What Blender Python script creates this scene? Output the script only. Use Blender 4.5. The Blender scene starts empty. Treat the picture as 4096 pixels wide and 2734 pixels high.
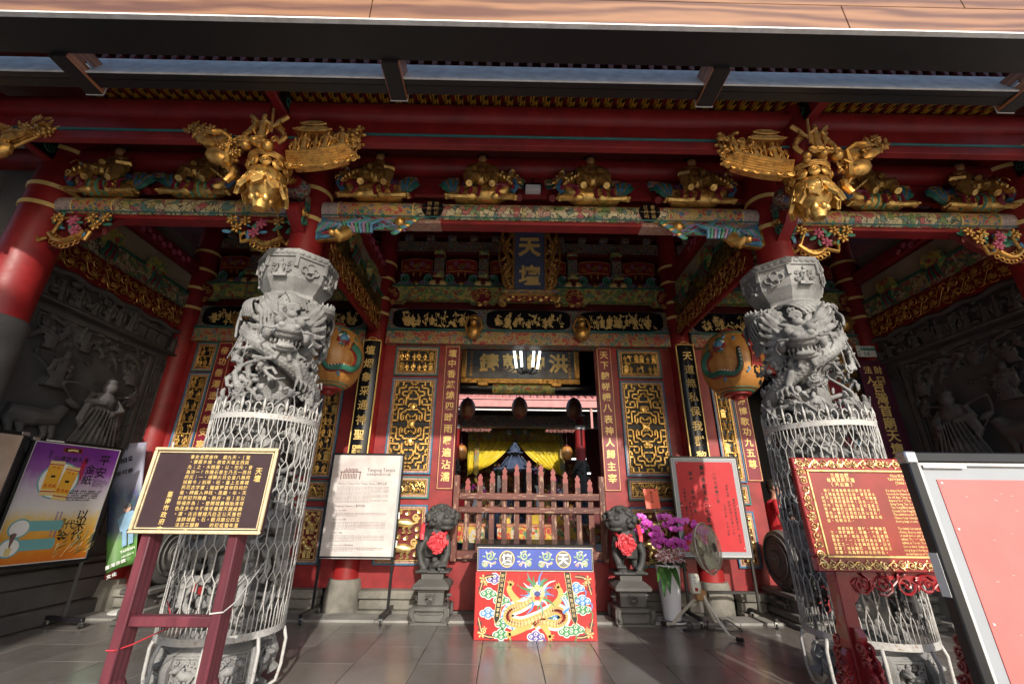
import bpy, math, random
import numpy as np
from mathutils import Vector, Matrix, Quaternion

# ---------------------------------------------------------------- camera, sky, sun, exposure
SC = bpy.context.scene
COL = SC.collection
R_ = math.radians
FPX, PITCH, YAW, ROLL = 1708.967, R_(20.9383), R_(.623), R_(.5919)
CAM = np.array([-0.3346, 0.0, 1.30])
_fw = np.array([math.sin(YAW)*math.cos(PITCH), math.cos(YAW)*math.cos(PITCH), math.sin(PITCH)])
_r0 = np.array([math.cos(YAW), -math.sin(YAW), 0.0]); _u0 = np.cross(_r0, _fw)
_rt = _r0*math.cos(ROLL)+_u0*math.sin(ROLL); _up = -_r0*math.sin(ROLL)+_u0*math.cos(ROLL)
cd = bpy.data.cameras.new('camera'); cam = bpy.data.objects.new('camera', cd); COL.objects.link(cam)
cd.sensor_width = 36.0; cd.lens = FPX/4096*36.0; cd.clip_start = 0.05; cd.clip_end = 600
cam.matrix_world = Matrix(((_rt[0], _up[0], -_fw[0], CAM[0]), (_rt[1], _up[1], -_fw[1], CAM[1]), (_rt[2], _up[2], -_fw[2], CAM[2]), (0, 0, 0, 1)))
SC.camera = cam

AZ, EL = R_(13.0), R_(25.0)          # the sun stands behind the camera, a little to the right
world = bpy.data.worlds.new('World'); SC.world = world; world.use_nodes = True
wn = world.node_tree; wn.nodes.clear()
sky = wn.nodes.new('ShaderNodeTexSky'); sky.sky_type = 'NISHITA'; sky.sun_disc = False
sky.sun_elevation = EL; sky.sun_rotation = math.pi-AZ; sky.altitude = 20; sky.air_density = 1.0; sky.dust_density = 1.5
bg = wn.nodes.new('ShaderNodeBackground'); bg.inputs[1].default_value = 0.15
wo = wn.nodes.new('ShaderNodeOutputWorld')
wn.links.new(sky.outputs[0], bg.inputs[0]); wn.links.new(bg.outputs[0], wo.inputs[0])
sl = bpy.data.lights.new('sun', 'SUN'); sun = bpy.data.objects.new('sun', sl); COL.objects.link(sun)
sl.energy = 3.1; sl.angle = R_(0.9); sl.color = (1.0, 0.93, 0.83)
sun.rotation_euler = Vector((-math.sin(AZ)*math.cos(EL), math.cos(AZ)*math.cos(EL), -math.sin(EL))).to_track_quat('-Z', 'Y').to_euler()
SC.view_settings.view_transform = 'Standard'; SC.view_settings.look = 'None'
SC.view_settings.exposure = 0.56; SC.view_settings.gamma = 1.0; SC.view_settings.use_curve_mapping = False
SC.render.engine = 'CYCLES'
SC.cycles.use_denoising = True
SC.cycles.max_bounces = 8; SC.cycles.diffuse_bounces = 4; SC.cycles.glossy_bounces = 3
SC.cycles.transparent_max_bounces = 12
SC.cycles.sample_clamp_indirect = 6.0

K = 4096/2349.0
def P(x, y, Y, k=K):                # pixel (in a 2349 px wide view of the photograph) met with the plane at depth Y
    d = _fw+_rt*((x*k-2048)/FPX)+_up*((1367-y*k)/FPX)
    return CAM+d*(Y/d[1])

# ---------------------------------------------------------------- mesh helpers
def unit(a):
    a = np.asarray(a, float); return a/(np.linalg.norm(a)+1e-12)
class Fr:                            # a frame: origin, right, up, towards the viewer
    def __init__(s, o, u=(1, 0, 0), v=(0, 0, 1), n=None):
        s.o = np.asarray(o, float); s.u = unit(u); s.v = unit(v)
        s.n = unit(n) if n is not None else np.cross(s.u, s.v)
    def __call__(s, A):
        A = np.asarray(A, float); return s.o+A[..., 0:1]*s.u+A[..., 1:2]*s.v+A[..., 2:3]*s.n
    def at(s, a, b, c=0): return Fr(s.o+s.u*a+s.v*b+s.n*c, s.u, s.v, s.n)
    def rot(s, ang):
        c, q = math.cos(ang), math.sin(ang); return Fr(s.o, s.u*c+s.v*q, s.v*c-s.u*q, s.n)
def rz(a): c, s = math.cos(a), math.sin(a); return np.array([[c, -s, 0], [s, c, 0], [0, 0, 1.0]])
def rx(a): c, s = math.cos(a), math.sin(a); return np.array([[1.0, 0, 0], [0, c, -s], [0, s, c]])
def ry(a): c, s = math.cos(a), math.sin(a); return np.array([[c, 0, s], [0, 1.0, 0], [-s, 0, c]])
_ec = {}
def _sph(nu, nv):
    if (nu, nv) not in _ec:
        V = [(0, 0, 1)]
        for j in range(1, nv):
            t = math.pi*j/nv
            for i in range(nu):
                a = 2*math.pi*i/nu; V.append((math.sin(t)*math.cos(a), math.sin(t)*math.sin(a), math.cos(t)))
        V.append((0, 0, -1)); T = []; Q = []; L = len(V)-1
        for i in range(nu):
            k = (i+1) % nu
            T.append((0, 1+i, 1+k)); T.append((L, 1+(nv-2)*nu+k, 1+(nv-2)*nu+i))
            for j in range(nv-2): Q.append((1+j*nu+i, 1+(j+1)*nu+i, 1+(j+1)*nu+k, 1+j*nu+k))
        _ec[(nu, nv)] = (np.array(V), np.array(Q).reshape(-1, 4), np.array(T))
    return _ec[(nu, nv)]
class MB:
    def __init__(s, fr=None): s.V = []; s.F = []; s.n = 0; s.fr = fr
    def add(s, V, faces, mat=0, smooth=False, raw=False):
        V = np.asarray(V, float).reshape(-1, 3)
        if s.fr is not None and not raw: V = s.fr(V)
        for f in faces:
            f = np.asarray(f, int)
            if f.size: s.F.append((f+s.n, mat, smooth))
        s.V.append(V); s.n += len(V); return s
    def box(s, c, d, mat=0, bev=0.0, R=None):
        hx, hy, hz = d[0]/2, d[1]/2, d[2]/2
        if bev <= 0:
            V = np.array([(x*hx, y*hy, z*hz) for x in (-1, 1) for y in (-1, 1) for z in (-1, 1)])
            Q = [(0, 1, 3, 2), (4, 6, 7, 5), (0, 4, 5, 1), (2, 3, 7, 6), (0, 2, 6, 4), (1, 5, 7, 3)]; T = []
        else:
            b = min(bev, hx*.9, hy*.9, hz*.9); V = []; idx = {}
            for sx in (-1, 1):
                for sy in (-1, 1):
                    for sz in (-1, 1):
                        for ax in range(3):
                            p = [sx*(hx-b), sy*(hy-b), sz*(hz-b)]; p[ax] = (sx*hx, sy*hy, sz*hz)[ax]
                            idx[(sx, sy, sz, ax)] = len(V); V.append(p)
            V = np.array(V); Q = []; T = []
            def quad(a):
                p = V[list(a)]; nn = np.cross(p[1]-p[0], p[2]-p[0])
                Q.append(a if np.dot(nn, p.mean(0)) > 0 else a[::-1])
            for ax in range(3):
                o = [i for i in range(3) if i != ax]
                for sg in (-1, 1):
                    L = []
                    for a, bb in ((-1, -1), (1, -1), (1, 1), (-1, 1)):
                        k = [0, 0, 0]; k[ax] = sg; k[o[0]] = a; k[o[1]] = bb; L.append(idx[(*k, ax)])
                    quad(tuple(L))
                for a in (-1, 1):
                    for bb in (-1, 1):
                        k0 = [0, 0, 0]; k0[o[0]] = a; k0[o[1]] = bb; k0[ax] = -1; k1 = list(k0); k1[ax] = 1
                        quad((idx[(*k0, o[0])], idx[(*k1, o[0])], idx[(*k1, o[1])], idx[(*k0, o[1])]))
            for sx in (-1, 1):
                for sy in (-1, 1):
                    for sz in (-1, 1):
                        a = [idx[(sx, sy, sz, i)] for i in range(3)]; p = V[a]
                        if np.dot(np.cross(p[1]-p[0], p[2]-p[0]), p.mean(0)) < 0: a = a[::-1]
                        T.append(tuple(a))
        if R is not None: V = V@np.asarray(R).T
        return s.add(V+np.asarray(c, float), [Q, T], mat)
    def bx(s, x0, x1, y0, y1, z0, z1, mat=0, bev=0.0):
        return s.box(((x0+x1)/2, (y0+y1)/2, (z0+z1)/2), (abs(x1-x0), abs(y1-y0), abs(z1-z0)), mat, bev)
    def ell(s, c, r, mat=0, R=None, seg=(10, 7)):
        V, Q, T = _sph(*seg)
        if np.isscalar(r): r = (r, r, r)
        V = V*np.asarray(r)
        if R is not None: V = V@np.asarray(R).T
        return s.add(V+np.asarray(c, float), [Q, T], mat, True)
    def tube(s, pts, rad, n=8, mat=0, closed=False, flat=1.0, twist=0.0, smooth=True):
        p = np.asarray(pts, float); m = len(p)
        rad = np.full(m, rad, float) if np.isscalar(rad) else np.asarray(rad, float)
        t = np.roll(p, -1, 0)-np.roll(p, 1, 0)
        if not closed: t[0] = p[1]-p[0]; t[-1] = p[-1]-p[-2]
        t /= np.linalg.norm(t, axis=1)[:, None]+1e-12
        a = np.array([0, 0, 1.0]) if abs(t[0][2]) < .9 else np.array([1.0, 0, 0])
        nrm = unit(np.cross(t[0], a)); V = np.zeros((m, n, 3)); an = np.arange(n)*2*math.pi/n+twist
        for i in range(m):
            nrm = unit(nrm-t[i]*np.dot(nrm, t[i])); b = np.cross(t[i], nrm)
            V[i] = p[i]+rad[i]*(np.cos(an)[:, None]*nrm+np.sin(an)[:, None]*b*flat)
        Q = []
        for i in range(m if closed else m-1):
            j = (i+1) % m
            for k in range(n):
                l = (k+1) % n; Q.append((i*n+k, i*n+l, j*n+l, j*n+k))
        F = [Q]
        if not closed: F += [[tuple(range(n))[::-1]], [tuple((m-1)*n+k for k in range(n))]]
        return s.add(V.reshape(-1, 3), F, mat, smooth)
    def lathe(s, prof, c=(0, 0, 0), n=24, mat=0, R=None, smooth=True, sq=(1, 1), ph=0.0):
        prof = np.asarray(prof, float); m = len(prof); an = np.arange(n)*2*math.pi/n+ph
        V = np.zeros((m, n, 3))
        V[..., 0] = prof[:, :1]*np.cos(an)*sq[0]; V[..., 1] = prof[:, :1]*np.sin(an)*sq[1]; V[..., 2] = prof[:, 1:2]
        V = V.reshape(-1, 3); Q = []
        for i in range(m-1):
            for k in range(n):
                l = (k+1) % n; Q.append((i*n+k, i*n+l, (i+1)*n+l, (i+1)*n+k))
        F = [Q, [tuple(range(n))[::-1]], [tuple((m-1)*n+k for k in range(n))]]
        if R is not None: V = V@np.asarray(R).T
        return s.add(V+np.asarray(c, float), F, mat, smooth)
    def prism(s, poly, z0, z1, mat=0, fr=None, smooth=False):
        p = np.asarray(poly, float); m = len(p)
        ar = np.sum(p[:, 0]*np.roll(p[:, 1], -1)-np.roll(p[:, 0], -1)*p[:, 1])
        if ar < 0: p = p[::-1]
        V = np.concatenate([np.c_[p, np.full(m, z0)], np.c_[p, np.full(m, z1)]])
        Q = [(i, (i+1) % m, m+(i+1) % m, m+i) for i in range(m)]
        F = [Q, [tuple(range(m))[::-1]], [tuple(range(m, 2*m))]]
        if fr is not None: V = fr(V)
        return s.add(V, F, mat, smooth)
    def merge(s, o, R=None, t=(0, 0, 0), sc=1.0, flip=False, mat=None):
        V = np.concatenate(o.V)*np.asarray(sc)
        if R is not None: V = V@np.asarray(R).T
        V = V+np.asarray(t, float)
        if s.fr is not None: V = s.fr(V)
        for f, m, sm in o.F: s.F.append(((f[:, ::-1] if flip else f)+s.n, m if mat is None else mat, sm))
        s.V.append(V); s.n += len(V); return s
    def mesh(s, name, mats, sharp=38):
        me = bpy.data.meshes.new(name); V = np.concatenate(s.V)
        me.vertices.add(len(V)); me.vertices.foreach_set('co', V.ravel())
        loops = np.concatenate([f.ravel() for f, _, _ in s.F]); tot = np.concatenate([np.full(len(f), f.shape[1]) for f, _, _ in s.F])
        me.loops.add(len(loops)); me.loops.foreach_set('vertex_index', loops.astype(np.int32))
        me.polygons.add(len(tot)); me.polygons.foreach_set('loop_start', np.concatenate([[0], np.cumsum(tot)[:-1]]).astype(np.int32))
        me.polygons.foreach_set('material_index', np.concatenate([np.full(len(f), m) for f, m, _ in s.F]).astype(np.int32))
        me.polygons.foreach_set('use_smooth', np.concatenate([np.full(len(f), q) for f, _, q in s.F]))
        me.update(calc_edges=True)
        for m in (mats if isinstance(mats, (list, tuple)) else [mats]): me.materials.append(M[m] if isinstance(m, str) else m)
        if sharp: me.set_sharp_from_angle(angle=R_(sharp))
        return me
    def obj(s, name, mats, parent=None, sharp=38): return link(name, s.mesh(name, mats, sharp), parent)
def link(name, data, parent=None):
    o = bpy.data.objects.new(name, data); COL.objects.link(o)
    if parent is not None:
        o.parent = parent; o.matrix_parent_inverse = parent_world(parent).inverted()
    return o
def parent_world(p):
    if p.parent is None: return p.matrix_basis.copy()
    return parent_world(p.parent) @ p.matrix_parent_inverse @ p.matrix_basis
def tag(o, label=None, cat=None, group=None, kind=None):
    if label: o['label'] = label
    if cat: o['category'] = cat
    if group: o['group'] = group
    if kind: o['kind'] = kind
    return o
def thing(name, label, cat, loc=(0, 0, 0), group=None):
    o = bpy.data.objects.new(name, None); COL.objects.link(o); o.location = [float(c) for c in loc]; o.empty_display_size = .1
    return tag(o, label, cat, group)
def sculpt(mb, voxel, smooth=2, name='carving'):
    me = mb.mesh(name, [], 0); ob = bpy.data.objects.new('tmp', me); COL.objects.link(ob)
    m = ob.modifiers.new('r', 'REMESH'); m.mode = 'VOXEL'; m.voxel_size = voxel; m.use_smooth_shade = True
    if smooth:
        q = ob.modifiers.new('s', 'SMOOTH'); q.iterations = smooth; q.factor = .5
    dg = bpy.context.evaluated_depsgraph_get(); dg.update()
    out = bpy.data.meshes.new_from_object(ob.evaluated_get(dg)); out.name = name
    bpy.data.objects.remove(ob); bpy.data.meshes.remove(me); out.materials.clear()
    out.polygons.foreach_set('use_smooth', np.ones(len(out.polygons), bool)); return out
# ---------------------------------------------------------------- lettering (Blender's own built-in font)
_gc = {}
def glyph(t, bold=0.0, ext=0.0, res=2):
    k = (t, bold, ext, res)
    if k not in _gc:
        cu = bpy.data.curves.new('glyph', 'FONT'); cu.body = t; cu.size = 1.0; cu.offset = bold; cu.extrude = ext; cu.resolution_u = res
        ob = bpy.data.objects.new('glyph', cu); me = ob.to_mesh()
        V = np.zeros(len(me.vertices)*3); me.vertices.foreach_get('co', V); V = V.reshape(-1, 3)
        fs = {}
        for p in me.polygons: fs.setdefault(p.loop_total, []).append(tuple(p.vertices))
        _gc[k] = (V, list(fs.values()))
        ob.to_mesh_clear(); bpy.data.objects.remove(ob); bpy.data.curves.remove(cu)
    return _gc[k]
def put_char(mb, fr, ch, cx, cy, size, mat=0, bold=0.012, ext=0.0, z=0.0, sx=1.0, skew=0.0, ang=0.0):
    if ch == ' ' or ch == '\u3000': return
    V, F = glyph(ch, bold, ext)
    if len(V) == 0: return
    c = np.array([(V[:, 0].min()+V[:, 0].max())/2, (V[:, 1].min()+V[:, 1].max())/2, 0])
    e = np.array([.5, .36, 0]) if ch in '，。、；：「」（）·一' and False else c
    W = (V-e)
    W[:, 0] += W[:, 1]*skew
    if ang: W = W@rz(ang).T
    W = W*np.array([size*sx, size, size])+np.array([cx, cy, z])
    mb.add(fr(W), F, mat, raw=True)
def put_line(mb, fr, t, x, y, size, mat=0, bold=0.0, z=0.0, align='L', sx=1.0, width=None):
    V, F = glyph(t, bold, 0.0, 1)
    if len(V) == 0: return
    W = V.copy(); W[:, 0] -= W[:, 0].min(); w = W[:, 0].max()
    if width: sx = width/(w*size)
    if align == 'C': W[:, 0] -= w/2
    if align == 'R': W[:, 0] -= w
    mb.add(fr(W*np.array([size*sx, size, size])+np.array([x, y, z])), F, mat, raw=True)
def put_col(mb, fr, t, x, y0, pitch, size, **k):
    for i, ch in enumerate(t): put_char(mb, fr, ch, x, y0-i*pitch, size, **k)
def put_row(mb, fr, t, x0, y, pitch, size, **k):
    for i, ch in enumerate(t): put_char(mb, fr, ch, x0+i*pitch, y, size, **k)
# ---------------------------------------------------------------- materials
M = {}
def nt(name):
    m = bpy.data.materials.new(name); m.use_nodes = True; n = m.node_tree; b = n.nodes['Principled BSDF']; M[name] = m
    return m, n, b
def rgba(c): return (*c, 1.0) if len(c) == 3 else c
def coords(n, sc=1.0, kind='Object', vec=None):
    tc = n.nodes.new('ShaderNodeTexCoord')
    if vec is None: return tc.outputs[kind]
    mp = n.nodes.new('ShaderNodeMapping'); mp.inputs['Scale'].default_value = vec
    n.links.new(tc.outputs[kind], mp.inputs[0]); return mp.outputs[0]
def noise(n, co, scale, detail=4, rough=.55):
    t = n.nodes.new('ShaderNodeTexNoise'); t.inputs['Scale'].default_value = scale; t.inputs['Detail'].default_value = detail
    t.inputs['Roughness'].default_value = rough; n.links.new(co, t.inputs['Vector']); return t.outputs['Fac']
def ramp(n, fac, stops, mode='LINEAR'):
    r = n.nodes.new('ShaderNodeValToRGB'); e = r.color_ramp; e.interpolation = mode
    while len(e.elements) < len(stops): e.elements.new(.5)
    for i, (p, c) in enumerate(stops): e.elements[i].position = p; e.elements[i].color = rgba(c)
    n.links.new(fac, r.inputs[0]); return r.outputs[0]
def mixc(n, fac, a, b, mode='MIX'):
    m = n.nodes.new('ShaderNodeMix'); m.data_type = 'RGBA'; m.blend_type = mode
    for s, v in ((0, fac), (6, a), (7, b)):
        if hasattr(v, 'is_linked'): n.links.new(v, m.inputs[s])
        else: m.inputs[s].default_value = v if s == 0 else rgba(v)
    return m.outputs[2]
def bump(n, b, h, strength=.3, dist=.01):
    u = n.nodes.new('ShaderNodeBump'); u.inputs['Strength'].default_value = strength; u.inputs['Distance'].default_value = dist
    n.links.new(h, u.inputs['Height']); n.links.new(u.outputs[0], b.inputs['Normal'])
def plain(name, c, rough=.5, metal=0.0, var=.25, scale=6.0, bmp=0.0, bscale=60.0, rvar=.1, kind='Object', **k):
    m, n, b = nt(name); co = coords(n, kind=kind)
    f = noise(n, co, scale)
    d = tuple(max(0, x*(1-var)) for x in c); l = tuple(min(1, x*(1+var*.6)) for x in c)
    n.links.new(ramp(n, f, [(.3, d), (.7, l)]), b.inputs['Base Color'])
    b.inputs['Metallic'].default_value = metal
    g = n.nodes.new('ShaderNodeMapRange'); g.inputs[3].default_value = max(.02, rough-rvar); g.inputs[4].default_value = min(1, rough+rvar)
    n.links.new(noise(n, co, scale*2.3), g.inputs[0]); n.links.new(g.outputs[0], b.inputs['Roughness'])
    if bmp: bump(n, b, noise(n, co, bscale), bmp, .004)
    for q, v in k.items(): b.inputs[q.replace('_', ' ')].default_value = v
    return m
def granite(name, c, speck=.5, rough=.75, dirt=.3, scale=260.0, bmp=.35):
    m, n, b = nt(name); co = coords(n)
    s = noise(n, co, scale, 2, .7); d = noise(n, co, 3.0, 5)
    base = ramp(n, s, [(.32, tuple(x*(1-speck) for x in c)), (.5, c), (.68, tuple(min(1, x*(1+speck)) for x in c))])
    dk = ramp(n, d, [(.35, (1-dirt,)*3), (.65, (1, 1, 1))])
    n.links.new(mixc(n, 1.0, base, dk, 'MULTIPLY'), b.inputs['Base Color']); b.inputs['Roughness'].default_value = rough
    bump(n, b, noise(n, co, 90.0, 4), bmp, .004); return m
def ornate(name, pal, scale, line, rough=.45, lw=.06, metal=0.0, vec=(1, 1, 1), warp=.35, fine=1.0):
    # painted ornament: patches of colour with a contour line between them
    m, n, b = nt(name); co = coords(n, vec=vec)
    w = n.nodes.new('ShaderNodeTexNoise'); w.inputs['Scale'].default_value = scale*.6; w.inputs['Detail'].default_value = 2
    n.links.new(co, w.inputs['Vector'])
    ad = n.nodes.new('ShaderNodeMixRGB'); ad.blend_type = 'LINEAR_LIGHT'; ad.inputs[0].default_value = warp/scale*4
    n.links.new(co, ad.inputs[1]); n.links.new(w.outputs['Color'], ad.inputs[2])
    v = n.nodes.new('ShaderNodeTexVoronoi'); v.inputs['Scale'].default_value = scale; n.links.new(ad.outputs[0], v.inputs['Vector'])
    e = n.nodes.new('ShaderNodeTexVoronoi'); e.feature = 'DISTANCE_TO_EDGE'; e.inputs['Scale'].default_value = scale; n.links.new(ad.outputs[0], e.inputs['Vector'])
    sp = n.nodes.new('ShaderNodeSeparateColor'); n.links.new(v.outputs['Color'], sp.inputs[0])
    c = ramp(n, sp.outputs[0], [(i/len(pal), p) for i, p in enumerate(pal)], 'CONSTANT')
    v2 = n.nodes.new('ShaderNodeTexVoronoi'); v2.inputs['Scale'].default_value = scale*2.7; n.links.new(ad.outputs[0], v2.inputs['Vector'])
    pet = ramp(n, v2.outputs['Distance'], [(.2, (.6, .6, .6)), (.55, (1.15, 1.15, 1.15))])
    c = mixc(n, .55*fine, c, pet, 'MULTIPLY')
    lf = n.nodes.new('ShaderNodeMath'); lf.operation = 'LESS_THAN'; lf.inputs[1].default_value = lw; n.links.new(e.outputs['Distance'], lf.inputs[0])
    n.links.new(mixc(n, lf.outputs[0], c, line), b.inputs['Base Color']); b.inputs['Roughness'].default_value = rough; b.inputs['Metallic'].default_value = metal
    bump(n, b, e.outputs['Distance'], .25, .004); return m
def gold(name, c, rough=.34, metal=.8, wear=(.16, .05, .015), amt=.5):
    m, n, b = nt(name); co = coords(n); f = noise(n, co, 22.0, 5)
    n.links.new(ramp(n, f, [(.30, tuple(x*amt+y*(1-amt) for x, y in zip(c, wear))), (.52, c), (.75, tuple(min(1, x*1.08) for x in c))]), b.inputs['Base Color'])
    b.inputs['Metallic'].default_value = metal; g = n.nodes.new('ShaderNodeMapRange'); g.inputs[3].default_value = rough-.08; g.inputs[4].default_value = rough+.14
    n.links.new(noise(n, co, 40.0), g.inputs[0]); n.links.new(g.outputs[0], b.inputs['Roughness'])
    bump(n, b, noise(n, co, 120.0, 3), .25, .003); return m
def wood(name, c1, c2, vec=(.6, 6, 6), scale=3.0, rough=.4, worn=None, thr=.62, coat=0.0):
    m, n, b = nt(name); co = coords(n, vec=vec)
    wv = n.nodes.new('ShaderNodeTexWave'); wv.wave_type = 'RINGS'; wv.inputs['Scale'].default_value = scale*.35; wv.inputs['Distortion'].default_value = 9; wv.inputs['Detail'].default_value = 3
    wv.inputs['Detail Scale'].default_value = 1.4; n.links.new(co, wv.inputs['Vector']); f = noise(n, co, scale*2, 6)
    mx = n.nodes.new('ShaderNodeMath'); mx.operation = 'MULTIPLY_ADD'; mx.inputs[1].default_value = .5; n.links.new(wv.outputs['Fac'], mx.inputs[0])
    h = n.nodes.new('ShaderNodeMath'); h.operation = 'MULTIPLY'; h.inputs[1].default_value = .5; n.links.new(f, h.inputs[0]); n.links.new(h.outputs[0], mx.inputs[2])
    c = ramp(n, mx.outputs[0], [(.25, c1), (.75, c2)])
    if worn is not None:
        g = ramp(n, noise(n, co, scale*3.2, 5, .6), [(thr, (0, 0, 0)), (thr+.04, (1, 1, 1))]); sp = n.nodes.new('ShaderNodeSeparateColor'); n.links.new(g, sp.inputs[0])
        c = mixc(n, sp.outputs[0], c, worn)
    n.links.new(c, b.inputs['Base Color']); b.inputs['Roughness'].default_value = rough; b.inputs['Coat Weight'].default_value = coat; b.inputs['Coat Roughness'].default_value = .15
    bump(n, b, f, .12, .003); return m
RED = (.28, .015, .016)
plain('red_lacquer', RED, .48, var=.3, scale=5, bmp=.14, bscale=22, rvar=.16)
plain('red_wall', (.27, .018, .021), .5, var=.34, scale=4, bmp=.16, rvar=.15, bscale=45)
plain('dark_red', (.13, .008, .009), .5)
plain('maroon', (.20, .012, .03), .45)
wood('burgundy_wood', (.10, .024, .034), (.17, .04, .055), rough=.42, vec=(6, 6, .6))
wood('gate_wood', (.085, .024, .017), (.15, .045, .03), rough=.55, worn=(.34, .21, .14), thr=.57, vec=(7, 7, 1.5), scale=1.6)
wood('gate_rail_wood', (.085, .022, .016), (.15, .042, .03), rough=.55, worn=(.34, .21, .14), thr=.58, vec=(1.5, 7, 7), scale=1.6)
plain('gate_paint', (.24, .035, .033), .4, var=.2)
wood('wood_panel', (.13, .055, .03), (.31, .155, .075), vec=(.45, 3, 3.4), scale=2.4, rough=.4, coat=.08)
wood('wood_bracket', (.33, .12, .06), (.5, .22, .12), vec=(4, .8, 4), scale=3, rough=.35)
plain('black_steel', (.011, .010, .011), .5, var=.15, rvar=.06)
plain('black_frame', (.012, .012, .014), .34, var=.3)
plain('zinc', (.90, .88, .84), .6, metal=.0, var=.25, scale=9)
plain('steel', (.55, .56, .56), .3, metal=.9)
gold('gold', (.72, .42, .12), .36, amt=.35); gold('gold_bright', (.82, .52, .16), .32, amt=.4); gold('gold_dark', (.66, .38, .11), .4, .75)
gold('gold_pale', (.90, .68, .30), .33, .8)
plain('gold_paint', (.88, .62, .22), .42, metal=.12, var=.12, scale=30)
plain('brass', (.75, .52, .16), .25, metal=1.0)
granite('grey_granite', (.30, .298, .292), .45, .82, .6, bmp=.8)
granite('side_stone', (.105, .10, .10), .3, .7, .35)
granite('lion_stone', (.062, .062, .060), .3, .62, .4, bmp=.5)
granite('drum_stone', (.12, .118, .11), .3, .6, .35)
granite('plinth_stone', (.25, .235, .20), .35, .8, .55)
granite('kerb_stone', (.30, .29, .27), .3, .75, .4)
def tile_mat():
    m, n, b = nt('floor_granite'); co = coords(n, kind='Object'); oi = n.nodes.new('ShaderNodeObjectInfo')
    s = noise(n, co, 330, 2, .75); d = noise(n, co, 1.7, 6, .6)
    base = ramp(n, s, [(.30, (.085, .080, .077)), (.5, (.175, .165, .158)), (.72, (.34, .325, .315))])
    tint = ramp(n, oi.outputs['Random'], [(0, (.80, .79, .78)), (.5, (.95, .94, .93)), (1, (1.08, 1.07, 1.05))])
    base = mixc(n, 1.0, base, tint, 'MULTIPLY')
    st = ramp(n, d, [(.30, (.55, .50, .44)), (.42, (.85, .82, .78)), (.6, (1, 1, 1))])
    n.links.new(mixc(n, .8, base, st, 'MULTIPLY'), b.inputs['Base Color'])
    g = n.nodes.new('ShaderNodeMapRange'); g.inputs[3].default_value = .13; g.inputs[4].default_value = .32
    n.links.new(noise(n, co, 5.0, 5), g.inputs[0]); n.links.new(g.outputs[0], b.inputs['Roughness'])
    b.inputs['Specular IOR Level'].default_value = .6
    bump(n, b, noise(n, co, 14, 4), .05, .004)
tile_mat()
plain('joint', (.10, .095, .09), .9)
plain('paving', (.42, .40, .37), .8, var=.3, bmp=.2)
plain('plaster', (.34, .33, .31), .85, var=.2, scale=2); plain('cream', (.42, .36, .25), .8, var=.2, scale=3)
plain('green_lit', (.07, .28, .18), .45, var=.35); plain('purple_lit', (.30, .20, .34), .45, var=.3); plain('teal', (.035, .17, .17), .45, var=.2); plain('blue', (.05, .17, .30), .45, var=.3); plain('sky_blue', (.10, .28, .45), .45)  # green_lit and purple_lit: lighter copies with bounced light put into the colour
plain('green', (.03, .15, .10), .45, var=.35); plain('leaf_green', (.05, .14, .03), .4, var=.4, scale=20); plain('pink', (.55, .12, .2), .45, var=.3); plain('purple', (.16, .08, .22), .45, var=.3)
plain('white_enamel', (.62, .62, .60), .38, var=.12, scale=30)
m, n, b = nt('cage_paint'); co = coords(n); f = noise(n, co, 38, 6, .65)
n.links.new(ramp(n, f, [(.33, (.22, .09, .03)), (.40, (.40, .39, .37)), (.7, (.50, .50, .49))]), b.inputs['Base Color']); b.inputs['Roughness'].default_value = .5
plain('porcelain', (.86, .86, .88), .12, var=.04, rvar=.03)
plain('white_paint', (.78, .78, .76), .5, var=.06); plain('ivory', (.80, .76, .62), .4, var=.1); plain('tan_plastic', (.50, .26, .10), .4, var=.1)
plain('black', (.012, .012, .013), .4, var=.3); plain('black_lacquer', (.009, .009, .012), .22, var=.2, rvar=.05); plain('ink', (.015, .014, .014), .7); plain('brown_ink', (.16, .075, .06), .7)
plain('brown_panel', (.052, .030, .034), .4, var=.15); plain('grey_board', (.30, .32, .35), .5, var=.05); plain('red_paper', (.46, .010, .017), .6, var=.08); plain('glare_red', (.66, .15, .14), .45, var=.08)
plain('red_cloth', (.62, .05, .065), .5, var=.15, bmp=.1, bscale=80); plain('red_shirt', (.52, .02, .03), .75, var=.12); plain('card_red', (.75, .10, .04), .5, var=.05)
plain('orchid', (.60, .07, .50), .45, var=.25, scale=40, Subsurface_Weight=.0); plain('orchid_lip', (.45, .01, .12), .4); plain('fern', (.035, .075, .02), .55, var=.4, scale=30)
plain('skin', (.52, .28, .19), .5, var=.08); plain('hair', (.02, .014, .01), .45); plain('navy', (.025, .03, .06), .7); plain('white_shirt', (.62, .66, .74), .7, var=.06); plain('denim', (.06, .10, .22), .8); plain('cloth_grey', (.2, .2, .2), .8)
plain('yellow_silk', (.72, .55, .035), .42, var=.12, scale=3); plain('yellow_box', (.62, .44, .06), .5); plain('blue_roof', (.42, .49, .60), .42, metal=.2, var=.1); plain('pink_tile', (.62, .26, .24), .6, var=.2, scale=5)
plain('plum_board', (.075, .016, .038), .4, var=.2); plain('plate_green', (.02, .27, .2), .4); plain('rubber', (.02, .02, .02), .7)
ornate('painted_beam', [(.42, .36, .14), (.16, .26, .10), (.50, .42, .22), (.40, .10, .10), (.52, .45, .30), (.12, .22, .20), (.45, .25, .20), (.55, .48, .28)], 16, (.05, .05, .03), .34, .05)
ornate('painted_end', [(.42, .30, .30), (.48, .36, .36), (.36, .25, .27)], 26, (.55, .50, .42), .4, .07, warp=.02)
ornate('painted_border', [(.50, .28, .10), (.06, .20, .13), (.45, .05, .07), (.10, .16, .26), (.52, .36, .12), (.5, .2, .22)], 24, (.50, .34, .10), .38, .07)
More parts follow.
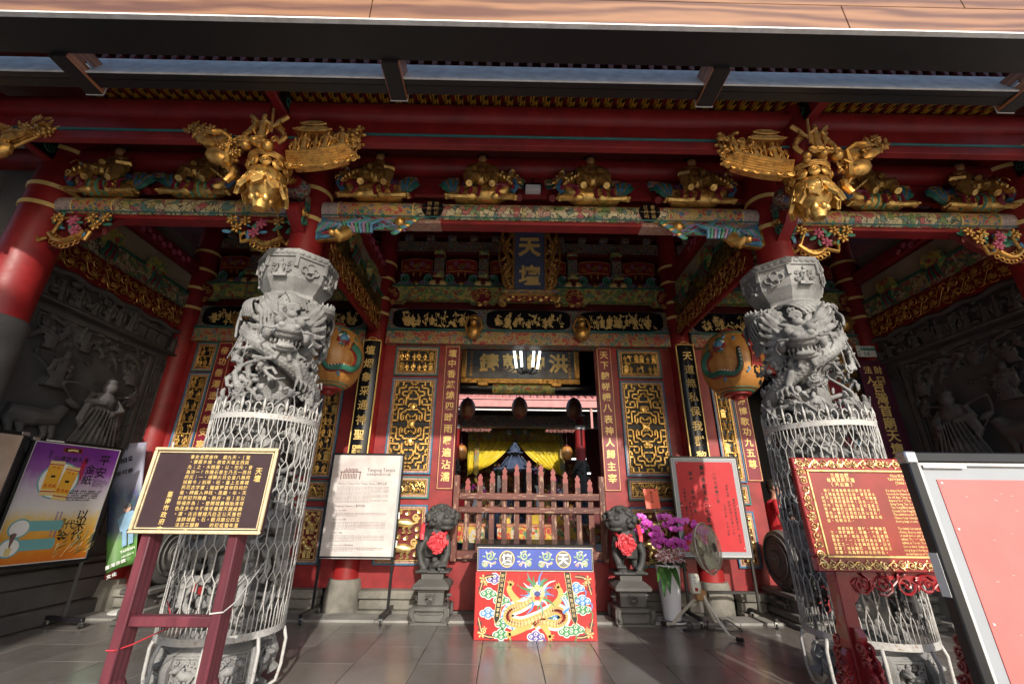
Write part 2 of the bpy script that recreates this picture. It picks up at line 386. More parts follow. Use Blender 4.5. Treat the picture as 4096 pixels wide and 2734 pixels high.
ornate('painted_green', [(.52, .40, .08), (.14, .28, .09), (.55, .43, .10), (.42, .05, .05), (.50, .40, .16), (.16, .22, .15)], 20, (.20, .30, .10), .42, .05)
ornate('painted_bats', [(.34, .06, .055), (.08, .20, .16), (.36, .07, .06), (.32, .22, .09), (.18, .17, .22)], 15, (.45, .33, .16), .45, .06)
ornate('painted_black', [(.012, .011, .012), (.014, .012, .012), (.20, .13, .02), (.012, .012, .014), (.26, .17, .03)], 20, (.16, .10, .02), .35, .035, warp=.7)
ornate('painted_dark', [(.16, .04, .035), (.06, .13, .10), (.18, .06, .05), (.10, .10, .17), (.20, .13, .04)], 22, (.40, .34, .25), .5, .05)
ornate('painted_edge', [(.32, .10, .08), (.42, .30, .24), (.30, .09, .08), (.36, .2, .14)], 60, (.45, .33, .25), .5, .08)
ornate('rafter_board', [(.66, .32, .025), (.70, .36, .03), (.62, .29, .02)], 9, (.02, .012, .006), .5, .09, vec=(1, .45, 1), warp=1.2, fine=0)
ornate('star_blue', [(.035, .06, .15), (.04, .07, .18), (.03, .05, .13)], 90, (.42, .42, .42), .4, .028, warp=.8)
ornate('offer_print', [(.55, .3, .02), (.5, .05, .03), (.6, .4, .05), (.45, .03, .03), (.1, .2, .1), (.5, .45, .4)], 14, (.5, .4, .1), .4, .04)
m, n, b = nt('lantern_paper'); co = coords(n)
n.links.new(ramp(n, noise(n, co, 7, 4), [(.3, (.36, .13, .03)), (.5, (.50, .23, .055)), (.7, (.44, .19, .05))]), b.inputs['Base Color']); b.inputs['Roughness'].default_value = .38; b.inputs['Transmission Weight'].default_value = 0
m, n, b = nt('tube_light'); b.inputs['Emission Color'].default_value = (.95, 1, 1, 1); b.inputs['Emission Strength'].default_value = 3.0; b.inputs['Base Color'].default_value = (.9, .9, .9, 1)
def poster_mat():
    m, n, b = nt('poster_print'); co = coords(n, kind='Generated'); sp = n.nodes.new('ShaderNodeSeparateXYZ'); n.links.new(co, sp.inputs[0])
    f = noise(n, co, 9, 5); ad = n.nodes.new('ShaderNodeMath'); ad.operation = 'MULTIPLY_ADD'; ad.inputs[1].default_value = .16; n.links.new(f, ad.inputs[0]); n.links.new(sp.outputs[2], ad.inputs[2])
    n.links.new(ramp(n, ad.outputs[0], [(.10, (.62, .17, .02)), (.28, (.70, .32, .03)), (.42, (.72, .52, .18)), (.52, (.66, .64, .62)), (.68, (.56, .50, .60)), (.84, (.27, .09, .36)), (1.0, (.16, .03, .26))]), b.inputs['Base Color']); b.inputs['Roughness'].default_value = .3
    m, n, b = nt('banner_print'); co = coords(n, kind='Generated'); sp = n.nodes.new('ShaderNodeSeparateXYZ'); n.links.new(co, sp.inputs[0])
    c = ramp(n, sp.outputs[2], [(0, (.05, .13, .03)), (.22, (.12, .30, .06)), (.30, (.06, .10, .16)), (.55, (.10, .14, .24)), (.68, (.40, .40, .52)), (1, (.42, .42, .55))])
    v = n.nodes.new('ShaderNodeTexVoronoi'); v.inputs['Scale'].default_value = 26; n.links.new(co, v.inputs['Vector'])
    k = ramp(n, sp.outputs[2], [(.24, (0, 0, 0)), (.32, (1, 1, 1)), (.58, (1, 1, 1)), (.66, (0, 0, 0))]); ks = n.nodes.new('ShaderNodeSeparateColor'); n.links.new(k, ks.inputs[0])
    kk = n.nodes.new('ShaderNodeMath'); kk.operation = 'MULTIPLY'; kk.inputs[1].default_value = .55; n.links.new(ks.outputs[0], kk.inputs[0])
    n.links.new(mixc(n, kk.outputs[0], c, v.outputs['Color'], 'MULTIPLY'), b.inputs['Base Color']); b.inputs['Roughness'].default_value = .45
    m, n, b = nt('paper_print'); co = coords(n)
    n.links.new(ramp(n, noise(n, co, 3.0, 6, .6), [(.35, (.50, .44, .42)), (.62, (.62, .58, .56))]), b.inputs['Base Color']); b.inputs['Roughness'].default_value = .45
    m, n, b = nt('kraft_print'); co = coords(n)
    n.links.new(ramp(n, noise(n, co, 4.0, 6, .6), [(.35, (.46, .30, .22)), (.62, (.62, .48, .38))]), b.inputs['Base Color']); b.inputs['Roughness'].default_value = .4
poster_mat()
for nme, c in (('red_paint_front', (.44, .022, .022)), ('apron_blue', (.06, .10, .42)), ('leaf_pale', (.35, .48, .26)), ('pink_pale', (.6, .4, .38)), ('dragon_gold', (.60, .42, .13)), ('paint_blue', (.10, .28, .62)), ('gold_pale_flat', (.68, .52, .24)), ('paint_red', (.55, .05, .04)), ('paint_teal', (.10, .30, .27)), ('paint_green', (.06, .26, .10)), ('paint_navy', (.05, .07, .25)), ('paint_violet', (.13, .10, .34)), ('paint_plum', (.10, .03, .03))): plain(nme, c, .38, var=.12, scale=8)
plain('ink_soft', (.035, .03, .03), .7)
plain('ivory_gilt', (.72, .58, .36), .4, var=.2, scale=25)
for nme, c in (('plaque_wood', (.25, .022, .020)), ('plaque_frame', (.26, .018, .02)), ('stand_red', (.28, .016, .02))): plain(nme, c, .3, var=.25, scale=5, Coat_Weight=.3)
for nme, c in (('poster_teal', (.16, .40, .42)), ('packet_cream', (.70, .56, .24)), ('packet_yellow', (.75, .40, .04))): plain(nme, c, .4, var=.06)
plain('dusty_wire', (.58, .54, .43), .5, var=.4, scale=30); plain('dusty_dark', (.08, .065, .05), .9, var=.5, scale=50); plain('fan_green', (.62, .62, .42), .4, var=.2, scale=8); plain('dark_lantern', (.17, .075, .04), .5, var=.4)
m, n, b = nt('mottled_ribbon'); co = coords(n); n.links.new(ramp(n, noise(n, co, 60, 3), [(.47, (.35, .03, .04)), (.53, (.7, .66, .66))]), b.inputs['Base Color']); b.inputs['Roughness'].default_value = .35
plain('shorts_navy', (.03, .035, .08), .7)
plain('slate_board', (.10, .11, .12), .4, var=.5, scale=6)
plain('pink_carving', (.48, .20, .17), .6, var=.3, scale=10)
ornate('embroidery', [(.36, .26, .03), (.30, .22, .03), (.38, .28, .03), (.16, .20, .12), (.32, .12, .04), (.34, .25, .03)], 7, (.24, .16, .03), .5, .04)
# ---------------------------------------------------------------- ornament builders (used by the gatehouse and others)
def ring_pts(c, r, n=24, axis='z', a0=0, a1=2*math.pi, closed=True):
    t = np.linspace(a0, a1, n, endpoint=not closed); z = np.zeros_like(t)
    A = {'z': (np.cos(t)*r, np.sin(t)*r, z), 'y': (np.cos(t)*r, z, np.sin(t)*r), 'x': (z, np.cos(t)*r, np.sin(t)*r)}[axis]
    return np.stack(A, 1)+np.asarray(c, float)
def spiral(c, r0, turns=1.6, a0=0.0, sgn=1, n=20, r1=.15, dz=0.0):
    t = np.linspace(0, 1, n); a = a0+sgn*turns*2*math.pi*t; r = r0*(1-t*(1-r1))
    return np.stack([c[0]+np.cos(a)*r, c[1]+np.sin(a)*r, c[2]+dz*t], 1)
def fig(mb, x, y, h, z=0.0, mat=0, rng=random, arms=True, hat=True, lean=0.0, seg=8):
    # small robed figure standing on (x, y) of the frame, relief depth z
    w = h*.2; L = lambda a, b, c: (x+a*h+lean*b*h, y+b*h, z+c*h)
    mb.add_lathe_y(x, y, z, [(.17, 0), (.19, .03), (.13, .28), (.10, .45), (.135, .56), (.145, .68), (.09, .78)], h, mat, lean, seg)
    mb.ell(L(0, .86, .03), (h*.075, h*.09, h*.08), mat, seg=(8, 6))
    if hat: mb.ell(L(0, .95, 0.02), (h*.07, h*.055, h*.07), mat, seg=(7, 5)); mb.ell(L(0, 1.0, 0), (h*.035, h*.04, h*.035), mat, seg=(6, 4))
    if arms:
        for s in (-1, 1):
            e = rng.uniform(-.1, .2); f = rng.uniform(.05, .2)
            mb.tube([L(s*.12, .72, 0), L(s*.2, .58+e*.4, .06), L(s*(.2-f), .52+e, .14)], [h*.05, h*.055, h*.035], 6, mat)
            mb.tube([L(s*.17, .56+e*.4, .05), L(s*.2, .38, .06), L(s*.15, .25, .04)], [h*.045, h*.05, h*.015], 5, mat)
def _lathe_y(s, x, y, z, prof, h, mat, lean, seg):
    an = np.arange(seg)*2*math.pi/seg; V = []
    for r, q in prof: V.append(np.stack([x+np.cos(an)*r*h+lean*q*h, np.full(seg, y+q*h), z+np.sin(an)*r*h*.8], 1))
    m = len(prof); Q = [(i*seg+k, (i+1)*seg+k, (i+1)*seg+(k+1) % seg, i*seg+(k+1) % seg) for i in range(m-1) for k in range(seg)]
    s.add(np.concatenate(V), [Q, [tuple(range(seg))], [tuple((m-1)*seg+k for k in range(seg))[::-1]]], mat, True)
MB.add_lathe_y = _lathe_y
def flower(mb, x, y, r, z=0.0, mat=0, petals=6, cmat=None):
    for i in range(petals):
        a = 2*math.pi*i/petals+.3; mb.ell((x+math.cos(a)*r*.6, y+math.sin(a)*r*.6, z), (r*.42, r*.26, r*.22), mat, rz(a), (7, 5))
    mb.ell((x, y, z+r*.12), (r*.3, r*.3, r*.25), mat if cmat is None else cmat, seg=(7, 5))
def leaf(mb, x, y, l, ang, z=0.0, mat=0):
    mb.ell((x+math.cos(ang)*l/2, y+math.sin(ang)*l/2, z), (l*.55, l*.22, l*.12), mat, rz(ang), (7, 5))
def vines(mb, w, h, seed, mat=0, d=.03, dens=1.0, cell=.13, fl=True):
    # scrolling stems, leaves and flowers filling the rectangle (0..w, 0..h)
    rng = random.Random(seed); nx = max(1, round(w/cell)); ny = max(1, round(h/cell))
    for i in range(nx):
        for j in range(ny):
            cx = (i+.5)*w/nx; cy = (j+.5)*h/ny; r = min(w/nx, h/ny)*.5; sg = 1 if (i+j) % 2 else -1; a0 = rng.uniform(0, 6.28)
            mb.tube(spiral((cx, cy, d*.5), r, 1.3+rng.random()*.6, a0, sg, 14, .2, d*.5), r*.13*np.linspace(1, .6, 14), 5, mat)
            for q in range(int(3*dens)):
                a = rng.uniform(0, 6.28); leaf(mb, cx+math.cos(a)*r*.8, cy+math.sin(a)*r*.8, r*.6, a+sg*1.2, d*rng.uniform(.2, .9), mat)
            if fl and rng.random() < .6: flower(mb, cx, cy, r*.48, d*.9, mat)
            else: mb.ell((cx, cy, d*.8), r*.2, mat, seg=(7, 5))
    x = np.linspace(0, w, nx*6+1)
    if nx > 1: mb.tube(np.stack([x, h/2+np.sin(x/w*nx*math.pi)*h*.28, np.full_like(x, d*.35)], 1), min(h, .1)*.06, 5, mat)
def scene_relief(mb, w, h, seed, mat=0, d=.03, fh=.17):
    # carved story panel: tiers of small figures, rails, trees and clouds in (0..w, 0..h)
    rng = random.Random(seed); rows = max(1, round(h/fh)); fh = h/rows; nf = max(1, round(w/(fh*.55)))
    for j in range(rows):
        y0 = j*fh
        mb.tube([(0, y0+.008, d*.3), (w*.3, y0+.012*rng.random()+.006, d*.8), (w*.7, y0+.004, d*.8), (w, y0+.012, d*.3)], .007+fh*.03, 5, mat)
        for i in range(nf):
            x = (i+.5+rng.uniform(-.15, .15))*w/nf; k = rng.random()
            if k < .72: fig(mb, x, y0+.008, fh*rng.uniform(.68, .86), d*.6, mat, rng, lean=rng.uniform(-.15, .15), seg=7)
            elif k < .86:
                for q in range(5): a = rng.uniform(0, 3.1); leaf(mb, x, y0+fh*.55, fh*.3, a, d*.6, mat)
                mb.tube([(x, y0, d*.4), (x+.01, y0+fh*.3, d*.5), (x-.005, y0+fh*.6, d*.5)], .008, 5, mat)
            else:
                mb.box((x, y0+fh*.3, d*.4), (w/nf*.7, fh*.55, d*.6), mat); mb.box((x, y0+fh*.66, d*.5), (w/nf*.95, fh*.08, d*.9), mat); mb.box((x, y0+fh*.78, d*.5), (w/nf*.5, fh*.1, d*.6), mat)
        for q in range(2): mb.tube(spiral((rng.uniform(.1, .9)*w, y0+fh*.9, d*.5), fh*.12, 1.2, rng.uniform(0, 6), 1, 10), .006, 5, mat)
    for sx in (0, w): mb.tube([(sx, 0, d*.4), (sx, h, d*.4)], .007, 5, mat)
LAT = [[(0, 1), (1.7, 1), (1.7, 2.6), (.8, 2.6)], [(0, 4), (2.2, 4), (2.2, 3.2), (3.4, 3.2), (3.4, 1), (2.6, 1)], [(6, .9), (4.4, .9), (4.4, 4.2), (3.2, 4.2)], [(0, 5.6), (1.2, 5.6), (1.2, 4.8)],
       [(6, 2.6), (5.2, 2.6)], [(6, 5.4), (3, 5.4), (3, 7), (4.6, 7), (4.6, 6.2)], [(0, 7), (1.6, 7), (1.6, 8.6), (.7, 8.6)], [(2.2, 5.4), (2.2, 8), (3.6, 8), (3.6, 9.2), (1.6, 9.2), (1.6, 10.4), (0, 10.4)],
       [(6, 8.2), (4.8, 8.2), (4.8, 10.2), (2.7, 10.2), (2.7, 11)], [(6, 10.8), (5.4, 10.8), (5.4, 12)], [(0, 11.3), (1, 11.3), (1, 12)], [(3.6, 12), (3.6, 11)], [(.9, 0), (.9, 1)], [(6, 3.8), (5.2, 3.8), (5.2, 4.8)], [(0, 2), (.8, 2), (.8, 2.6)], [(2.6, 1), (2.6, 2.2)], [(6, 6.8), (5.4, 6.8), (5.4, 7.5)], [(0, 9.4), (.8, 9.4), (.8, 8.6)]]
def lattice(mb, w, h, mat=0, d=.02, bar=.030):
    for pl in LAT:
        for sx in (-1, 1):
            for sy in (-1, 1):
                p = [(w/2+sx*x/6*w/2, h/2+sy*y/12*h/2) for x, y in pl]
                for (x0, y0), (x1, y1) in zip(p, p[1:]):
                    mb.bx(min(x0, x1)-bar/2, max(x0, x1)+bar/2, min(y0, y1)-bar/2, max(y0, y1)+bar/2, d*.2+random.Random(x0+y0).uniform(0, .003), d, mat, bar*.22)
    for y in (.3, .5, .7): mb.lathe([(bar*1.3, 0), (bar*1.3, d*1.1), (bar*.5, d*1.3)], (w/2, h*y, 0), 10, mat)
def rrect(w, h, c, x0=0, y0=0): return [(x0+c, y0), (x0+w-c, y0), (x0+w, y0+c), (x0+w, y0+h-c), (x0+w-c, y0+h), (x0+c, y0+h), (x0, y0+h-c), (x0, y0+c)]
def frame_bars(mb, w, h, b, z0, z1, mat=0, bev=.004, x0=0, y0=0):
    mb.bx(x0, x0+w, y0, y0+b, z0, z1, mat, bev); mb.bx(x0, x0+w, y0+h-b, y0+h, z0, z1, mat, bev)
    mb.bx(x0, x0+b, y0+b, y0+h-b, z0, z1, mat, bev); mb.bx(x0+w-b, x0+w, y0+b, y0+h-b, z0, z1, mat, bev)
def carved_panel(parent, fr, w, h, kind, seed, outer='teal', back='dark_red'):
    # framed opening in a painted partition with a gilded carving in it
    mb = MB(fr); mb.bx(0, w, 0, h, 0, .012, 2); frame_bars(mb, w, h, .022, .012, .034, 0); frame_bars(mb, w-.044, h-.044, .028, .0125, .024, 1, .002, .022, .022)
    p = mb.obj('carved_panel', [outer, 'painted_edge', 'black' if kind in ('lattice', 'scene', 'vine') else back], parent)
    i = .055; g = MB(fr.at(i, i, .013)); iw, ih = w-2*i, h-2*i
    frame_bars(g, iw, ih, .014, 0, .022, 0, .004)
    f2 = fr.at(i+.012, i+.012, .013); g.fr = f2; iw -= .024; ih -= .024
    if kind == 'lattice': lattice(g, iw, ih, 0, .03)
    elif kind == 'vine': vines(g, iw, ih, seed, 0, .03, 1, max(.07, ih/2))
    elif kind == 'beast':
        nb_ = max(1, round(ih/(.36 if iw > .4 else .24)))
        for q in range(nb_):
            hh = ih/nb_; g.fr = f2.at(0, q*hh, 0); beast_relief(g, iw, hh, seed+q)
    else: scene_relief(g, iw, ih, seed, 0, .03, .17 if ih > .3 else ih)
    g.obj('gilt_carving', 'gold_bright' if kind != 'beast' else 'gold_pale', p); return p
def beast_relief(mb, w, h, seed):
    rng = random.Random(seed); s = rng.choice((-1, 1)); X = lambda t: w*(.5+s*(t-.5)); q = min(w, h)
    mb.tube([(X(.22), h*.40, .015), (X(.36), h*.46, .03), (X(.55), h*.46, .035), (X(.68), h*.58, .03)], [q*.13, q*.19, q*.18, q*.15], 10); mb.ell((X(.74), h*.70, .04), (w*.14, h*.15, .045)); mb.ell((X(.86), h*.66, .045), (w*.09, h*.09, .04))
    for k in range(7): a = k*.9; mb.ell((X(.70)+math.cos(a)*w*.12, h*.70+math.sin(a)*h*.15, .03), q*.055, seg=(6, 4))
    for t in (.24, .38, .56, .68): mb.tube([(X(t), h*.38, .025), (X(t+.06), h*.22, .035), (X(t+.02), h*.07, .03), (X(t+.08), h*.05, .035)], [q*.10, q*.065, q*.06, q*.05], 7)
    mb.tube(spiral((X(.15), h*.70, .02), q*.17, 1.5, 0, s, 16), q*.055, 6); mb.tube([(X(.22), h*.42, .02), (X(.1), h*.5, .02), (X(.12), h*.62, .02)], q*.06, 6)
    for (tx, ty) in ((.36, .86), (.56, .90), (.1, .2), (.9, .3), (.92, .9), (.08, .92)): mb.tube(spiral((X(tx), h*ty, .015), q*.10, 1.4, tx*9, 1, 12), q*.04, 5)
def column(parent, x, y, z0, z1, r, rings=(), base=None, mat='red_lacquer'):
    mb = MB(); mb.lathe([(r, z0), (r*1.01, (z0+z1)/2), (r*.97, z1)], (x, y, 0), 32)
    o = mb.obj('column', mat, parent)
    for z in rings:
        g = MB()
        for k in (-1, 0, 1): g.tube(ring_pts((x, y, z+k*.016), r+.004, 32), .008, 6, 0, True)
        g.obj('gilt_ring', 'gold_paint', o)
    if base:
        b = MB(); b.lathe([(r+.07, 0), (r+.075, base*.55), (r+.035, base), (r-.01, base+.002)], (x, y, 0), 32); b.obj('stone_base', 'plinth_stone', o)
    return o
def dragon_head(mb, fr):
    # snout along +n (outwards), v up
    o = mb.fr; mb.fr = fr
    mb.ell((0, .02, 0), (.13, .115, .11)); mb.ell((0, -.002, .11), (.10, .055, .10)); mb.ell((0, .03, .19), (.088, .038, .04)); mb.ell((0, -.108, .085), (.085, .028, .10)); mb.ell((0, -.085, .17), (.06, .022, .03)); mb.ell((0, -.05, .03), (.07, .06, .07))
    for s in (-1, 1):
        mb.ell((s*.042, .05, .212), (.026, .022, .022)); mb.ell((s*.066, .072, .092), .034); mb.ell((s*.07, .108, .075), (.055, .018, .035), R=rz(s*.35)); mb.ell((s*.115, -.02, .05), (.036, .06, .06)); mb.ell((s*.125, .07, -.02), (.02, .05, .03), R=rz(-s*.6))
        mb.tube([(s*.06, .11, -.02), (s*.09, .17, -.07), (s*.10, .21, -.13), (s*.12, .25, -.15)], [.026, .023, .018, .008], 7)
        mb.tube([(s*.085, .02, .2), (s*.145, .02, .17), (s*.165, -.04, .14), (s*.14, -.08, .15)], [.011, .010, .009, .005], 6)
        for k in range(9):            # mane in short curled tufts
            a = 1.3-.33*k; p = np.array([s*.11*abs(math.cos(a*.6))+s*.02, .10*math.sin(a), -.03]); d = np.array([s*.9*abs(math.cos(a*.55)), math.sin(a), -.25]); mb.tube([p, p+d*.05+(0, 0, .01), p+d*.10, p+d*.125+(s*.0, .02, .02)], [.03, .027, .02, .008], 6)
        for k in range(4): mb.ell((s*(.015+.024*k), -.062, .178-.02*k), (.009, .02, .009), seg=(6, 5)); mb.ell((s*(.018+.022*k), -.088, .165-.02*k), (.008, .014, .008), seg=(6, 5))
        mb.tube([(s*.03, -.13, .13), (s*.045, -.175, .14), (s*.03, -.21, .12)], [.02, .017, .006], 6); mb.tube([(s*.07, -.12, .08), (s*.10, -.16, .09), (s*.09, -.20, .08)], [.02, .016, .006], 6)
    mb.ell((0, .125, .05), (.04, .03, .04)); mb.tube(spiral((0, .165, .02), .04, 1.6, 0, 1, 16), .014, 6); mb.ell((0, -.055, .14), .03); mb.fr = o
# ---------------------------------------------------------------- ground
g = MB(); g.bx(-40, 40, -60, 5.9, -.3, -.012); floor = tag(g.obj('floor', 'joint'), kind='structure')
t = MB(); t.box((0, 0, -.006), (.541, .957, .012), 0, .002); tm = t.mesh('floor_tile', 'floor_granite')
_tl = {}
def tile_mesh(L):
    L = round(L, 3)
    if L not in _tl: q = MB(); q.box((0, 0, -.006), (.541, L-.005, .012), 0, .002); _tl[L] = q.mesh('floor_tile', 'floor_granite')
    return _tl[L]
for i in range(-12, 13):
    x = -.27+i*.546
    if abs(x) > 6.3: continue
    y = 5.896; L = .42 if i % 2 else .90
    while y > 1.6:
        o = link('floor_tile', tile_mesh(L), floor); o.location = (x, y-L/2, 0); y -= L; L = .962
g = MB(); g.bx(-40, 40, -60, 1.5, -.01, -.002); tag(g.obj('plaza', 'paving'), kind='structure')
g = MB()
for i in range(-10, 10): g.bx(i*.62+.002, i*.62+.618, 5.90, 6.24, -.012, .022+.002*(i % 3), 0, .004)
tag(g.obj('kerb', 'kerb_stone'), kind='structure')
# ---------------------------------------------------------------- gatehouse
YW, YC, XC = 6.46, 3.817, 2.45
G = thing('temple_gatehouse', 'red and gold carved temple gatehouse with painted beams and open central doorway', 'building', (0, YW, 0))
# partition wall with the three door openings
def wallpiece(x0, x1, z0, z1, y0=YW, y1=YW+.2, mat='red_wall', name='wall_panel', bev=.004):
    g = MB(); g.bx(x0, x1, y0, y1, z0, z1, 0, bev); return g.obj(name, mat, G)
for s in (-1, 1):
    a = sorted((s*2.45, s*1.09)); wallpiece(a[0], a[1], .26, 3.69)
    b = sorted((s*3.36, s*2.45)); wallpiece(b[0], b[1], .26, 3.69)
    c = sorted((s*5.45, s*4.68)); wallpiece(c[0], c[1], .26, 3.69)
    d = sorted((s*4.68, s*3.36)); wallpiece(d[0], d[1], 3.3, 3.69)
    g = MB(); b = sorted((s*4.68, s*3.36)); g.bx(b[0]+.002, b[1]-.002, YW+.02, YW+.14, .0, .32, 0, .01); g.obj('door_sill', 'red_wall', G)
wallpiece(-1.088, 1.088, .02, .60, YW+.0, YW+.14, name='door_sill')
# stone plinth along the partition
for s in (-1, 1):
    for x0, x1 in ((1.12, 2.2), (2.72, 3.36), (4.72, 5.3)):
        a = sorted((s*x0, s*x1)); g = MB()
        g.bx(a[0], a[1], 6.24, YW-.002, 0, .05, 0, .006); g.bx(a[0]+.01, a[1]-.01, 6.30, YW-.002, .05, .17, 0, .012); g.bx(a[0], a[1], 6.26, YW-.002, .17, .27, 0, .014)
        for q in range(3): g.tube(spiral((a[0]+.14+q*(a[1]-a[0]-.2)/3, .11, 0), .04, 1.2, q, 1, 12), .008, 5) if False else None
        g.obj('stone_plinth', 'plinth_stone', G)
# carved and gilded panels of the partition
sd = [10]
def cp(x0, x1, z0, z1, kind, outer='teal'):
    sd[0] += 1; return carved_panel(G, Fr((x0, YW-.001, z0)), x1-x0, z1-z0, kind, sd[0], outer)
for s in (-1, 1):
    a = sorted((s*2.11, s*1.42)); cp(a[0], a[1], 3.18, 3.66, 'scene'); cp(a[0], a[1], 1.71, 3.14, 'lattice', 'blue'); cp(a[0], a[1], 1.38, 1.68, 'vine'); p = cp(a[0], a[1], .54, 1.30, 'beast', 'blue')
    a = sorted((s*3.16, s*2.84)); cp(a[0], a[1], 3.18, 3.66, 'scene'); cp(a[0], a[1], 1.64, 3.14, 'scene', 'blue'); cp(a[0], a[1], 1.34, 1.61, 'vine'); cp(a[0], a[1], .54, 1.26, 'beast', 'blue')
    a = sorted((s*5.26, s*4.93)); cp(a[0], a[1], 3.2, 3.68, 'scene'); cp(a[0], a[1], 1.64, 3.18, 'scene', 'blue'); cp(a[0], a[1], 1.34, 1.61, 'vine'); cp(a[0], a[1], .54, 1.26, 'beast', 'blue')
def chars(parent, fr, text, x, y0, pitch, size, mat, z=.0, row=False, bold=.014, ext=.02, sx=1.0):
    for i, ch in enumerate(text):            # every large character is a raised piece of its own
        if ch in ' \u3000': continue
        t = MB(); put_char(t, fr, ch, x+(i*pitch if row else 0), y0-(0 if row else i*pitch), size, bold=bold, ext=ext, z=z, sx=sx); t.obj('character', mat, parent)
# red couplet strips with raised gilt characters
def couplet(x0, x1, z0, z1, text, ztop, pitch, size, dx=0):
    fr = Fr((x0, YW-.002, z0)); w = x1-x0; h = z1-z0; g = MB(fr); g.bx(0, w, 0, h, 0, .016, 0, .003); frame_bars(g, w-.024, h-.024, .005, .016, .019, 1, 0, .012, .012)
    o = g.obj('couplet_strip', ['maroon', 'gold_paint'], G); chars(o, fr, text, w/2+dx, ztop-z0, pitch, size, 'gold_paint', z=.0185)
couplet(-1.327, -1.087, 1.505, 3.687, '壇中香繚繞四時雨露遍沾濡', 3.56, .171, .135); couplet(1.087, 1.327, 1.505, 3.687, '天下隸帡幪八表神人歸主宰', 3.56, .171, .135)
couplet(-4.93, -4.70, 1.6, 3.69, '帝功垂澤遠萬姓安寧民', 3.55, .182, .13); couplet(-3.40, -3.17, 1.6, 3.69, '　　　深三光', 3.58, .18, .13)
couplet(3.17, 3.40, 1.66, 3.69, '　　　　　溥博歌功九五尊', 3.62, .156, .13); couplet(4.70, 4.93, 1.6, 3.69, '　', 3.5, .18, .13)
# columns of the partition and of the porch
for s in (-1, 1):
    column(G, s*2.45, YW+.02, .0, 5.84, .17, (5.15, 4.85, 4.47, 4.2), .38); column(G, s*5.55, YW+.02, 0, 5.8, .19, (5.3, 4.95, 4.6, 4.25), .36)
    column(G, s*5.24, YC, 0, 5.2, .21, (4.86, 4.38, 4.15), None)
    g = MB(); g.lathe([(.30, 0), (.30, .25), (.27, .3), (.245, 2.88), (.215, 2.93)], (s*5.24, YC, 0), 28); g.obj('stone_base', 'side_stone', G)
    column(G, s*XC, YC, 3.53, 5.15, .165, (4.42, 4.05), None)
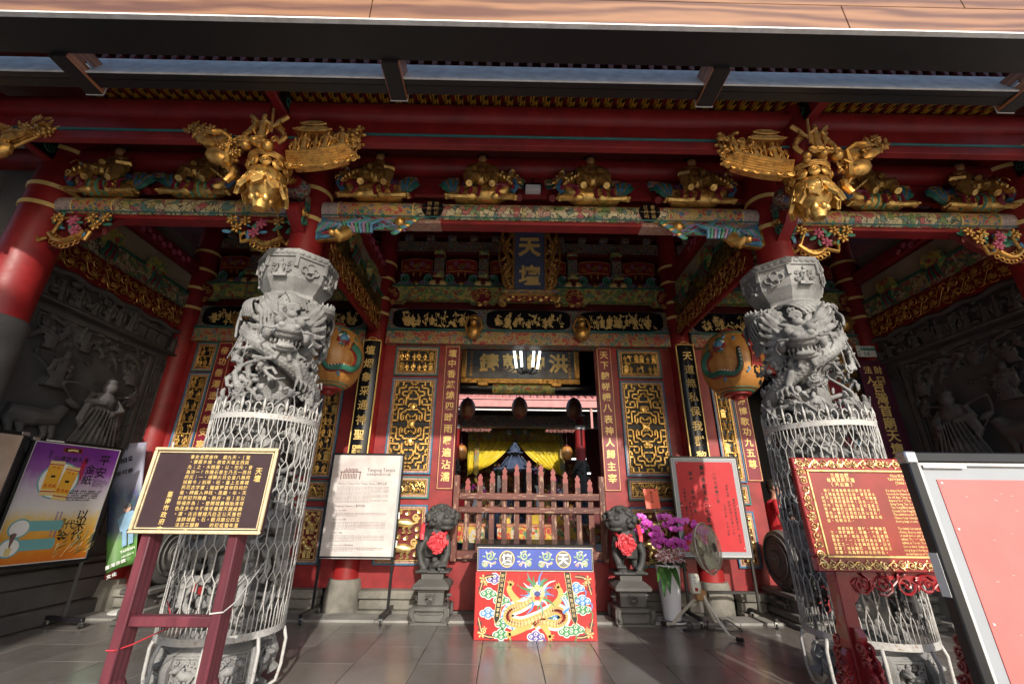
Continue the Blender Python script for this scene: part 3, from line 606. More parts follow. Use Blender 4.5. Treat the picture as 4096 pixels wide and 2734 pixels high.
# lintel frieze of the partition, tier by tier
def tier(name, z0, z1, y0, mat, x0, x1, bev=.006): 
    g = MB(); g.bx(x0, x1, y0, YW+.18, z0, z1, 0, bev); return g.obj(name, mat, G)
for x0, x1 in ((-2.28, 2.28), (-5.34, -2.62), (2.62, 5.34)):
    w = x1-x0
    tier('painted_lintel', 3.69, 3.91, YW-.10, 'painted_bats', x0, x1); tier('lintel_edge', 3.912, 3.94, YW-.12, 'teal', x0, x1)
    bb = tier('lacquer_board', 3.942, 4.31, YW-.07, 'painted_dark', x0, x1)
    npan = 3 if w > 4 else 2
    for i in range(npan):
        fr = Fr((x0+(i+.5)*w/npan, YW-.071, 4.127)); pw = w/npan*.45; g = MB(fr); g.prism([(math.copysign(abs(math.cos(t))**.35, math.cos(t))*pw, math.copysign(abs(math.sin(t))**.45, math.sin(t))*.17) for t in np.linspace(0, 6.283, 40)[:-1]], 0, .010, 0)
        o = g.obj('lacquer_panel', 'black_lacquer', bb); q = MB(fr.at(-pw*.8, -.14, .0105)); rng = random.Random(i+int(x0*10))
        for k in range(64):
            x = rng.uniform(.02, 1.6)*pw; y = .02+rng.random()**1.3*.22
            if k % 8 == 0: fig(q, x, y*.3, rng.uniform(.13, .19), 0, 0, rng, seg=6)
            else:
                for e in range(3): leaf(q, x, y, rng.uniform(.02, .055), rng.uniform(0, 6.3), .001, 0)
                if k % 2: q.tube([(x, y*.4, 0), (x+rng.uniform(-.05, .05), y+.04, .002)], .004, 4)
        for v in q.V: pass
        oo = tag(q.obj('gilt_painting', 'gold_paint', o), kind='stuff'); 
    # wavy painted beam with hanging gilt medallions
    n = 3 if w > 4 else 2; xs = np.linspace(0, 1, 97); per = (xs*n) % 1
    low = 4.47+.0*xs-np.where((per < .13) | (per > .87), .05, 0)+.0
    poly = [(x0+a*w, b) for a, b in zip(xs, low)]+[(x1, 4.70), (x0, 4.70)]
    g = MB(Fr((0, YW-.11, 0))); g.prism(poly, -.12, 0); wb = g.obj('wavy_beam', 'painted_green', G); g = MB(); g.bx(x0, x1, YW-.13, YW-.10, 4.702, 4.722); g.obj('beam_edge', 'green', wb)
    for i in range(n+1):
        xm = x0+i*w/n; cl = (max(xm-.15, x0), min(xm+.15, x1)); g = MB(Fr((xm, YW-.112, 4.52))); a0, a1 = cl[0]-xm, cl[1]-xm
        g.prism([(max(a0, min(a1, c*.15)), d*.15+.01) for c, d in [(math.cos(t), math.sin(t)) for t in np.linspace(0, 6.28, 28)[:-1]]]+[] , 0, .014, 1)
        for q in range(5):
            aa = math.pi*(.1+.2*q)*1.25-.3
            cx, cy = math.cos(aa)*.085, math.sin(aa)*.085
            if a0-.01 <= cx <= a1+.01: g.tube(spiral((cx, cy, .016), .045, 1.3, aa, 1, 12), .009, 5)
        for sx in (-1, 1):
            if a0-.01 <= sx*.05 <= a1+.01: g.tube(spiral((sx*.05, -.13, .016), .045, 1.4, 0, sx, 12), .012, 5); g.ell((sx*.05, -.13, .005), (.05, .05, .012), 1)
        if a0 < -.1 and a1 > .1: g.tube(ring_pts((0, .01, .014), .145, 26)[:, [0, 1, 2]], .010, 6, 0, True)
        g.obj('gilt_medallion', ['gold_bright', 'maroon'], wb)
    # carved scroll brackets, then painted blocks and panels above them
    nb = 6 if w > 4 else 4
    for i in range(nb):
        xm = x0+(i+.5)*w/nb; hw = w/nb/2
        g = MB(Fr((xm, YW-.04, 4.73)))
        for sx in (-1, 1):
            g.tube(spiral((sx*hw*.55, .15, 0), .085, 1.5, 1.5 if sx > 0 else 1.64, sx, 18), np.linspace(.022, .012, 18), 6, 1); g.tube(spiral((sx*hw*.3, .06, .01), .055, 1.4, 3, -sx, 14), .012, 6, 2)
            g.tube([(sx*hw*.95, .0, 0), (sx*hw*.7, .05, .02), (sx*hw*.3, .02, .02), (sx*.04, .05, .02)], [.03, .03, .022, .012], 6, 3); leaf(g, sx*hw*.75, .2, .1, 1.57+sx, 0, 2); leaf(g, sx*hw*.45, .02, .12, .4 if sx > 0 else 2.7, .02, 3); leaf(g, sx*hw*.15, .2, .1, 1.57, 0, 0)
        g.ell((0, .06, .01), (.05, .05, .03), 0); g.obj('scroll_bracket', ['gold', 'green_lit', 'purple_lit', 'cloth_grey'], G)
        g = MB(Fr((xm, YW-.05, 4.985))); A = np.linspace(-1, 1, 13)
        g.prism([(a*hw*.68, .03*(1-a*a)) for a in A]+[(a*hw*.7, .24+.035*(1-a*a)) for a in A[::-1]], -.08, .02, 1); g.tube([(a*hw*.68, .03*(1-a*a)+.012, .022) for a in A]+[(a*hw*.7, .23+.035*(1-a*a), .022) for a in A[::-1]], .008, 5, 0, True)
        for k in range(5):
            x = (k-2)*hw*.25; g.tube(spiral((x, .14+.03*(1 if k % 2 else -1), .022), .05, 1.3, k, 1 if k % 2 else -1, 12), .0075, 5, (0, 2, 3, 2, 0)[k])
        g.box((0, .145, .024), (.15, .05, .015), 0, R=rz(.35)); g.obj('painted_cartouche', ['gold', 'red_wall', 'purple_lit', 'green_lit'], G)
    for i in range(nb+1):
        xm = x0+i*w/nb
        if xm-x0 < .1 or x1-xm < .1: continue
        g = MB(Fr((xm, YW-.06, 4.86))); g.bx(-.085, .085, .0, .09, -.1, .10, 0, .02); g.bx(-.07, .07, -.03, 0, -.1, .09, 2, .004); g.bx(-.10, .10, .0905, .12, -.1, .105, 1, .008); g.bx(-.085, .085, .12, .40, -.1, .04, 1, .004); g.bx(-.09, .09, .44, .53, -.1, .12, 0, .02); g.bx(-.075, .075, .4, .44, -.1, .1, 2, .004)
        for sx in (-1, 1): g.ell((sx*.07, -.09, .02), (.085, .07, .05), 3)
        flower(g, 0, -.09, .05, .07, 2); g.obj('bracket_block', ['painted_green', 'painted_dark', 'dark_red', 'gold_paint'], G)
    tier('painted_beam_upper', 5.40, 5.62, YW-.06, 'painted_dark', x0, x1); tier('beam_upper_edge', 5.36, 5.398, YW-.08, 'dark_red', x0, x1)
    for i in range(nb*2):
        xm = x0+(i+.5)*w/nb/2; g = MB(); g.bx(xm-.07, xm+.07, YW-.12, YW+.1, 5.624, 5.72, 0, .015); g.obj('bracket_block', 'painted_dark', G)
    tier('upper_purlin_board', 5.725, 5.82, YW-.05, 'dark_red', x0, x1)
# wall above, rear wall of the passage and the roof
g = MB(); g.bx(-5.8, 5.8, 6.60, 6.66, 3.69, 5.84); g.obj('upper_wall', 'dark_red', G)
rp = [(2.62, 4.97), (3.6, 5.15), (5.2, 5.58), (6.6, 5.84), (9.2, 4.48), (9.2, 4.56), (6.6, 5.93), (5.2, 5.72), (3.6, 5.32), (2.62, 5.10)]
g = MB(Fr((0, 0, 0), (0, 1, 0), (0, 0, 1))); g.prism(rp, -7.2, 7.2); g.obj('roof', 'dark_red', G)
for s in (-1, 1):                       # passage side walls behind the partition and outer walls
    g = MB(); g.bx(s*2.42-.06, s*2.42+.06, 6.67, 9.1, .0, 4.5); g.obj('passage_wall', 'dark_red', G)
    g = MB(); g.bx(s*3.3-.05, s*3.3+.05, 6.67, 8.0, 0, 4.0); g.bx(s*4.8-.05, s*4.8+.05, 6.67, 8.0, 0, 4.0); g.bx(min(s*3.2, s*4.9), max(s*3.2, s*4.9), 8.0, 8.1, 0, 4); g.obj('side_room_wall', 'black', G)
    g = MB(); g.bx(min(s*5.75, s*6.1), max(s*5.75, s*6.1), 4.0, 9.1, 0, 4.5); g.obj('outer_wall', 'plaster', G)
    g = MB(); g.bx(min(s*5.75, s*6.1), max(s*5.75, s*6.1), 4.0, 6.6, 4.501, 5.4); g.obj('outer_wall', 'plaster', G)
    g = MB(); g.bx(min(s*6.1, s*14), max(s*6.1, s*14), 3.6, 6.4, 0, 5.0); g.obj('neighbour_wall', 'plaster', G)
# ---------------------------------------------------------------- porch beams, eave, brackets
def poly_along(g, pts, x0, x1, mat=0):
    g.fr = Fr((0, 0, 0), (0, 1, 0), (0, 0, 1)); g.prism(pts, x0, x1, mat); g.fr = None
# main painted beam and the side beams
def painted_beam(x0, x1, main):
    g = MB(); r = .118; zc = 4.20; prof = [(math.cos(a)*r*1.05, math.sin(a)*r) for a in np.linspace(0, 2*math.pi, 25)[:-1]]
    e = .17; L = x1-x0
    g.fr = Fr((0, YC, zc), (0, 1, 0), (0, 0, 1))
    g.prism(prof, x0, x0+e, 1, smooth=True); g.prism(prof, x1-e, x1, 1, smooth=True)
    bw = L*.17; g.prism([(a*1.012, b*1.012) for a, b in prof], x0+e, x0+e+bw, 2, smooth=True); g.prism([(a*1.012, b*1.012) for a, b in prof], x1-e-bw, x1-e, 2, smooth=True); g.prism(prof, x0+e+bw, x1-e-bw, 0, smooth=True)
    g.fr = None
    o = g.obj('painted_beam', ['painted_beam', 'painted_end', 'painted_border'], G, 60)
    for x in (x0+e, x0+e+bw, x1-e-bw, x1-e):
        q = MB(); q.tube(ring_pts((x, YC, zc), .122, 28, 'x'), .006, 6, 0, True); q.obj('gilt_ring', 'gold_paint', o)
    q = MB(); q.bx(x0+.04, x1-.04, YC-.07, YC+.07, zc-.148, zc-.100, 0, .006); q.obj('beam_keel', 'red_wall', o)
    if main:
        for ka, kb in ((x0+.05, x0+L*.27), (x1-L*.27, x1-.05)): q = MB(); q.bx(ka, kb, YC-.074, YC+.074, zc-.152, zc-.099, 0, .004); q.obj('painted_keel', 'painted_edge', o)
        for sx, tx in ((-1, ('統元氣', '刻象形')), (1, ('雷靈震', '日月明'))):
            fr = Fr((sx*1.14, YC-.1195, zc)); q = MB(fr); q.prism([(math.cos(a)*.115, math.sin(a)*.10) for a in np.linspace(0, 6.283, 28)[:-1]], -.04, .004); c = q.obj('inscription_roundel', 'black_lacquer', o)
            for k, t in enumerate(tx): chars(c, fr, t, .038-.076*k, .06, .06, .052, 'gold_pale', z=.0045, bold=.012, ext=.01)
    q = MB(); q.bx(x0+.02, x1-.02, YC-.125, YC-.115, zc-.112, zc-.098, 0, .003); q.obj('beam_fillet', 'teal', o)
    return o
painted_beam(-2.30, 2.30, True); painted_beam(-5.06, -2.60, False); painted_beam(2.60, 5.06, False)
# purlins: the outer eave purlin with its shaped board, and the ones behind
YP = 3.07
def purlin(y, z, r, x0=-6.6, x1=6.6, name='purlin', mat='red_lacquer'):
    g = MB(); g.fr = Fr((0, y, z), (0, 1, 0), (0, 0, 1)); g.prism([(math.cos(a)*r, math.sin(a)*r) for a in np.linspace(0, 6.2832, 29)[:-1]], x0, x1, 0, smooth=True); g.fr = None; return g.obj(name, mat, G, 60)
purlin(YP, 4.765, .11); purlin(YC, 4.86, .115); purlin(4.75, 5.02, .11); purlin(5.6, 5.54, .09)
def eave_board(y):
    # board under the purlin: its lower part steps down over the pendants
    for x0, x1, z in ((-6.6, -4.95, 4.47), (-4.95, -2.98, 4.50), (-2.98, -1.97, 4.44), (-1.97, 1.97, 4.50), (1.97, 2.98, 4.44), (2.98, 4.95, 4.50), (4.95, 6.6, 4.47)):
        g = MB(); g.bx(x0+.001, x1-.001, y-.03, y+.03, z+.012, 4.672, 0, .003); b = g.obj('eave_board', 'red_lacquer', G)
        g = MB(); g.bx(x0+.002, x1-.002, y-.05, y+.045, z-.012, z+.011, 0, .006); g.obj('green_fillet', 'teal', b)
        g = MB(); g.bx(x0+.003, x1-.003, y-.035, y+.035, z-.10, z-.0125, 0, .003); g.obj('lower_board', 'red_wall', b)
eave_board(YP)
g = MB(); g.bx(-5.1, 5.1, YC+.05, YC+.1, 4.52, 4.75); g.obj('tie_board', 'red_wall', G)
purlin(YC+.35, 4.58, .085, -5.1, 5.1, 'tie_beam'); None
# eave boards painted yellow between dark rafters
rb = MB(); rb.bx(-.047, .047, 0, .62, -.006, .006); rbm = rb.mesh('eave_slat', 'rafter_board'); rf = MB(); rf.bx(-.022, .022, 0, .66, -.04, .03, 0, .005); rfm = rf.mesh('rafter', 'dark_red')
for i in range(-36, 37):
    x = i*.118; a = link('eave_slat', rbm, G); a.location = (x, 2.62, 4.852); a.rotation_euler = (R_(6), 0, 0)
    b = link('rafter', rfm, G); b.location = (x+.059, 2.60, 4.878); b.rotation_euler = (R_(6), 0, 0)
# painted out-thrust arms over the columns (slanting in the picture)
for x in (-5.24, -XC, XC, 5.24):
    g = MB(); g.bx(x-.045, x+.045, 2.72, 3.9, 4.66, 4.90, 0, .01); o = g.obj('eave_arm', 'red_lacquer', G)
    for s in (-1, 1):
        q = MB(Fr((x+s*.046, 3.35, 4.78), (0, 1, 0) if s > 0 else (0, -1, 0), (0, 0, 1))); q.bx(-.55, .5, -.10, .10, 0, .004, 0)
        for k in range(5): q.tube(spiral((-.4+k*.2, .0, .006), .06, 1.4, k, 1 if k % 2 else -1, 12), .008, 5, 1)
        q.obj('painted_side', ['black', 'green'], o)
# ---------------------------------------------------------------- gilt pendants and carvings at the column heads
def lotus(x, y, z):
    p = MB(); p.lathe([(.125, 0), (.13, .35), (.125, .78)], (x, y, z+.36), 24); post = p.obj('pendant_post', 'red_lacquer', G)
    g = MB(); pr = [(.0, -.02), (.06, -.015), (.12, .06), (.165, .16), (.15, .26), (.12, .30)]
    g.lathe(pr, (x, y, z), 24)
    for i in range(9):
        a = 2*math.pi*i/9; c = np.array([math.cos(a), math.sin(a), 0]); t = np.array([-math.sin(a), math.cos(a), 0])
        q = Fr(np.array([x, y, z])+c*.165+np.array([0, 0, .13]), t, (c*-.35+np.array([0, 0, 1])), None); g2 = MB(q)
        g2.prism([(-.058, .10), (.058, .10), (.062, .03), (.045, -.02), (.05, -.06), (.025, -.075), (.0, -.12), (-.025, -.075), (-.05, -.06), (-.045, -.02), (-.062, .03)], -.02, .006); g2.tube(spiral((.022, .05, .008), .032, 1.6, 0, 1, 16), .006, 5); g2.tube(spiral((-.03, .0, .008), .024, 1.6, 2, -1, 14), .006, 5); g2.tube([(-.058, .10, .008), (.058, .10, .008), (.062, .03, .008), (.045, -.02, .008), (.05, -.06, .008), (0, -.12, .008), (-.05, -.06, .008), (-.045, -.02, .008), (-.062, .03, .008)], .0055, 5, 0, True)
        g.merge(g2)
    for i in range(7):
        a = 2*math.pi*i/7+.3; g.ell((x+math.cos(a)*.07, y+math.sin(a)*.07, z+.0), (.032, .032, .04))
    g.lathe([(.05, -.09), (.062, -.05), (.075, -.02)], (x, y, z), 14)
    g.obj('lotus_bud', 'gold_bright', post)
    h = MB()
    for i in range(10):
        a = 2*math.pi*i/10; c = np.array([math.cos(a), math.sin(a), 0]); q = Fr(np.array([x, y, z+.31])+c*.155, (-math.sin(a), math.cos(a), 0), (0, 0, 1)); m2 = MB(q); m2.ell((0, 0, 0), (.052, .05, .022)); m2.tube(spiral((0, 0, .02), .035, 1.4, 0, 1, 12), .007, 5); h.merge(m2)
    for k in range(3): h.tube(ring_pts((x, y, z+.365+k*.018), .165+k*.004, 28), .011, 6, 0, True)
    h.obj('lotus_collar', 'gold', post); return post
def warrior(x, y, z, h, s, post):
    q = Fr((x, y, z), (1, 0, 0), (0, 0, 1)); g = MB(q); rng = random.Random(int(x*50))
    fig(g, 0, .05, h*.88, .05, 0, rng, lean=.05*s, seg=10)
    for k in range(9): g.ell((rng.uniform(-.16, .16), rng.uniform(0, .09), rng.uniform(0, .08)), rng.uniform(.03, .05)); g.tube(spiral((rng.uniform(-.15, .15), .05, .09), .035, 1.4, k, 1, 10), .009, 5)
    for sx in (-1, 1):
        t = np.linspace(0, 1, 10); g.tube(np.stack([sx*(.13+.05*np.sin(t*7)), .08+t*h*.85, .02+.0*t], 1), .022, 6); g.tube(np.stack([sx*(.06+.1*t+.03*np.sin(t*6)), h*.6+.25*h*np.sin(t*3), .06-.04*t], 1), .014, 6)
    g.tube([(-.12*s, .1, .12), (-.1*s, h*.95, .14)], .011, 6); g.obj('gilt_warrior', 'gold', post)
def boat(x, y, z, s, seed):
    rng = random.Random(seed); q = Fr((x, y, z), (s, 0, 0), (0, 0, 1), (0, -1, 0)); g = MB(q)   # grows away from the pendant
    A = np.linspace(0, 1, 14); rim = lambda a: .035+.10*a*a
    for k in range(7):                                        # planked hull, each strake a bent rib
        g.tube([(-.02+a*(.50+.02*k), rim(a)-(.018*k)*(1-.3*a)-.03*math.sin(a*3), .10-.012*k+.03*math.sin(a*3)) for a in A], np.full(14, .0135), 6)
    g.prism([(a*.5, rim(a)-.01) for a in A]+[(a*.46+.02, rim(a)-.09) for a in A[::-1]], -.05, .07)
    for k in range(12): g.tube(spiral((.0+.05*k, -.065+.09*(k/12)**2+.01*(k % 2), .06), .035, 1.4, k, 1 if k % 2 else -1, 12), .011, 5)
    for k in range(6): fig(g, .03+k*.085, rim(k/6.)+.0, .20+.03*(k % 2), .06+.02*(k % 2), 0, rng, lean=rng.uniform(-.15, .15), seg=8)
    for k in range(3): fig(g, .09+k*.12, rim(k/4.)+.01, .18, .0, 0, rng, seg=7)
    for z0, w0, w1 in ((.27, .30, .20), (.335, .20, .12)):
        cx = .17; B = np.linspace(-1, 1, 9); g.prism([(cx+b*w0/2*1.15, z0+.022*abs(b)**3) for b in B]+[(cx+b*w1/2, z0+.055) for b in B[::-1]], -.05, .11)
        for k in range(9): b = -1+k/4.; g.tube([(cx+b*w0/2*1.1, z0+.018*abs(b)**3+.004, .113), (cx+b*w1/2, z0+.055, .10)], .006, 5)
        g.tube([(cx+b*w0/2*1.17, z0+.022*abs(b)**3, .115) for b in B], .008, 5)
    for k in range(4): g.tube([(.07+k*.066, .05, .07), (.07+k*.066, .27, .08)], .007, 5)
    for k in range(44): g.ell((rng.uniform(.36, .60), rng.uniform(.13, .38), rng.uniform(-.03, .09)), (rng.uniform(.015, .032), rng.uniform(.012, .022), .02), seg=(6, 5))
    for k in range(6): g.tube([(.40+.03*k, .10, .03), (.42+.03*k, .2, .05), (.38+.04*k, .34, .04)], .011, 6)
    for k in range(8): g.tube(spiral((rng.uniform(.34, .60), rng.uniform(.1, .38), .08), .03, 1.4, k, 1, 12), .009, 5)
    g.obj('gilt_boat_carving', 'gold', G)
def bouquet(x, y, z, s, seed):
    rng = random.Random(seed); q = Fr((x, y, z), (s, 0, 0), (0, 0, 1), (0, -1, 0)); g = MB(q)
    for k in range(54):
        t = rng.random(); px = .04+t*.48; py = .02+t*.30+rng.uniform(-.02, .22)*(1-t*.55)
        if k % 3 == 0: flower(g, px, py, rng.uniform(.035, .055), rng.uniform(0, .1), 0, 6)
        else:
            leaf(g, px, py, rng.uniform(.06, .10), rng.uniform(0, 3.0), rng.uniform(-.02, .08)); g.ell((px, py, .02), rng.uniform(.015, .03))
    g.tube([(.10, -.04, .04), (.13, .12, .05), (.10, .22, .09), (.17, .27, .12), (.24, .25, .13)], [.045, .04, .022, .02, .03], 8)   # crane neck and head
    g.tube([(.24, .25, .13), (.33, .24, .14)], [.022, .006], 6)
    g.ell((.2, .06, .05), (.12, .085, .06), R=rz(.5)); leaf(g, .22, .14, .22, .5, .09)
    for k in range(5): leaf(g, .16+.03*k, .16, .17, 1.2-.1*k, .05)
    g.tube([(.05, -.12, .02), (.12, -.02, .03), (.35, .2, .02), (.56, .4, .0)], [.02, .022, .018, .012], 7)
    g.tube([(.05, -.06, .02), (.04, -.14, .03), (.08, -.2, .03)], [.03, .035, .03], 8); g.obj('gilt_flower_carving', 'gold', G)
for s in (-1, 1):
    post = lotus(s*2.44 - .06, YP, 3.76); warrior(s*2.44-.06-s*.0, YP-.15, 4.16, .36, s, post)
    boat(s*2.22-.06, YP-.04, 4.14, -s, 5+s); bouquet(s*2.66-.06, YP-.04, 4.10, s, 9+s)
    post = lotus(s*5.26, YP, 3.76); bouquet(s*5.05, YP-.04, 4.12, -s, 19+s); warrior(s*5.26, YP-.17, 4.14, .44, s, post)
# ---------------------------------------------------------------- beast supports with riders on the beam
def make_beast(kind):
    # reclining dragon fish (kind 0) or striped lion (kind 1) rearing its head at +u, with a seated rider; parts share meshes
    R = Fr((0, 0, 0)); b = MB(R); c = MB(R); d = MB(R); e = MB(R); rng = random.Random(kind+3)
    b.tube([(-.30, .09, .02), (-.18, .10, .04), (.0, .11, .05), (.13, .10, .06), (.22, .16, .06), (.25, .24, .05)], [.05, .085, .092, .095, .095, .085], 12)
    b.ell((.14, .06, .1), (.07, .055, .05)); b.ell((-.12, .05, .1), (.08, .05, .05))
    b.tube([(.16, .06, .1), (.24, .025, .13), (.32, .03, .13)], [.045, .032, .035], 7); b.tube([(-.10, .05, .11), (-.20, .025, .13), (-.30, .03, .13), (-.36, .04, .12)], [.045, .03, .03, .035], 7)
    for k in range(4): b.ell((.34, .02, .10+.02*k), (.024, .014, .011)); b.ell((-.385, .03, .09+.02*k), (.022, .014, .011))
    hf = Fr((.27, .0, .30), unit((.1, -1, 0)), unit((-.75, 0, .66)))      # head thrown back, jaws to the sky
    h = MB(); dragon_head(h, Fr((0, 0, 0), (1, 0, 0), (0, 1, 0))); n3 = unit((.62, -.15, .77)); u3 = unit(np.cross((0, 0, 1.0), n3)); v3 = np.cross(n3, u3); hd_ = MB(); hd_.merge(h, R=np.stack([u3, v3, n3], 1), t=(.25, -.06, .27), sc=.72)
    for V_ in hd_.V: b.V.append(V_)
    for f_, m_, s_ in hd_.F: b.F.append((f_+b.n, 0, True))
    b.n += sum(len(V_) for V_ in hd_.V)
    for k in range(60): a = rng.uniform(-.2, 2.2); x = rng.uniform(-.2, .2); b.ell((x, .11+.088*math.sin(a), .05+.088*math.cos(a)), (.018, .014, .012), seg=(6, 4))
    if kind == 1:
        for k in range(6): c.tube(ring_pts((-.2+k*.075, .11, .05), .098, 9, 'x', .5, 3.0, False), .011, 5, 0)
    else:
        for k in range(11): c.prism([(-.3+k*.05, .175), (-.265+k*.05, .175), (-.30+k*.05, .25)], .0, .025, 0)
    d.tube([(.3, .22, .1), (.22, .17, .14), (.12, .16, .15), (.06, .2, .12)], [.03, .03, .025, .01], 7); d.tube([(.2, .18, .14), (.15, .08, .16), (.2, .02, .15)], [.024, .024, .01], 6); d.ell((.385, .33, .08), (.03, .05, .03)); d.tube([(.33, .12, .14), (.30, .20, .15)], .022, 6)
    for k in range(3): d.tube([(-.05-.09*k, .03, .14), (-.03-.09*k, .12, .155), (-.07-.09*k, .19, .13)], [.02, .018, .006], 6)
    # cloud scrolls, wings and tail plumes in colour, standing up behind the back
    for k in range(5):
        x = -.04-.085*k; e.tube(spiral((x, .25+.02*math.sin(k*2), .02), .062, 1.6, k, 1 if k % 2 else -1, 18), .018, 6, (0, 1, 3)[k % 3]); e.tube([(x+.04, .16, .03), (x, .2, .05), (x-.05, .19, .06), (x-.1, .24, .05)], [.026, .028, .022, .008], 6, (1, 0, 4)[k % 3])
    for k in range(9): a = 2.5-.22*k; e.tube([(-.28, .12, .03), (-.33+math.cos(a)*.08, .14+math.sin(a)*.06, .05), (-.35+math.cos(a)*.10, .15+math.sin(a)*.13, .06), (-.36+math.cos(a)*.13, .22+math.sin(a)*.10, .05)], [.028, .026, .018, .005], 6, (0, 1, 4)[k % 3])
    for k in range(8): e.tube([(.20, .30, .03), (.13-.012*k, .31+.014*k, .02+.01*k), (.05-.01*k, .34-.012*k, .02+.02*k)], [.022, .02, .005], 6, (1, 0, 4)[k % 3])
    e.tube([(.31, .1, .12), (.36, .17, .13), (.33, .24, .14), (.38, .29, .12)], [.03, .03, .02, .008], 6, 1); e.ell((.29, .36, .12), .02, 2); e.ell((.21, .37, .10), .02, 2)
    f = MB(R)                                                                                   # rider
    f.ell((-.02, .30, .06), (.115, .10, .10)); f.ell((-.02, .42, .055), (.085, .085, .075)); f.ell((-.02, .50, .05), (.078, .055, .062))
    for s in (-1, 1):
        f.tube([(s*.05-.02, .28, .10), (s*.14-.02, .27, .16), (s*.13-.02, .17, .17), (s*.12-.02, .13, .21)], [.065, .065, .045, .035], 8); f.tube([(s*.08-.02, .50, .05), (s*.14-.02, .41, .09), (s*.07-.02, .38, .15)], [.04, .046, .03], 7); f.tube([(s*.14-.02, .42, .08), (s*.15-.02, .31, .08)], [.036, .014], 6)
        for k in range(4): f.tube([(s*(.03+.03*k)-.02, .34, .15), (s*(.05+.035*k)-.02, .27, .18), (s*(.04+.03*k)-.02, .2, .16)], .011, 5)
    hd = MB(R); hd.ell((-.02, .575, .07), (.05, .058, .054)); hd.ell((-.02, .622, .06), (.054, .032, .055), 1); hd.tube([(-.11, .61, .03), (-.07, .65, .05), (.03, .65, .05), (.07, .61, .03)], .013, 6, 1)
    mats = [(b, ['gold_bright'], 'body'), (c, ['green_lit' if kind else 'teal'], 'stripes'), (d, ['maroon'], 'harness'), (e, ['green', 'blue', 'white_enamel', 'purple', 'gold_dark'], 'plumes'), (f, ['gold_bright'], 'rider'), (hd, ['tan_plastic', 'black'], 'rider_head')]
    return [(m.mesh(n, mt), n) for m, mt, n in mats]
BEAST = [make_beast(0), make_beast(1)]
def place_beast(x, s, kind, z=4.305, rot=0.0, sc=1.0):
    root = link('carved_beast', BEAST[kind][0][0], G); root.matrix_parent_inverse = Matrix.Translation((0, -YW, 0))
    root.location = (x, YC-.03, z); root.scale = (s*sc, sc, sc)
    for me, nme in BEAST[kind][1:]:
        o = bpy.data.objects.new(nme, me); COL.objects.link(o); o.parent = root
for px, sx, kd in ((865, -1, 0), (1110, 1, 0), (1350, -1, 0), (1590, 1, 0)):
    q = P(px, 440, YC); place_beast(q[0], sx, kd)
for px, sx in ((265, -1), (480, 1), (1975, -1), (2195, 1)):
    q = P(px, 430, YC); place_beast(q[0], sx, 1, sc=1.0)
# painted bracket blocks between the beasts
for px in (810, 950, 1045, 1190, 1262, 1400, 1490, 1640, 340, 385, 440, 2040, 2110, 175, 2290):
    q = P(px, 395, YC+.12); g = MB(Fr((q[0], YC+.10, 4.66))); g.bx(-.075, .075, 0, .09, -.08, .08, 0, .018); g.bx(-.06, .06, -.04, 0, -.08, .07, 1, .004); g.tube([(0, -.02, 0), (0, -.12, .02), (-.0, -.22, .12)], [.06, .055, .04], 8, 2); g.obj('bracket_block', ['painted_border', 'teal', 'red_wall'], G)
# ---------------------------------------------------------------- phoenix and basket brackets below the beam
def phoenix(x, s):
    q = Fr((x, YC-.05, 3.98), (s, 0, 0), (0, 0, 1), (0, -1, 0)); g = MB(); rng = random.Random(3)
    g.tube([(.30, -.06, .06), (.34, -.12, .12), (.30, -.18, .16), (.27, -.15, .2)], [.055, .052, .042, .026], 10, 0); g.ell((.25, -.17, .2), (.036, .032, .032), 0); g.tube([(.23, -.18, .22), (.18, -.20, .24)], [.018, .004], 6, 3)
    g.tube([(.3, -.06, .06), (.42, -.01, .05), (.56, .03, .03)], [.055, .04, .02], 9, 0)
    for k in range(6): g.tube([(.3-.01*k, -.05, .07), (.24-.025*k, -.02, .1), (.22-.03*k, -.07-.01*k, .13)], [.02, .016, .006], 6, (1, 2, 4)[k % 3])
    for k in range(8): g.tube([(.34+.03*k, -.10, .10), (.30+.035*k, -.03, .12), (.36+.04*k, .03, .10)], [.016, .015, .006], 6, (4, 1, 2)[k % 3])
    for k in range(9):                                                     # wing of blue quills
        x0 = .27-.028*k; g.tube([(x0, -.10-.004*k, .05), (x0-.02, .0, .03), (x0-.05, .085+.012*k, .0)], [.016, .017, .008], 6, 1, flat=.6)
    g.prism([(.30, -.11), (.04, -.14), (-.04, -.1), (-.06, .1), (-.02, .16), (.01, .0), (.08, -.06), (.3, -.05)], .0, .035, 0)
    for k in range(10):                                                    # tail plumes
        t = np.linspace(0, 1, 9); g.tube(np.stack([.42+t*(.30+.02*k), .01+.012*(k-4)+np.sin(t*5+k)*.03*(1+t)-t*.02*(k-5), .05+.0*t], 1), np.linspace(.014, .008, 9), 6, (2, 3, 4, 1, 2, 0)[k % 6])
        g.ell((.74+.02*k, .01+.03*(k-5)*.5, .05), (.035, .02, .012), (4, 1, 0)[k % 3])
    g.ell((.78, .04, .05), (.05, .05, .04), 0); g.V = [q(V_*np.array([1.12, 1.3, 1.2])) for V_ in g.V]; g.obj('phoenix_bracket', ['gold', 'sky_blue', 'purple_lit', 'maroon', 'green_lit'], G)
phoenix(-2.34, 1); phoenix(2.30, -1)
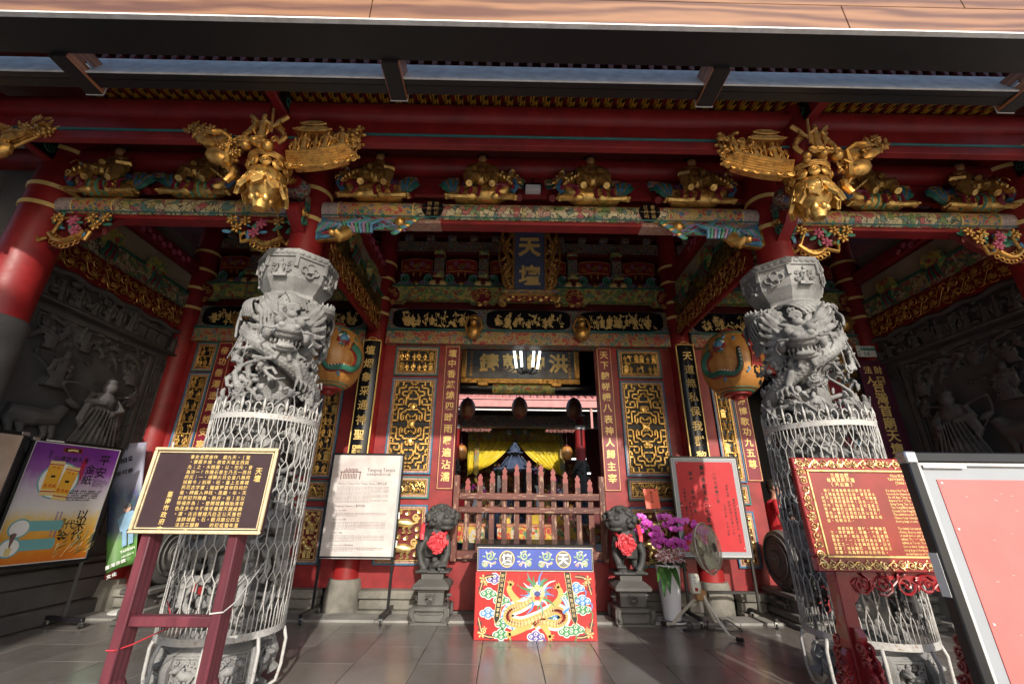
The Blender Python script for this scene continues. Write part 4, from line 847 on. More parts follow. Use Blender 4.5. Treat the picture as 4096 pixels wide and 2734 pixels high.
def basket(x, s, seed):
    q = Fr((x, YC-.05, 3.76), (s, 0, 0), (0, 0, 1), (0, -1, 0)); g = MB(); rng = random.Random(seed)
    g.prism([(0, .24), (.58, .24), (.42, .10), (.2, -.02), (.04, -.06)], -.05, .0, 4)
    A = np.linspace(0, 1, 14); g.tube([(.06+a*.28, .06-.1*math.sin(a*3.1)+.04*a, .04) for a in A], .022, 7, 0)
    for k in range(3):
        for i in range(7): g.tube(ring_pts((.09+i*.037, .05-.03*k-.05*math.sin(i/6*3.1), .03), .02, 10, 'z'), .005, 5, 0, True)
    g.tube([(.05, .02, .04), (.0, -.02, .05), (-.02, .02, .05)], .015, 6, 0); g.tube([(.3, .03, .04), (.4, .0, .05), (.42, .07, .05), (.38, .09, .05)], .016, 6, 0); g.tube([(.08, .06, .04), (.14, .2, .06), (.26, .2, .06), (.32, .08, .04)], .012, 6, 0)
    for k in range(26):
        px = rng.uniform(.02, .56); py = rng.uniform(.08+.1*abs(px-.2), .24); leaf(g, px, py, rng.uniform(.05, .1), rng.uniform(0, 6.2), rng.uniform(.0, .07), (1, 2, 1, 4, 1)[k % 5])
    for k, (px, py) in enumerate(((.1, .2), (.25, .17), (.4, .2), (.52, .21), (.3, .08), (.46, .13))): flower(g, px, py, .055, .07, (0, 3, 0)[k % 3])
    g.V = [q(V_*np.array([1.15, 1.2, 1.2])) for V_ in g.V]; g.obj('flower_basket_bracket', ['gold', 'green_lit', 'sky_blue', 'pink', 'dark_red'], G)
basket(-5.06, 1, 1); basket(-2.58, -1, 2); basket(2.58, 1, 3); basket(5.06, -1, 4)
# curved knee pieces on the outer faces of the posts
for s in (-1, 1):
    x = s*XC; A = np.linspace(0, 1, 12); g = MB(Fr((x-.06, 0, 0), (0, 1, 0), (0, 0, 1), (1, 0, 0)))
    g.prism([(YC-.12-.26*math.sin(a*3.0), 3.82+a*.36) for a in A]+[(YC-.14, 4.18), (YC-.14, 3.82)], 0, .12); o = g.obj('knee_piece', 'red_lacquer', G)
    for sx in (-1, 1):
        q = MB(Fr((x+sx*.064, 0, 0), (0, sx, 0), (0, 0, 1))); y = sx*(YC-.24)
        for k in range(3): q.tube(spiral((y, 3.92+.09*k, .004), .06, 1.4, k*2, 1, 14), .012, 6, k % 2)
        q.obj('painted_scroll', ['green', 'gold_dark'], o)
    g = MB(Fr((x, YC-.36, 4.22))); g.ell((0, 0, 0), (.13, .11, .10), 0); g.prism([(math.cos(a)*.085, math.sin(a)*.075) for a in np.linspace(0, 6.28, 17)[:-1]], .085, .105, 1); flower(g, 0, 0, .045, .11, 2); g.bx(-.05, .05, -.05, .05, -.3, 0, 0, .01); g.obj('beam_nose', ['painted_dark', 'red_wall', 'gold'], G)
# ---------------------------------------------------------------- tie walls over the side passages (gilt vine friezes running back)
for s in (-1, 1):
    for X, face in ((s*XC, -s), (s*5.55, -s)):
        n = np.array([face, 0, 0.0]); u = np.cross((0, 0, 1.0), n); y0 = 4.2 if face > 0 else 6.28
        fr = Fr((X+face*(.03 if abs(X) < 3 else -.0), y0, 3.84), u, (0, 0, 1)); L = 2.08
        g = MB(fr); g.bx(0, L, 0, .36, -.05, 0); o = g.obj('tie_beam', 'red_wall', G)
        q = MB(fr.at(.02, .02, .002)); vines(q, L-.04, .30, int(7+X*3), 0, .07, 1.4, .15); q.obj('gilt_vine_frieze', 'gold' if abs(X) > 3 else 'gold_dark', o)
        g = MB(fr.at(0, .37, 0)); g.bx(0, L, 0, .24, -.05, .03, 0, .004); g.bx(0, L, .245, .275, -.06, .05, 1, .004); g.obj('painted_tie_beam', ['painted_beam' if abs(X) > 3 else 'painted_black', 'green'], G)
        g = MB(fr.at(0, .66, 0)); g.bx(0, L, 0, .3, -.06, -.02, 0); g.obj('plaster_band', 'cream', G)
        g = MB(fr.at(0, .98, 0)); g.bx(0, L, 0, .2, -.06, .08, 0, .02)
        for k in range(10): flower(g, .9+k*.1, .06+.05*(k % 2), .05, .085, 1)
        g.obj('tie_beam', ['red_wall', 'pink'], G)
        for k in range(2):
            g = MB(fr.at(.55+k*.75, .55, .05)); g.prism([(-.12, .2), (.12, .2), (.14, .06), (0, -.06), (-.14, .06)], 0, .08, 0)
            for e in range(5): g.tube([(-.06+.03*e, .0, .08), (-.07+.035*e, -.1, .1), (-.1+.05*e, -.2, .08)], [.02, .022, .01], 6, 1 if e % 2 else 2)
            g.obj('bracket_bloom', ['painted_green', 'maroon', 'green'], G)
# gilt door studs above the door: two carved melon heads
for sx in (-1, 1):
    q = P(1087 if sx < 0 else 1334, 752, YW-.2); g = MB(Fr((q[0], YW-.16, 3.90))); g.ell((0, -.05, .06), (.115, .13, .09)); g.ell((0, .1, .09), (.06, .07, .06)); g.ell((0, .19, .04), (.07, .05, .06))
    for k in range(5): g.tube([(-.10, -.06, .06), (-.13+.02*k, .06, .05), (-.09, .18, .06), (0, .25, .05)], .016, 6) if k == 0 else g.tube(spiral((-.06+.03*k, -.07, .13), .03, 1.3, k, 1, 10), .007, 5)
    g.tube([(.10, -.06, .06), (.13, .06, .05), (.09, .18, .06), (0, .25, .05)], .018, 6); g.bx(-.04, .04, -.1, .1, -.12, 0); g.obj('gilt_door_boss', 'gold', G)
for px, py in ((553, 740), (1975-40, 745)):
    q = P(px, py, YW-.2); g = MB(Fr((q[0], YW-.16, q[2]))); g.ell((0, 0, .06), (.11, .13, .09))
    for k in range(7): leaf(g, 0, -.05, .18, .6+k*.3, .1)
    g.bx(-.04, .04, -.08, .08, -.12, 0); g.obj('gilt_door_boss', 'gold', G)
# floodlight on the beam
g = thing('floodlight', 'small glass floodlight hanging between the gilt beasts above the painted beam', 'floodlight', P(1222, 432, YC))
q = Fr(P(1222, 432, YC+.05)); m_ = MB(q); m_.box((0, 0, 0), (.2, .09, .1), 0, .01); m_.obj('housing', 'black_frame', g); m_ = MB(q); m_.box((0, -.045, .03), (.17, .075, .09), 0, .006); m_.obj('lens', 'white_paint', g); m_ = MB(q); m_.bx(-.11, .11, .03, .045, -.02, .02); m_.bx(-.01, .01, .04, .2, -.01, .01); m_.obj('bracket', 'black_frame', g)
# ---------------------------------------------------------------- canopy in front of the eave
C = thing('entrance_canopy', 'black steel canopy frame clad in wood grain panels in front of the eave', 'canopy', (0, 2.1, 4.4))
ZB = 4.40
g = MB(); g.bx(-8, 8, 1.99, 2.245, ZB, ZB+.14); g.obj('front_beam', 'black_steel', C)
g = MB(); g.bx(-8, 8, 1.955, 1.989, ZB-.008, ZB+.006); g.obj('metal_edge', 'zinc', C)
seams = [-8, -4.9, -1.32, 2.02, 5.3, 8]
for r in range(4):
    if r == 3: continue
    for i, (a, b) in enumerate(zip(seams, seams[1:])):
        o = .0 if r == 0 else (.9 if r % 2 else -.4); h0 = ZB+.008+r*.262
        g = MB(); g.bx(max(-8, a+o)+.003, min(8, b+o)-.003, 1.965, 1.988, h0, h0+.257, 0, .003)
        p = g.obj('wood_panel', 'wood_panel', C); 
g = MB(); g.bx(-8, 8, 1.99, 2.02, ZB+.141, ZB+.94); g.bx(-8, 8, 2.02, 2.06, ZB+.88, ZB+.94); g.obj('fascia_frame', 'black_steel', C)
g = MB(); g.bx(-8, 8, 2.40, 2.525, ZB, ZB+.02); g.obj('rear_beam', 'black_steel', C)
g = MB(); g.bx(-8, 8, 2.405, 2.44, ZB+.005-.005, ZB-.004); g.bx(-8, 8, 2.448, 2.452, ZB-.004, ZB-.002); g.obj('beam_joint', 'black', C)
g = MB(Fr((0, 0, 0), (0, 1, 0), (0, 0, 1))); g.prism([(2.385, ZB+.002), (2.399, ZB+.002), (2.56, ZB+.36), (2.55, ZB+.37)], -8, 8); g.obj('zinc_flashing', 'zinc', C)
for px, hasl in ((168, True), (905, False), (1632, False), (2340, True), (-560, False)):
    q = P(px, 185, 2.4) if px > 0 else np.array([-5.6, 2.4, 0]); x = q[0]
    g = MB(); g.bx(x-.062, x+.062, 2.246, 2.56, ZB-.03, ZB+.2); b = g.obj('canopy_bracket', 'black_steel', C)
    for s in (-1, 1):
        g = MB(); g.bx(x+s*.063, x+s*.069, 2.25, 2.555, ZB-.024, ZB+.19); g.obj('wood_side', 'wood_bracket', b)
    g = MB(); g.bx(x-.07, x+.07, 2.561, 2.568, ZB-.034, ZB+.19); g.obj('end_cap', 'white_enamel', b)
    if hasl:
        s = 1 if x < 0 else -1; g = MB(); g.bx(x+s*.07, x+s*.085, 2.36, 2.52, ZB+.05, ZB+.085, 0, .006); g.obj('latch_plate', 'steel', b)
for x in (-7.6, 7.6):
    g = MB(); g.bx(x-.09, x+.09, 2.02, 2.2, 0, ZB); g.obj('canopy_post', 'black_steel', C)
# unseen building added behind the camera to keep the sun off the left side wall
OB = thing('shade_building', 'plain grey unseen building added to shade the temple side wall', 'building', (-9, -6.5, 0))
g = MB(); g.bx(-16, -2.75, -8, -5, 0, 7.15); g.obj('wall', 'plaster', OB)
g = MB(); g.bx(-16.2, -2.7, -8.2, -4.9, 7.152, 7.3); g.obj('roof_slab', 'plaster', OB)
for i in range(4):
    for j in range(2):
        g = MB(); g.bx(-14.6+i*3, -13.2+i*3, -5.0+.002, -4.97, 1.2+j*3, 2.7+j*3); w_ = g.obj('window', 'black_lacquer', OB); g = MB(Fr((-14.6+i*3, -4.96, 1.2+j*3), (1, 0, 0), (0, 0, 1), (0, 1, 0))); frame_bars(g, 1.4, 1.5, .06, -.01, .03); g.obj('frame', 'zinc', w_)
# ---------------------------------------------------------------- dragon columns
def make_dragon(seed, mir):
    rng = random.Random(seed); mb = MB(); cy = lambda r, a, z: (r*math.cos(a), r*math.sin(a), z); U = rng.uniform
    mb.lathe([(.19, .44), (.18, .8), (.16, 1.6), (.16, 2.6), (.18, 3.14)], n=20)
    def loc(r, a, z): return Fr(cy(r, a, z), (-math.sin(a), math.cos(a), 0), (0, 0, 1))
    def wrap(r0, a, z0): return lambda u, v, d: cy(r0+d, a+u/.33, z0+v)
    # scaly body winding up the shaft, with scales and a dorsal comb
    def coil(T, ang, z, rr, br):
        mb.tube([cy(r, a, q) for r, a, q in zip(rr, ang, z)], br, 12)
        for k in range(1, len(T)-1):
            for e in (-1.2, -.7, -.2, .3):
                a = ang[k]+(.018 if int(e*10) % 2 else 0); q = br[k]*.96; mb.ell(cy(rr[k]+q*math.cos(e), a, z[k]+q*math.sin(e)), (.008, .019, .016), R=rz(a)@rx(.5), seg=(6, 4))
            if k % 2: mb.ell(cy(rr[k]+br[k]*.75, ang[k], z[k]+br[k]*.85), (.014, .012, .032), R=rz(ang[k]), seg=(5, 4))
    T = np.linspace(0, 1, 120); coil(T, R_(-150)+(1-T)*2*math.pi*1.75, 2.78-(1-T)*2.1, .315+.015*np.sin(T*30), np.interp(T, [0, .12, .5, .9, 1], [.02, .05, .068, .078, .075]))
    T = np.linspace(0, 1, 50); coil(T, R_(-150)-T*R_(250), 2.78+.30*np.sin(T*2.6)+.02*T, .325+0*T, np.interp(T, [0, .6, 1], [.075, .075, .065]))
    a = R_(-60); fr = Fr(cy(.315, a, 2.72), (-math.sin(a), math.cos(a), 0), (0, 0, 1)); fr = Fr(fr.o, fr.u, fr.v*.93+fr.n*.36); h_ = MB(); dragon_head(h_, Fr((0, 0, 0), (1, 0, 0), (0, 1, 0))); h_.V = [fr(V_*1.28) for V_ in h_.V]; mb.merge(h_)
    # sheets of falling water under the capital, cut in fine strands
    for b in range(15):
        a = R_(-200+b*25)+U(-.1, .1); da = rng.choice((-1, 1))*U(.3, .7); out = U(.33, .42); dr = U(.18, .42)
        if abs((a-R_(-55)+math.pi) % (2*math.pi)-math.pi) < .45: dr *= .35
        for k in range(5): mb.tube([cy(.19+(out-.19)*math.sin(q*1.9), a+da*q+(k-2)*.088, 3.12-.05*q-dr*q*q-(k-2)*.008) for q in np.linspace(0, 1, 10)], .012, 6)
        mb.tube(spiral((0, 0, 0), .03, 1.5, 0, 1, 14), .009, 5) if False else None
    for a0, z0 in ((R_(-40), 2.36), (R_(-205), 2.05), (R_(-95), 1.45), (R_(-20), 1.75), (R_(-150), 1.2)):       # clawed legs
        mb.tube([cy(.31, a0-.25, z0+.12), cy(.37, a0, z0+.05), cy(.37, a0+.12, z0-.05)], [.045, .038, .03], 8)
        for k in range(4): mb.tube([cy(.37, a0+.1, z0-.05), cy(.41, a0+.02+.11*k, z0-.08-.01*k), cy(.40, a0+.0+.12*k, z0-.16)], [.017, .016, .005], 6)
    # openwork: forked branches, flat leaves, curled clouds, rocks
    for k in range(120):
        a = U(-math.pi, math.pi); zz = U(.5, 2.62); da = U(-.3, .3); dz = U(-.09, .09); pts = []; r1 = U(.30, .37)
        for i in range(7): pts.append(cy(r1+.03*math.sin(i*1.3+k), a, min(3.0, max(.46, zz)))); a += da*.5+U(-.12, .12); zz += dz*.6+U(-.05, .05)
        mb.tube(pts, np.array([.024, .023, .021, .02, .018, .015, .008])*U(.6, 1.2), 6)
    for k in range(110):
        a = U(-math.pi, math.pi); zz = U(.5, 3.0); r = U(.02, .05); mb.ell(cy(.28+U(0, .07), a, zz), (r, r, r*U(.5, 1.2)), seg=(7, 5))
    for k in range(130):
        a = U(-math.pi, math.pi); zz = U(.5, 3.05); m2 = MB(loc(U(.34, .375), a, zz)); m2.tube(spiral((0, 0, 0), U(.025, .05), 1.6, U(0, 6), rng.choice((-1, 1)), 14, .2, .02), .0095, 5); mb.merge(m2)
    for k in range(120):
        a = U(-math.pi, math.pi); m2 = MB(loc(U(.33, .38), a, U(.55, 2.6))); leaf(m2, 0, 0, U(.05, .09), U(0, 6.28), 0); mb.merge(m2)
    for k in range(90):
        a = U(-math.pi, math.pi); zz = U(.5, 3.0); mb.tube([cy(.15, a, zz), cy(.25, a+.1, zz+.02), cy(.33, a+U(-.2, .2), zz+U(-.05, .05))], [.03, .022, .02], 6)
    for zz, n, h in ((.62, 6, .26), (1.12, 6, .27), (1.60, 6, .26), (1.95, 7, .27), (2.42, 3, .24)):
        for i in range(n):
            if zz > 2.3 and i == 1: continue
            a = R_(-90)+(i-n/2)*(6.0/n)+zz; m2 = MB(loc(.355, a, zz)); fig(m2, 0, 0, h, .02, 0, rng, lean=U(-.3, .3), seg=10); m2.tube([(-.10, .04, .05), (.09, .25, .06)], .008, 5)
            for e in (-1, 1): m2.tube([(e*.04, .18, .03), (e*.10, .20, .01), (e*.12, .10, .02), (e*.09, .04, .01)], .008, 5)
            mb.merge(m2)
    for k in range(3):                                # horses, bent round the shaft
        B = wrap(.30, R_(-110)+k*1.9, .98)
        mb.tube([B(-.17, .02, 0), B(0, 0, .03), B(.14, .04, .02), B(.2, .15, .03)], [.06, .07, .06, .04], 9); mb.ell(B(.25, .18, .03), (.04, .04, .055))
        for e in (-.15, -.05, .1, .17): mb.tube([B(e, -.04, .02), B(e+.03, -.14, .04), B(e, -.24, .03)], [.028, .02, .022], 6)
        for e in range(5): mb.tube([B(.12+.02*e, .12, .05), B(.06+.02*e, .12, .06), B(.02+.02*e, .05, .05)], .011, 5)
    if mir:
        o = MB(); o.merge(mb, sc=(-1, 1, 1), flip=True); mb = o
    return sculpt(mb, .0066, 0, 'dragon_shaft')
def dragon_column(x, seed, mir, label):
    T = thing('dragon_column', label, 'column', (x, YC, 0), 'dragon columns')
    me = make_dragon(seed, mir); me.materials.append(M['grey_granite']); o = bpy.data.objects.new('dragon_shaft', me); COL.objects.link(o); o.parent = T
    g = MB(Fr((x, YC, 0), (1, 0, 0), (0, 1, 0), (0, 0, 1))); ph = math.pi/8
    g.lathe([(.225, 3.09), (.25, 3.12), (.25, 3.155), (.325, 3.27), (.352, 3.40), (.352, 3.46), (.368, 3.465), (.368, 3.545)], n=8, ph=ph, smooth=False); cap = g.obj('capital', 'grey_granite', T, 20)
    rel = MB()
    for i in range(8):
        a = i*math.pi/4; c = np.array([math.cos(a), math.sin(a), 0]); u = (-math.sin(a), math.cos(a), 0); q = Fr(np.array([x, YC, 3.275])+c*.308, u, unit(np.array([0, 0, 1.0])+c*.06)); m2 = MB(q)
        if i % 2 == 0: fig(m2, 0, 0.0, .17, .012, 0, random.Random(i+seed), seg=8); m2.box((0, .0, .01), (.12, .03, .04)); [m2.tube(spiral((e*.07, .05+.06*w_, .012), .025, 1.4, w_, e, 12), .007, 5) for e in (-1, 1) for w_ in (0, 1)]
        else:
            for k in range(4): m2.tube(ring_pts((math.cos(k*1.57)*.045, .085+math.sin(k*1.57)*.04, .015), .035, 12), .009, 5, 0, True)
            m2.box((0, .085, .02), (.05, .05, .03), R=rz(.3))
        rel.merge(m2); a += ph; c = np.array([math.cos(a), math.sin(a), 0]); q = Fr(np.array([x, YC, 3.36])+c*.345, (-math.sin(a), math.cos(a), 0), (0, 0, 1)); m2 = MB(q); m2.bx(-.018, .018, .0, .12, -.03, .02, 0, .004); m2.ell((0, .13, .0), (.018, .018, .02)); rel.merge(m2)
        for k in range(5): m2 = MB(Fr(np.array([x, YC, 3.505])+np.array([math.cos(i*math.pi/4), math.sin(i*math.pi/4), 0])*.341, (-math.sin(i*math.pi/4), math.cos(i*math.pi/4), 0), (0, 0, 1))); m2.ell((-.11+.055*k, 0, 0), (.028, .022, .012)); rel.merge(m2)
    rel.obj('capital_relief', 'grey_granite', cap)
    g = MB(Fr((x, YC, 0), (1, 0, 0), (0, 1, 0), (0, 0, 1))); g.lathe([(.36, 0), (.36, .05), (.30, .09), (.345, .13), (.345, .33), (.30, .36), (.28, .40), (.24, .45)], n=8, ph=ph, smooth=False); b = g.obj('base', 'grey_granite', T, 20)
    rel = MB()
    for i in range(8):
        a = i*math.pi/4; c = np.array([math.cos(a), math.sin(a), 0]); q = Fr(np.array([x, YC, .135])+c*.318, (-math.sin(a), math.cos(a), 0), (0, 0, 1)); m2 = MB(q.at(-.105, 0, 0)); frame_bars(m2, .21, .19, .015, 0, .016, 0, .003); m2.fr = q.at(-.09, .015, .0); beast_relief(m2, .18, .16, i); rel.merge(m2)
        a += ph; c = np.array([math.cos(a), math.sin(a), 0]); rel.tube([np.array([x, YC, z])+c*r for z, r in ((.33, .34), (.25, .37), (.17, .36), (.12, .39))], [.03, .035, .03, .045], 7)
    rel.obj('base_relief', 'grey_granite', b)
dragon_column(-XC, 4, False, 'grey granite dragon column caged in white wire behind the brown inscription board')
dragon_column(XC, 11, True, 'grey granite dragon column caged in white wire behind the gilt framed red inscription board')
# ---------------------------------------------------------------- wire cages round the column feet
def cage(x, label):
    T = thing('wire_cage', label, 'cage', (x, YC, 0), 'column cages'); R = .418; zt, zb = 1.954, .426
    def band(z, h, n='band'):
        g = MB(); k = 56; an = np.linspace(0, 2*math.pi, k, endpoint=False); V = []
        for r, zz in ((R+.004, z-h/2), (R+.004, z+h/2), (R-.004, z+h/2), (R-.004, z-h/2)): V.append(np.stack([x+np.cos(an)*r, YC+np.sin(an)*r, np.full(k, zz)], 1))
        Q = [(a*k+i, a*k+(i+1) % k, ((a+1) % 4)*k+(i+1) % k, ((a+1) % 4)*k+i) for a in range(4) for i in range(k)]
        g.add(np.concatenate(V), [Q], 0, True); return g.obj(n, 'cage_paint', T, 30)
    band(zt, .045); band(zb, .045)
    N = 78; pit = 2*math.pi/N; lev = np.linspace(zb+.20, zt-.14, 7)
    for par in (0, 1):
        pts = [(zb, 0.0), (zb+.14, 0.0)]; sgn = 1 if par == 0 else -1
        for k, z in enumerate(lev):
            s = sgn*(1 if k % 2 else -1); pts += [(z, s*.46)]
            if k < len(lev)-1: pts += [(lev[k+1]-.05, s*.46)]
        pts += [(zt-.07, 0), (zt, 0)]
        g = MB(); g.tube([(R*math.cos(o*pit), R*math.sin(o*pit), z) for z, o in pts], .0043, 5); me = g.mesh('wire', 'cage_paint', 0)
        for i in range(par, N, 2):
            o = bpy.data.objects.new('wire', me); COL.objects.link(o); o.parent = T; o.rotation_euler = (0, 0, i*pit)
    g = MB(); g.tube([(R, 0, zt+.02), (R, 0, zt+.10), (R, 0, zt+.155)], [.006, .012, .002], 6); g.tube([(R, -.012, zt+.03), (R, 0, zt+.03), (R, .012, zt+.03)], .01, 5); fm = g.mesh('finial', 'cage_paint', 0)
    g = MB()
    for s in (-1, 1): g.tube([(R*math.cos(t), R*math.sin(t), zt+z) for t, z in [(s*(.10+.055*math.cos(a)), .062+.045*math.sin(a)) for a in np.linspace(-2.6, 2.6, 14)]], .006, 5)
    sm = g.mesh('scroll', 'cage_paint', 0)
    for i in range(16):
        for me, nme in ((fm, 'finial'), (sm, 'scroll')):
            o = bpy.data.objects.new(nme, me); COL.objects.link(o); o.parent = T; o.rotation_euler = (0, 0, i*2*math.pi/16)
    g = MB(); g.tube([(R, 0, zb-.02), (R+.025, 0, zb-.1), (R+.02, 0, .16), (R-.0, 0, .06), (R-.08, 0, .01)], .013, 7); lm = g.mesh('leg', 'cage_paint', 0)
    for i in range(8):
        o = bpy.data.objects.new('leg', lm); COL.objects.link(o); o.parent = T; o.rotation_euler = (0, 0, i*math.pi/4+.3)
cage(-XC, 'white wire cage round the dragon column, tied to the brown inscription board stand'); cage(XC, 'white wire cage round the dragon column beside the red shirted visitor')
# ---------------------------------------------------------------- stone lions on pedestals
def make_lion(female):
    mb = MB(); r = lambda *a: a
    # u right, v up, n to the viewer; head turned towards +x
    mb.tube([(-.02, .16, -.04), (-.03, .30, -.05), (.0, .44, -.02), (.02, .54, .02)], [.15, .165, .16, .125], 14)
    mb.ell((-.0, .35, .07), (.11, .13, .09)); mb.ell((.03, .30, .09), (.08, .1, .06))
    for s in (-1, 1): mb.ell((s*.10-.01, .16, -.05), (.075, .10, .11)); mb.tube([(s*.10, .10, .02), (s*.11, .03, .10), (s*.11, .02, .16)], [.05, .035, .04], 9)
    mb.tube([(-.10, .40, .04), (-.16, .32, .09), (-.185, .22, .11), (-.15, .10, .12), (-.10, .035, .13)], [.055, .05, .042, .04, .045], 10)   # left fore leg bowed out
    mb.tube([(.11, .40, .05), (.155, .30, .09), (.16, .20, .12), (.13, .12, .14)], [.055, .05, .045, .045], 10); mb.ell((.13, .10, .15), (.05, .035, .06))
    for s, bx_, by, bz in ((-1, -.11, .03, .16), (1, .12, .09, .19)):
        for k in range(4): mb.ell((bx_-.045+.03*k, by-.005, bz+.01), (.018, .02, .03), seg=(7, 5))
    # head
    nV = len(mb.V); H = np.array([.045, .60, .06]); mb.ell(H, (.135, .135, .125)); mb.ell(H+(.055, -.015, .09), (.085, .062, .06)); mb.ell(H+(.055, -.085, .075), (.075, .028, .055)); mb.ell(H+(.10, .03, .13), (.035, .03, .03)); mb.ell(H+(.04, .03, .135), (.03, .028, .025))
    for s in (-1, 1): mb.ell(H+(.055+s*.055, .055, .085), (.028, .026, .026)); mb.ell(H+(.055+s*.06, .088, .075), (.042, .018, .03)); mb.ell(H+(.055+s*.085, -.03, .07), (.03, .045, .04))
    mb.tube([H+(-.10, .06, .06), H+(-.14, .03, .08), H+(-.13, -.02, .1)], [.035, .045, .02], 8); mb.tube([H+(.14, .07, .0), H+(.17, .04, .03), H+(.17, -.01, .04)], [.03, .035, .015], 8)
    rng = random.Random(5)
    for k in range(95):                                             # mane curls
        a = rng.uniform(0, 6.28); t = rng.uniform(-.7, 1.45); d = np.array([math.cos(t)*math.cos(a), math.sin(t), math.cos(t)*math.sin(a)])
        if d[2] > .35 and d[0] > -.5 and d[1] < .6: continue
        c = H+d*np.array([.14, .14, .13]); mb.ell(c, .024, seg=(7, 5))
    for q in range(nV, len(mb.V)): mb.V[q] = (mb.V[q]-H)*np.array([1.22, 1.18, 1.18])@ry(.28).T+H
    for k in range(26): mb.ell((rng.uniform(-.15, .0), rng.uniform(.42, .6), rng.uniform(-.12, .02)), .028, seg=(7, 5))
    for k in range(5): mb.tube([(-.02+.02*k, .50, .13), (-.03+.025*k, .43, .15), (-.02+.02*k, .37, .14)], [.02, .02, .006], 6)
    mb.tube([(-.12, .14, -.06), (-.2, .16, -.06), (-.23, .26, -.06), (-.2, .36, -.08), (-.15, .42, -.1)], [.04, .04, .045, .05, .02], 9)
    if female: mb.tube([(-.03, .06, .10), (.03, .10, .15), (.10, .09, .16)], [.045, .05, .04], 9); mb.ell((.02, .145, .17), (.04, .04, .045)); mb.tube([(.06, .08, .19), (.09, .03, .2)], .018, 6)
    else: mb.ell((.10, .06, .14), .062)
    mb.box((0, .012, .02), (.42, .03, .34), 0, .01)
    o = MB(Fr((0, 0, 0))); o.merge(mb); hole = o
    return sculpt(o, .0085, 1, 'lion')
LION = [make_lion(True), make_lion(False)]
for m_ in LION: m_.materials.append(M['lion_stone'])
def lion(x, y, s, which, label):
    T = thing('stone_lion', label, 'lion statue', (x, y, 0), 'stone lions by the doorway'); T.scale = (s, 1, 1); W = .215
    g = MB(); d = MB()
    def part(name, f, sharp=38, mat='drum_stone'):
        q = MB(); f(q); o = bpy.data.objects.new(name, q.mesh(name, mat, sharp)); COL.objects.link(o); o.parent = T; return o
    def ped(q):
        q.bx(-W, W, -W, W, 0, .03, 0, .004); q.bx(-W+.015, W-.015, -W+.015, W-.015, .03, .13, 0, .01); q.bx(-W+.0, W-.0, -W+.0, W-.0, .13, .19, 0, .02); q.bx(-W+.06, W-.06, -W+.06, W-.06, .19, .33, 0, .006); q.bx(-W+.045, W-.045, -W+.045, W-.045, .33, .36, 0, .008); q.bx(-W-.005, W+.005, -W-.005, W+.005, .36, .405, 0, .008)
        q.add([(-W-.0, -W-.0, .405), (W, -W, .405), (W, W, .405), (-W, W, .405), (-.15, -.15, .46), (.15, -.15, .46), (.15, .15, .46), (-.15, .15, .46)], [[(0, 1, 5, 4), (1, 2, 6, 5), (2, 3, 7, 6), (3, 0, 4, 7), (4, 5, 6, 7)]]); q.bx(-.135, .135, -.135, .135, .455, .53, 0, .005)
    p = part('pedestal', ped)
    def rel(q):
        for fr in (Fr((0, -W-.001, 0)), Fr((W+.001, 0, 0), (0, 1, 0), (0, 0, 1)), Fr((-W-.001, 0, 0), (0, -1, 0), (0, 0, 1))):
            q.fr = fr
            for sx in (-1, 1): q.tube([(sx*.19, .17, -.005), (sx*.2, .1, 0), (sx*.17, .05, .0), (sx*.2, .035, 0)], [.028, .024, .02, .016], 7); q.tube(spiral((sx*.165, .05, .0), .022, 1.3, 0, sx, 12), .008, 5)
            q.tube([(-.15, .125, -.012), (-.08, .11, -.01), (0, .118, -.01), (.08, .11, -.01), (.15, .125, -.012)], .012, 6); q.fr = fr.at(-.06, .215, -.058); beast_relief(q, .12, .1, 3)
    o = part('pedestal_relief', rel); o.parent = p
    o = bpy.data.objects.new('lion', LION[which]); COL.objects.link(o); o.parent = T; o.location = (0, .02, .53)
    # red sash and paper rosette
    def sash(q):
        A = np.linspace(0, 1, 14); q.tube([(-.17+.02*a, -.02-.16*a if a < .7 else -.13-.05*a, 1.08-.02*a-.16*a*a) for a in A], .024, 6, 0, flat=.35); q.tube([(-.18, .0, 1.08), (-.21, -.02, .98), (-.20, -.03, .86), (-.215, -.03, .80)], .022, 6, 0, flat=.3); q.tube([(-.17, -.02, 1.08), (-.10, .14, 1.10), (.08, .15, 1.08), (.16, 0, 1.02), (.12, -.14, .95)], .02, 6, 0, flat=.4)
    part('sash', sash, 60, 'red_cloth')
    def ros(q):
        rng = random.Random(int(x*9)); c = np.array([.055, -.20, .875])
        q.ell(c, (.085, .05, .09))
        for k in range(70):
            a = rng.uniform(0, 6.28); rr = .095*math.sqrt(rng.random()); h = .045*(1-(rr/.1)**2)+.012; t = unit((math.cos(a), 0, math.sin(a))); w = unit((-math.sin(a), rng.uniform(-.3, .3), math.cos(a)))*rng.uniform(.018, .032); b = c+t*rr+np.array([0, -h, 0]); e = b+t*rng.uniform(.025, .045)+np.array([0, -rng.uniform(.0, .03), 0]); f = b-t*.02+np.array([0, .02, 0])
            q.add([f-w*.6, f+w*.6, e+w, e-w, (b+e)/2+np.array([0, -.012, 0])], [[(0, 1, 4), (1, 2, 4), (2, 3, 4), (3, 0, 4)]])
    part('rosette', ros, 0, 'red_cloth')
lion(-1.206, 5.985, 1, 0, 'stone lion wearing a red rosette beside the white history notice board'); lion(1.206, 5.985, -1, 1, 'stone lion wearing a red rosette beside the white orchid vase')
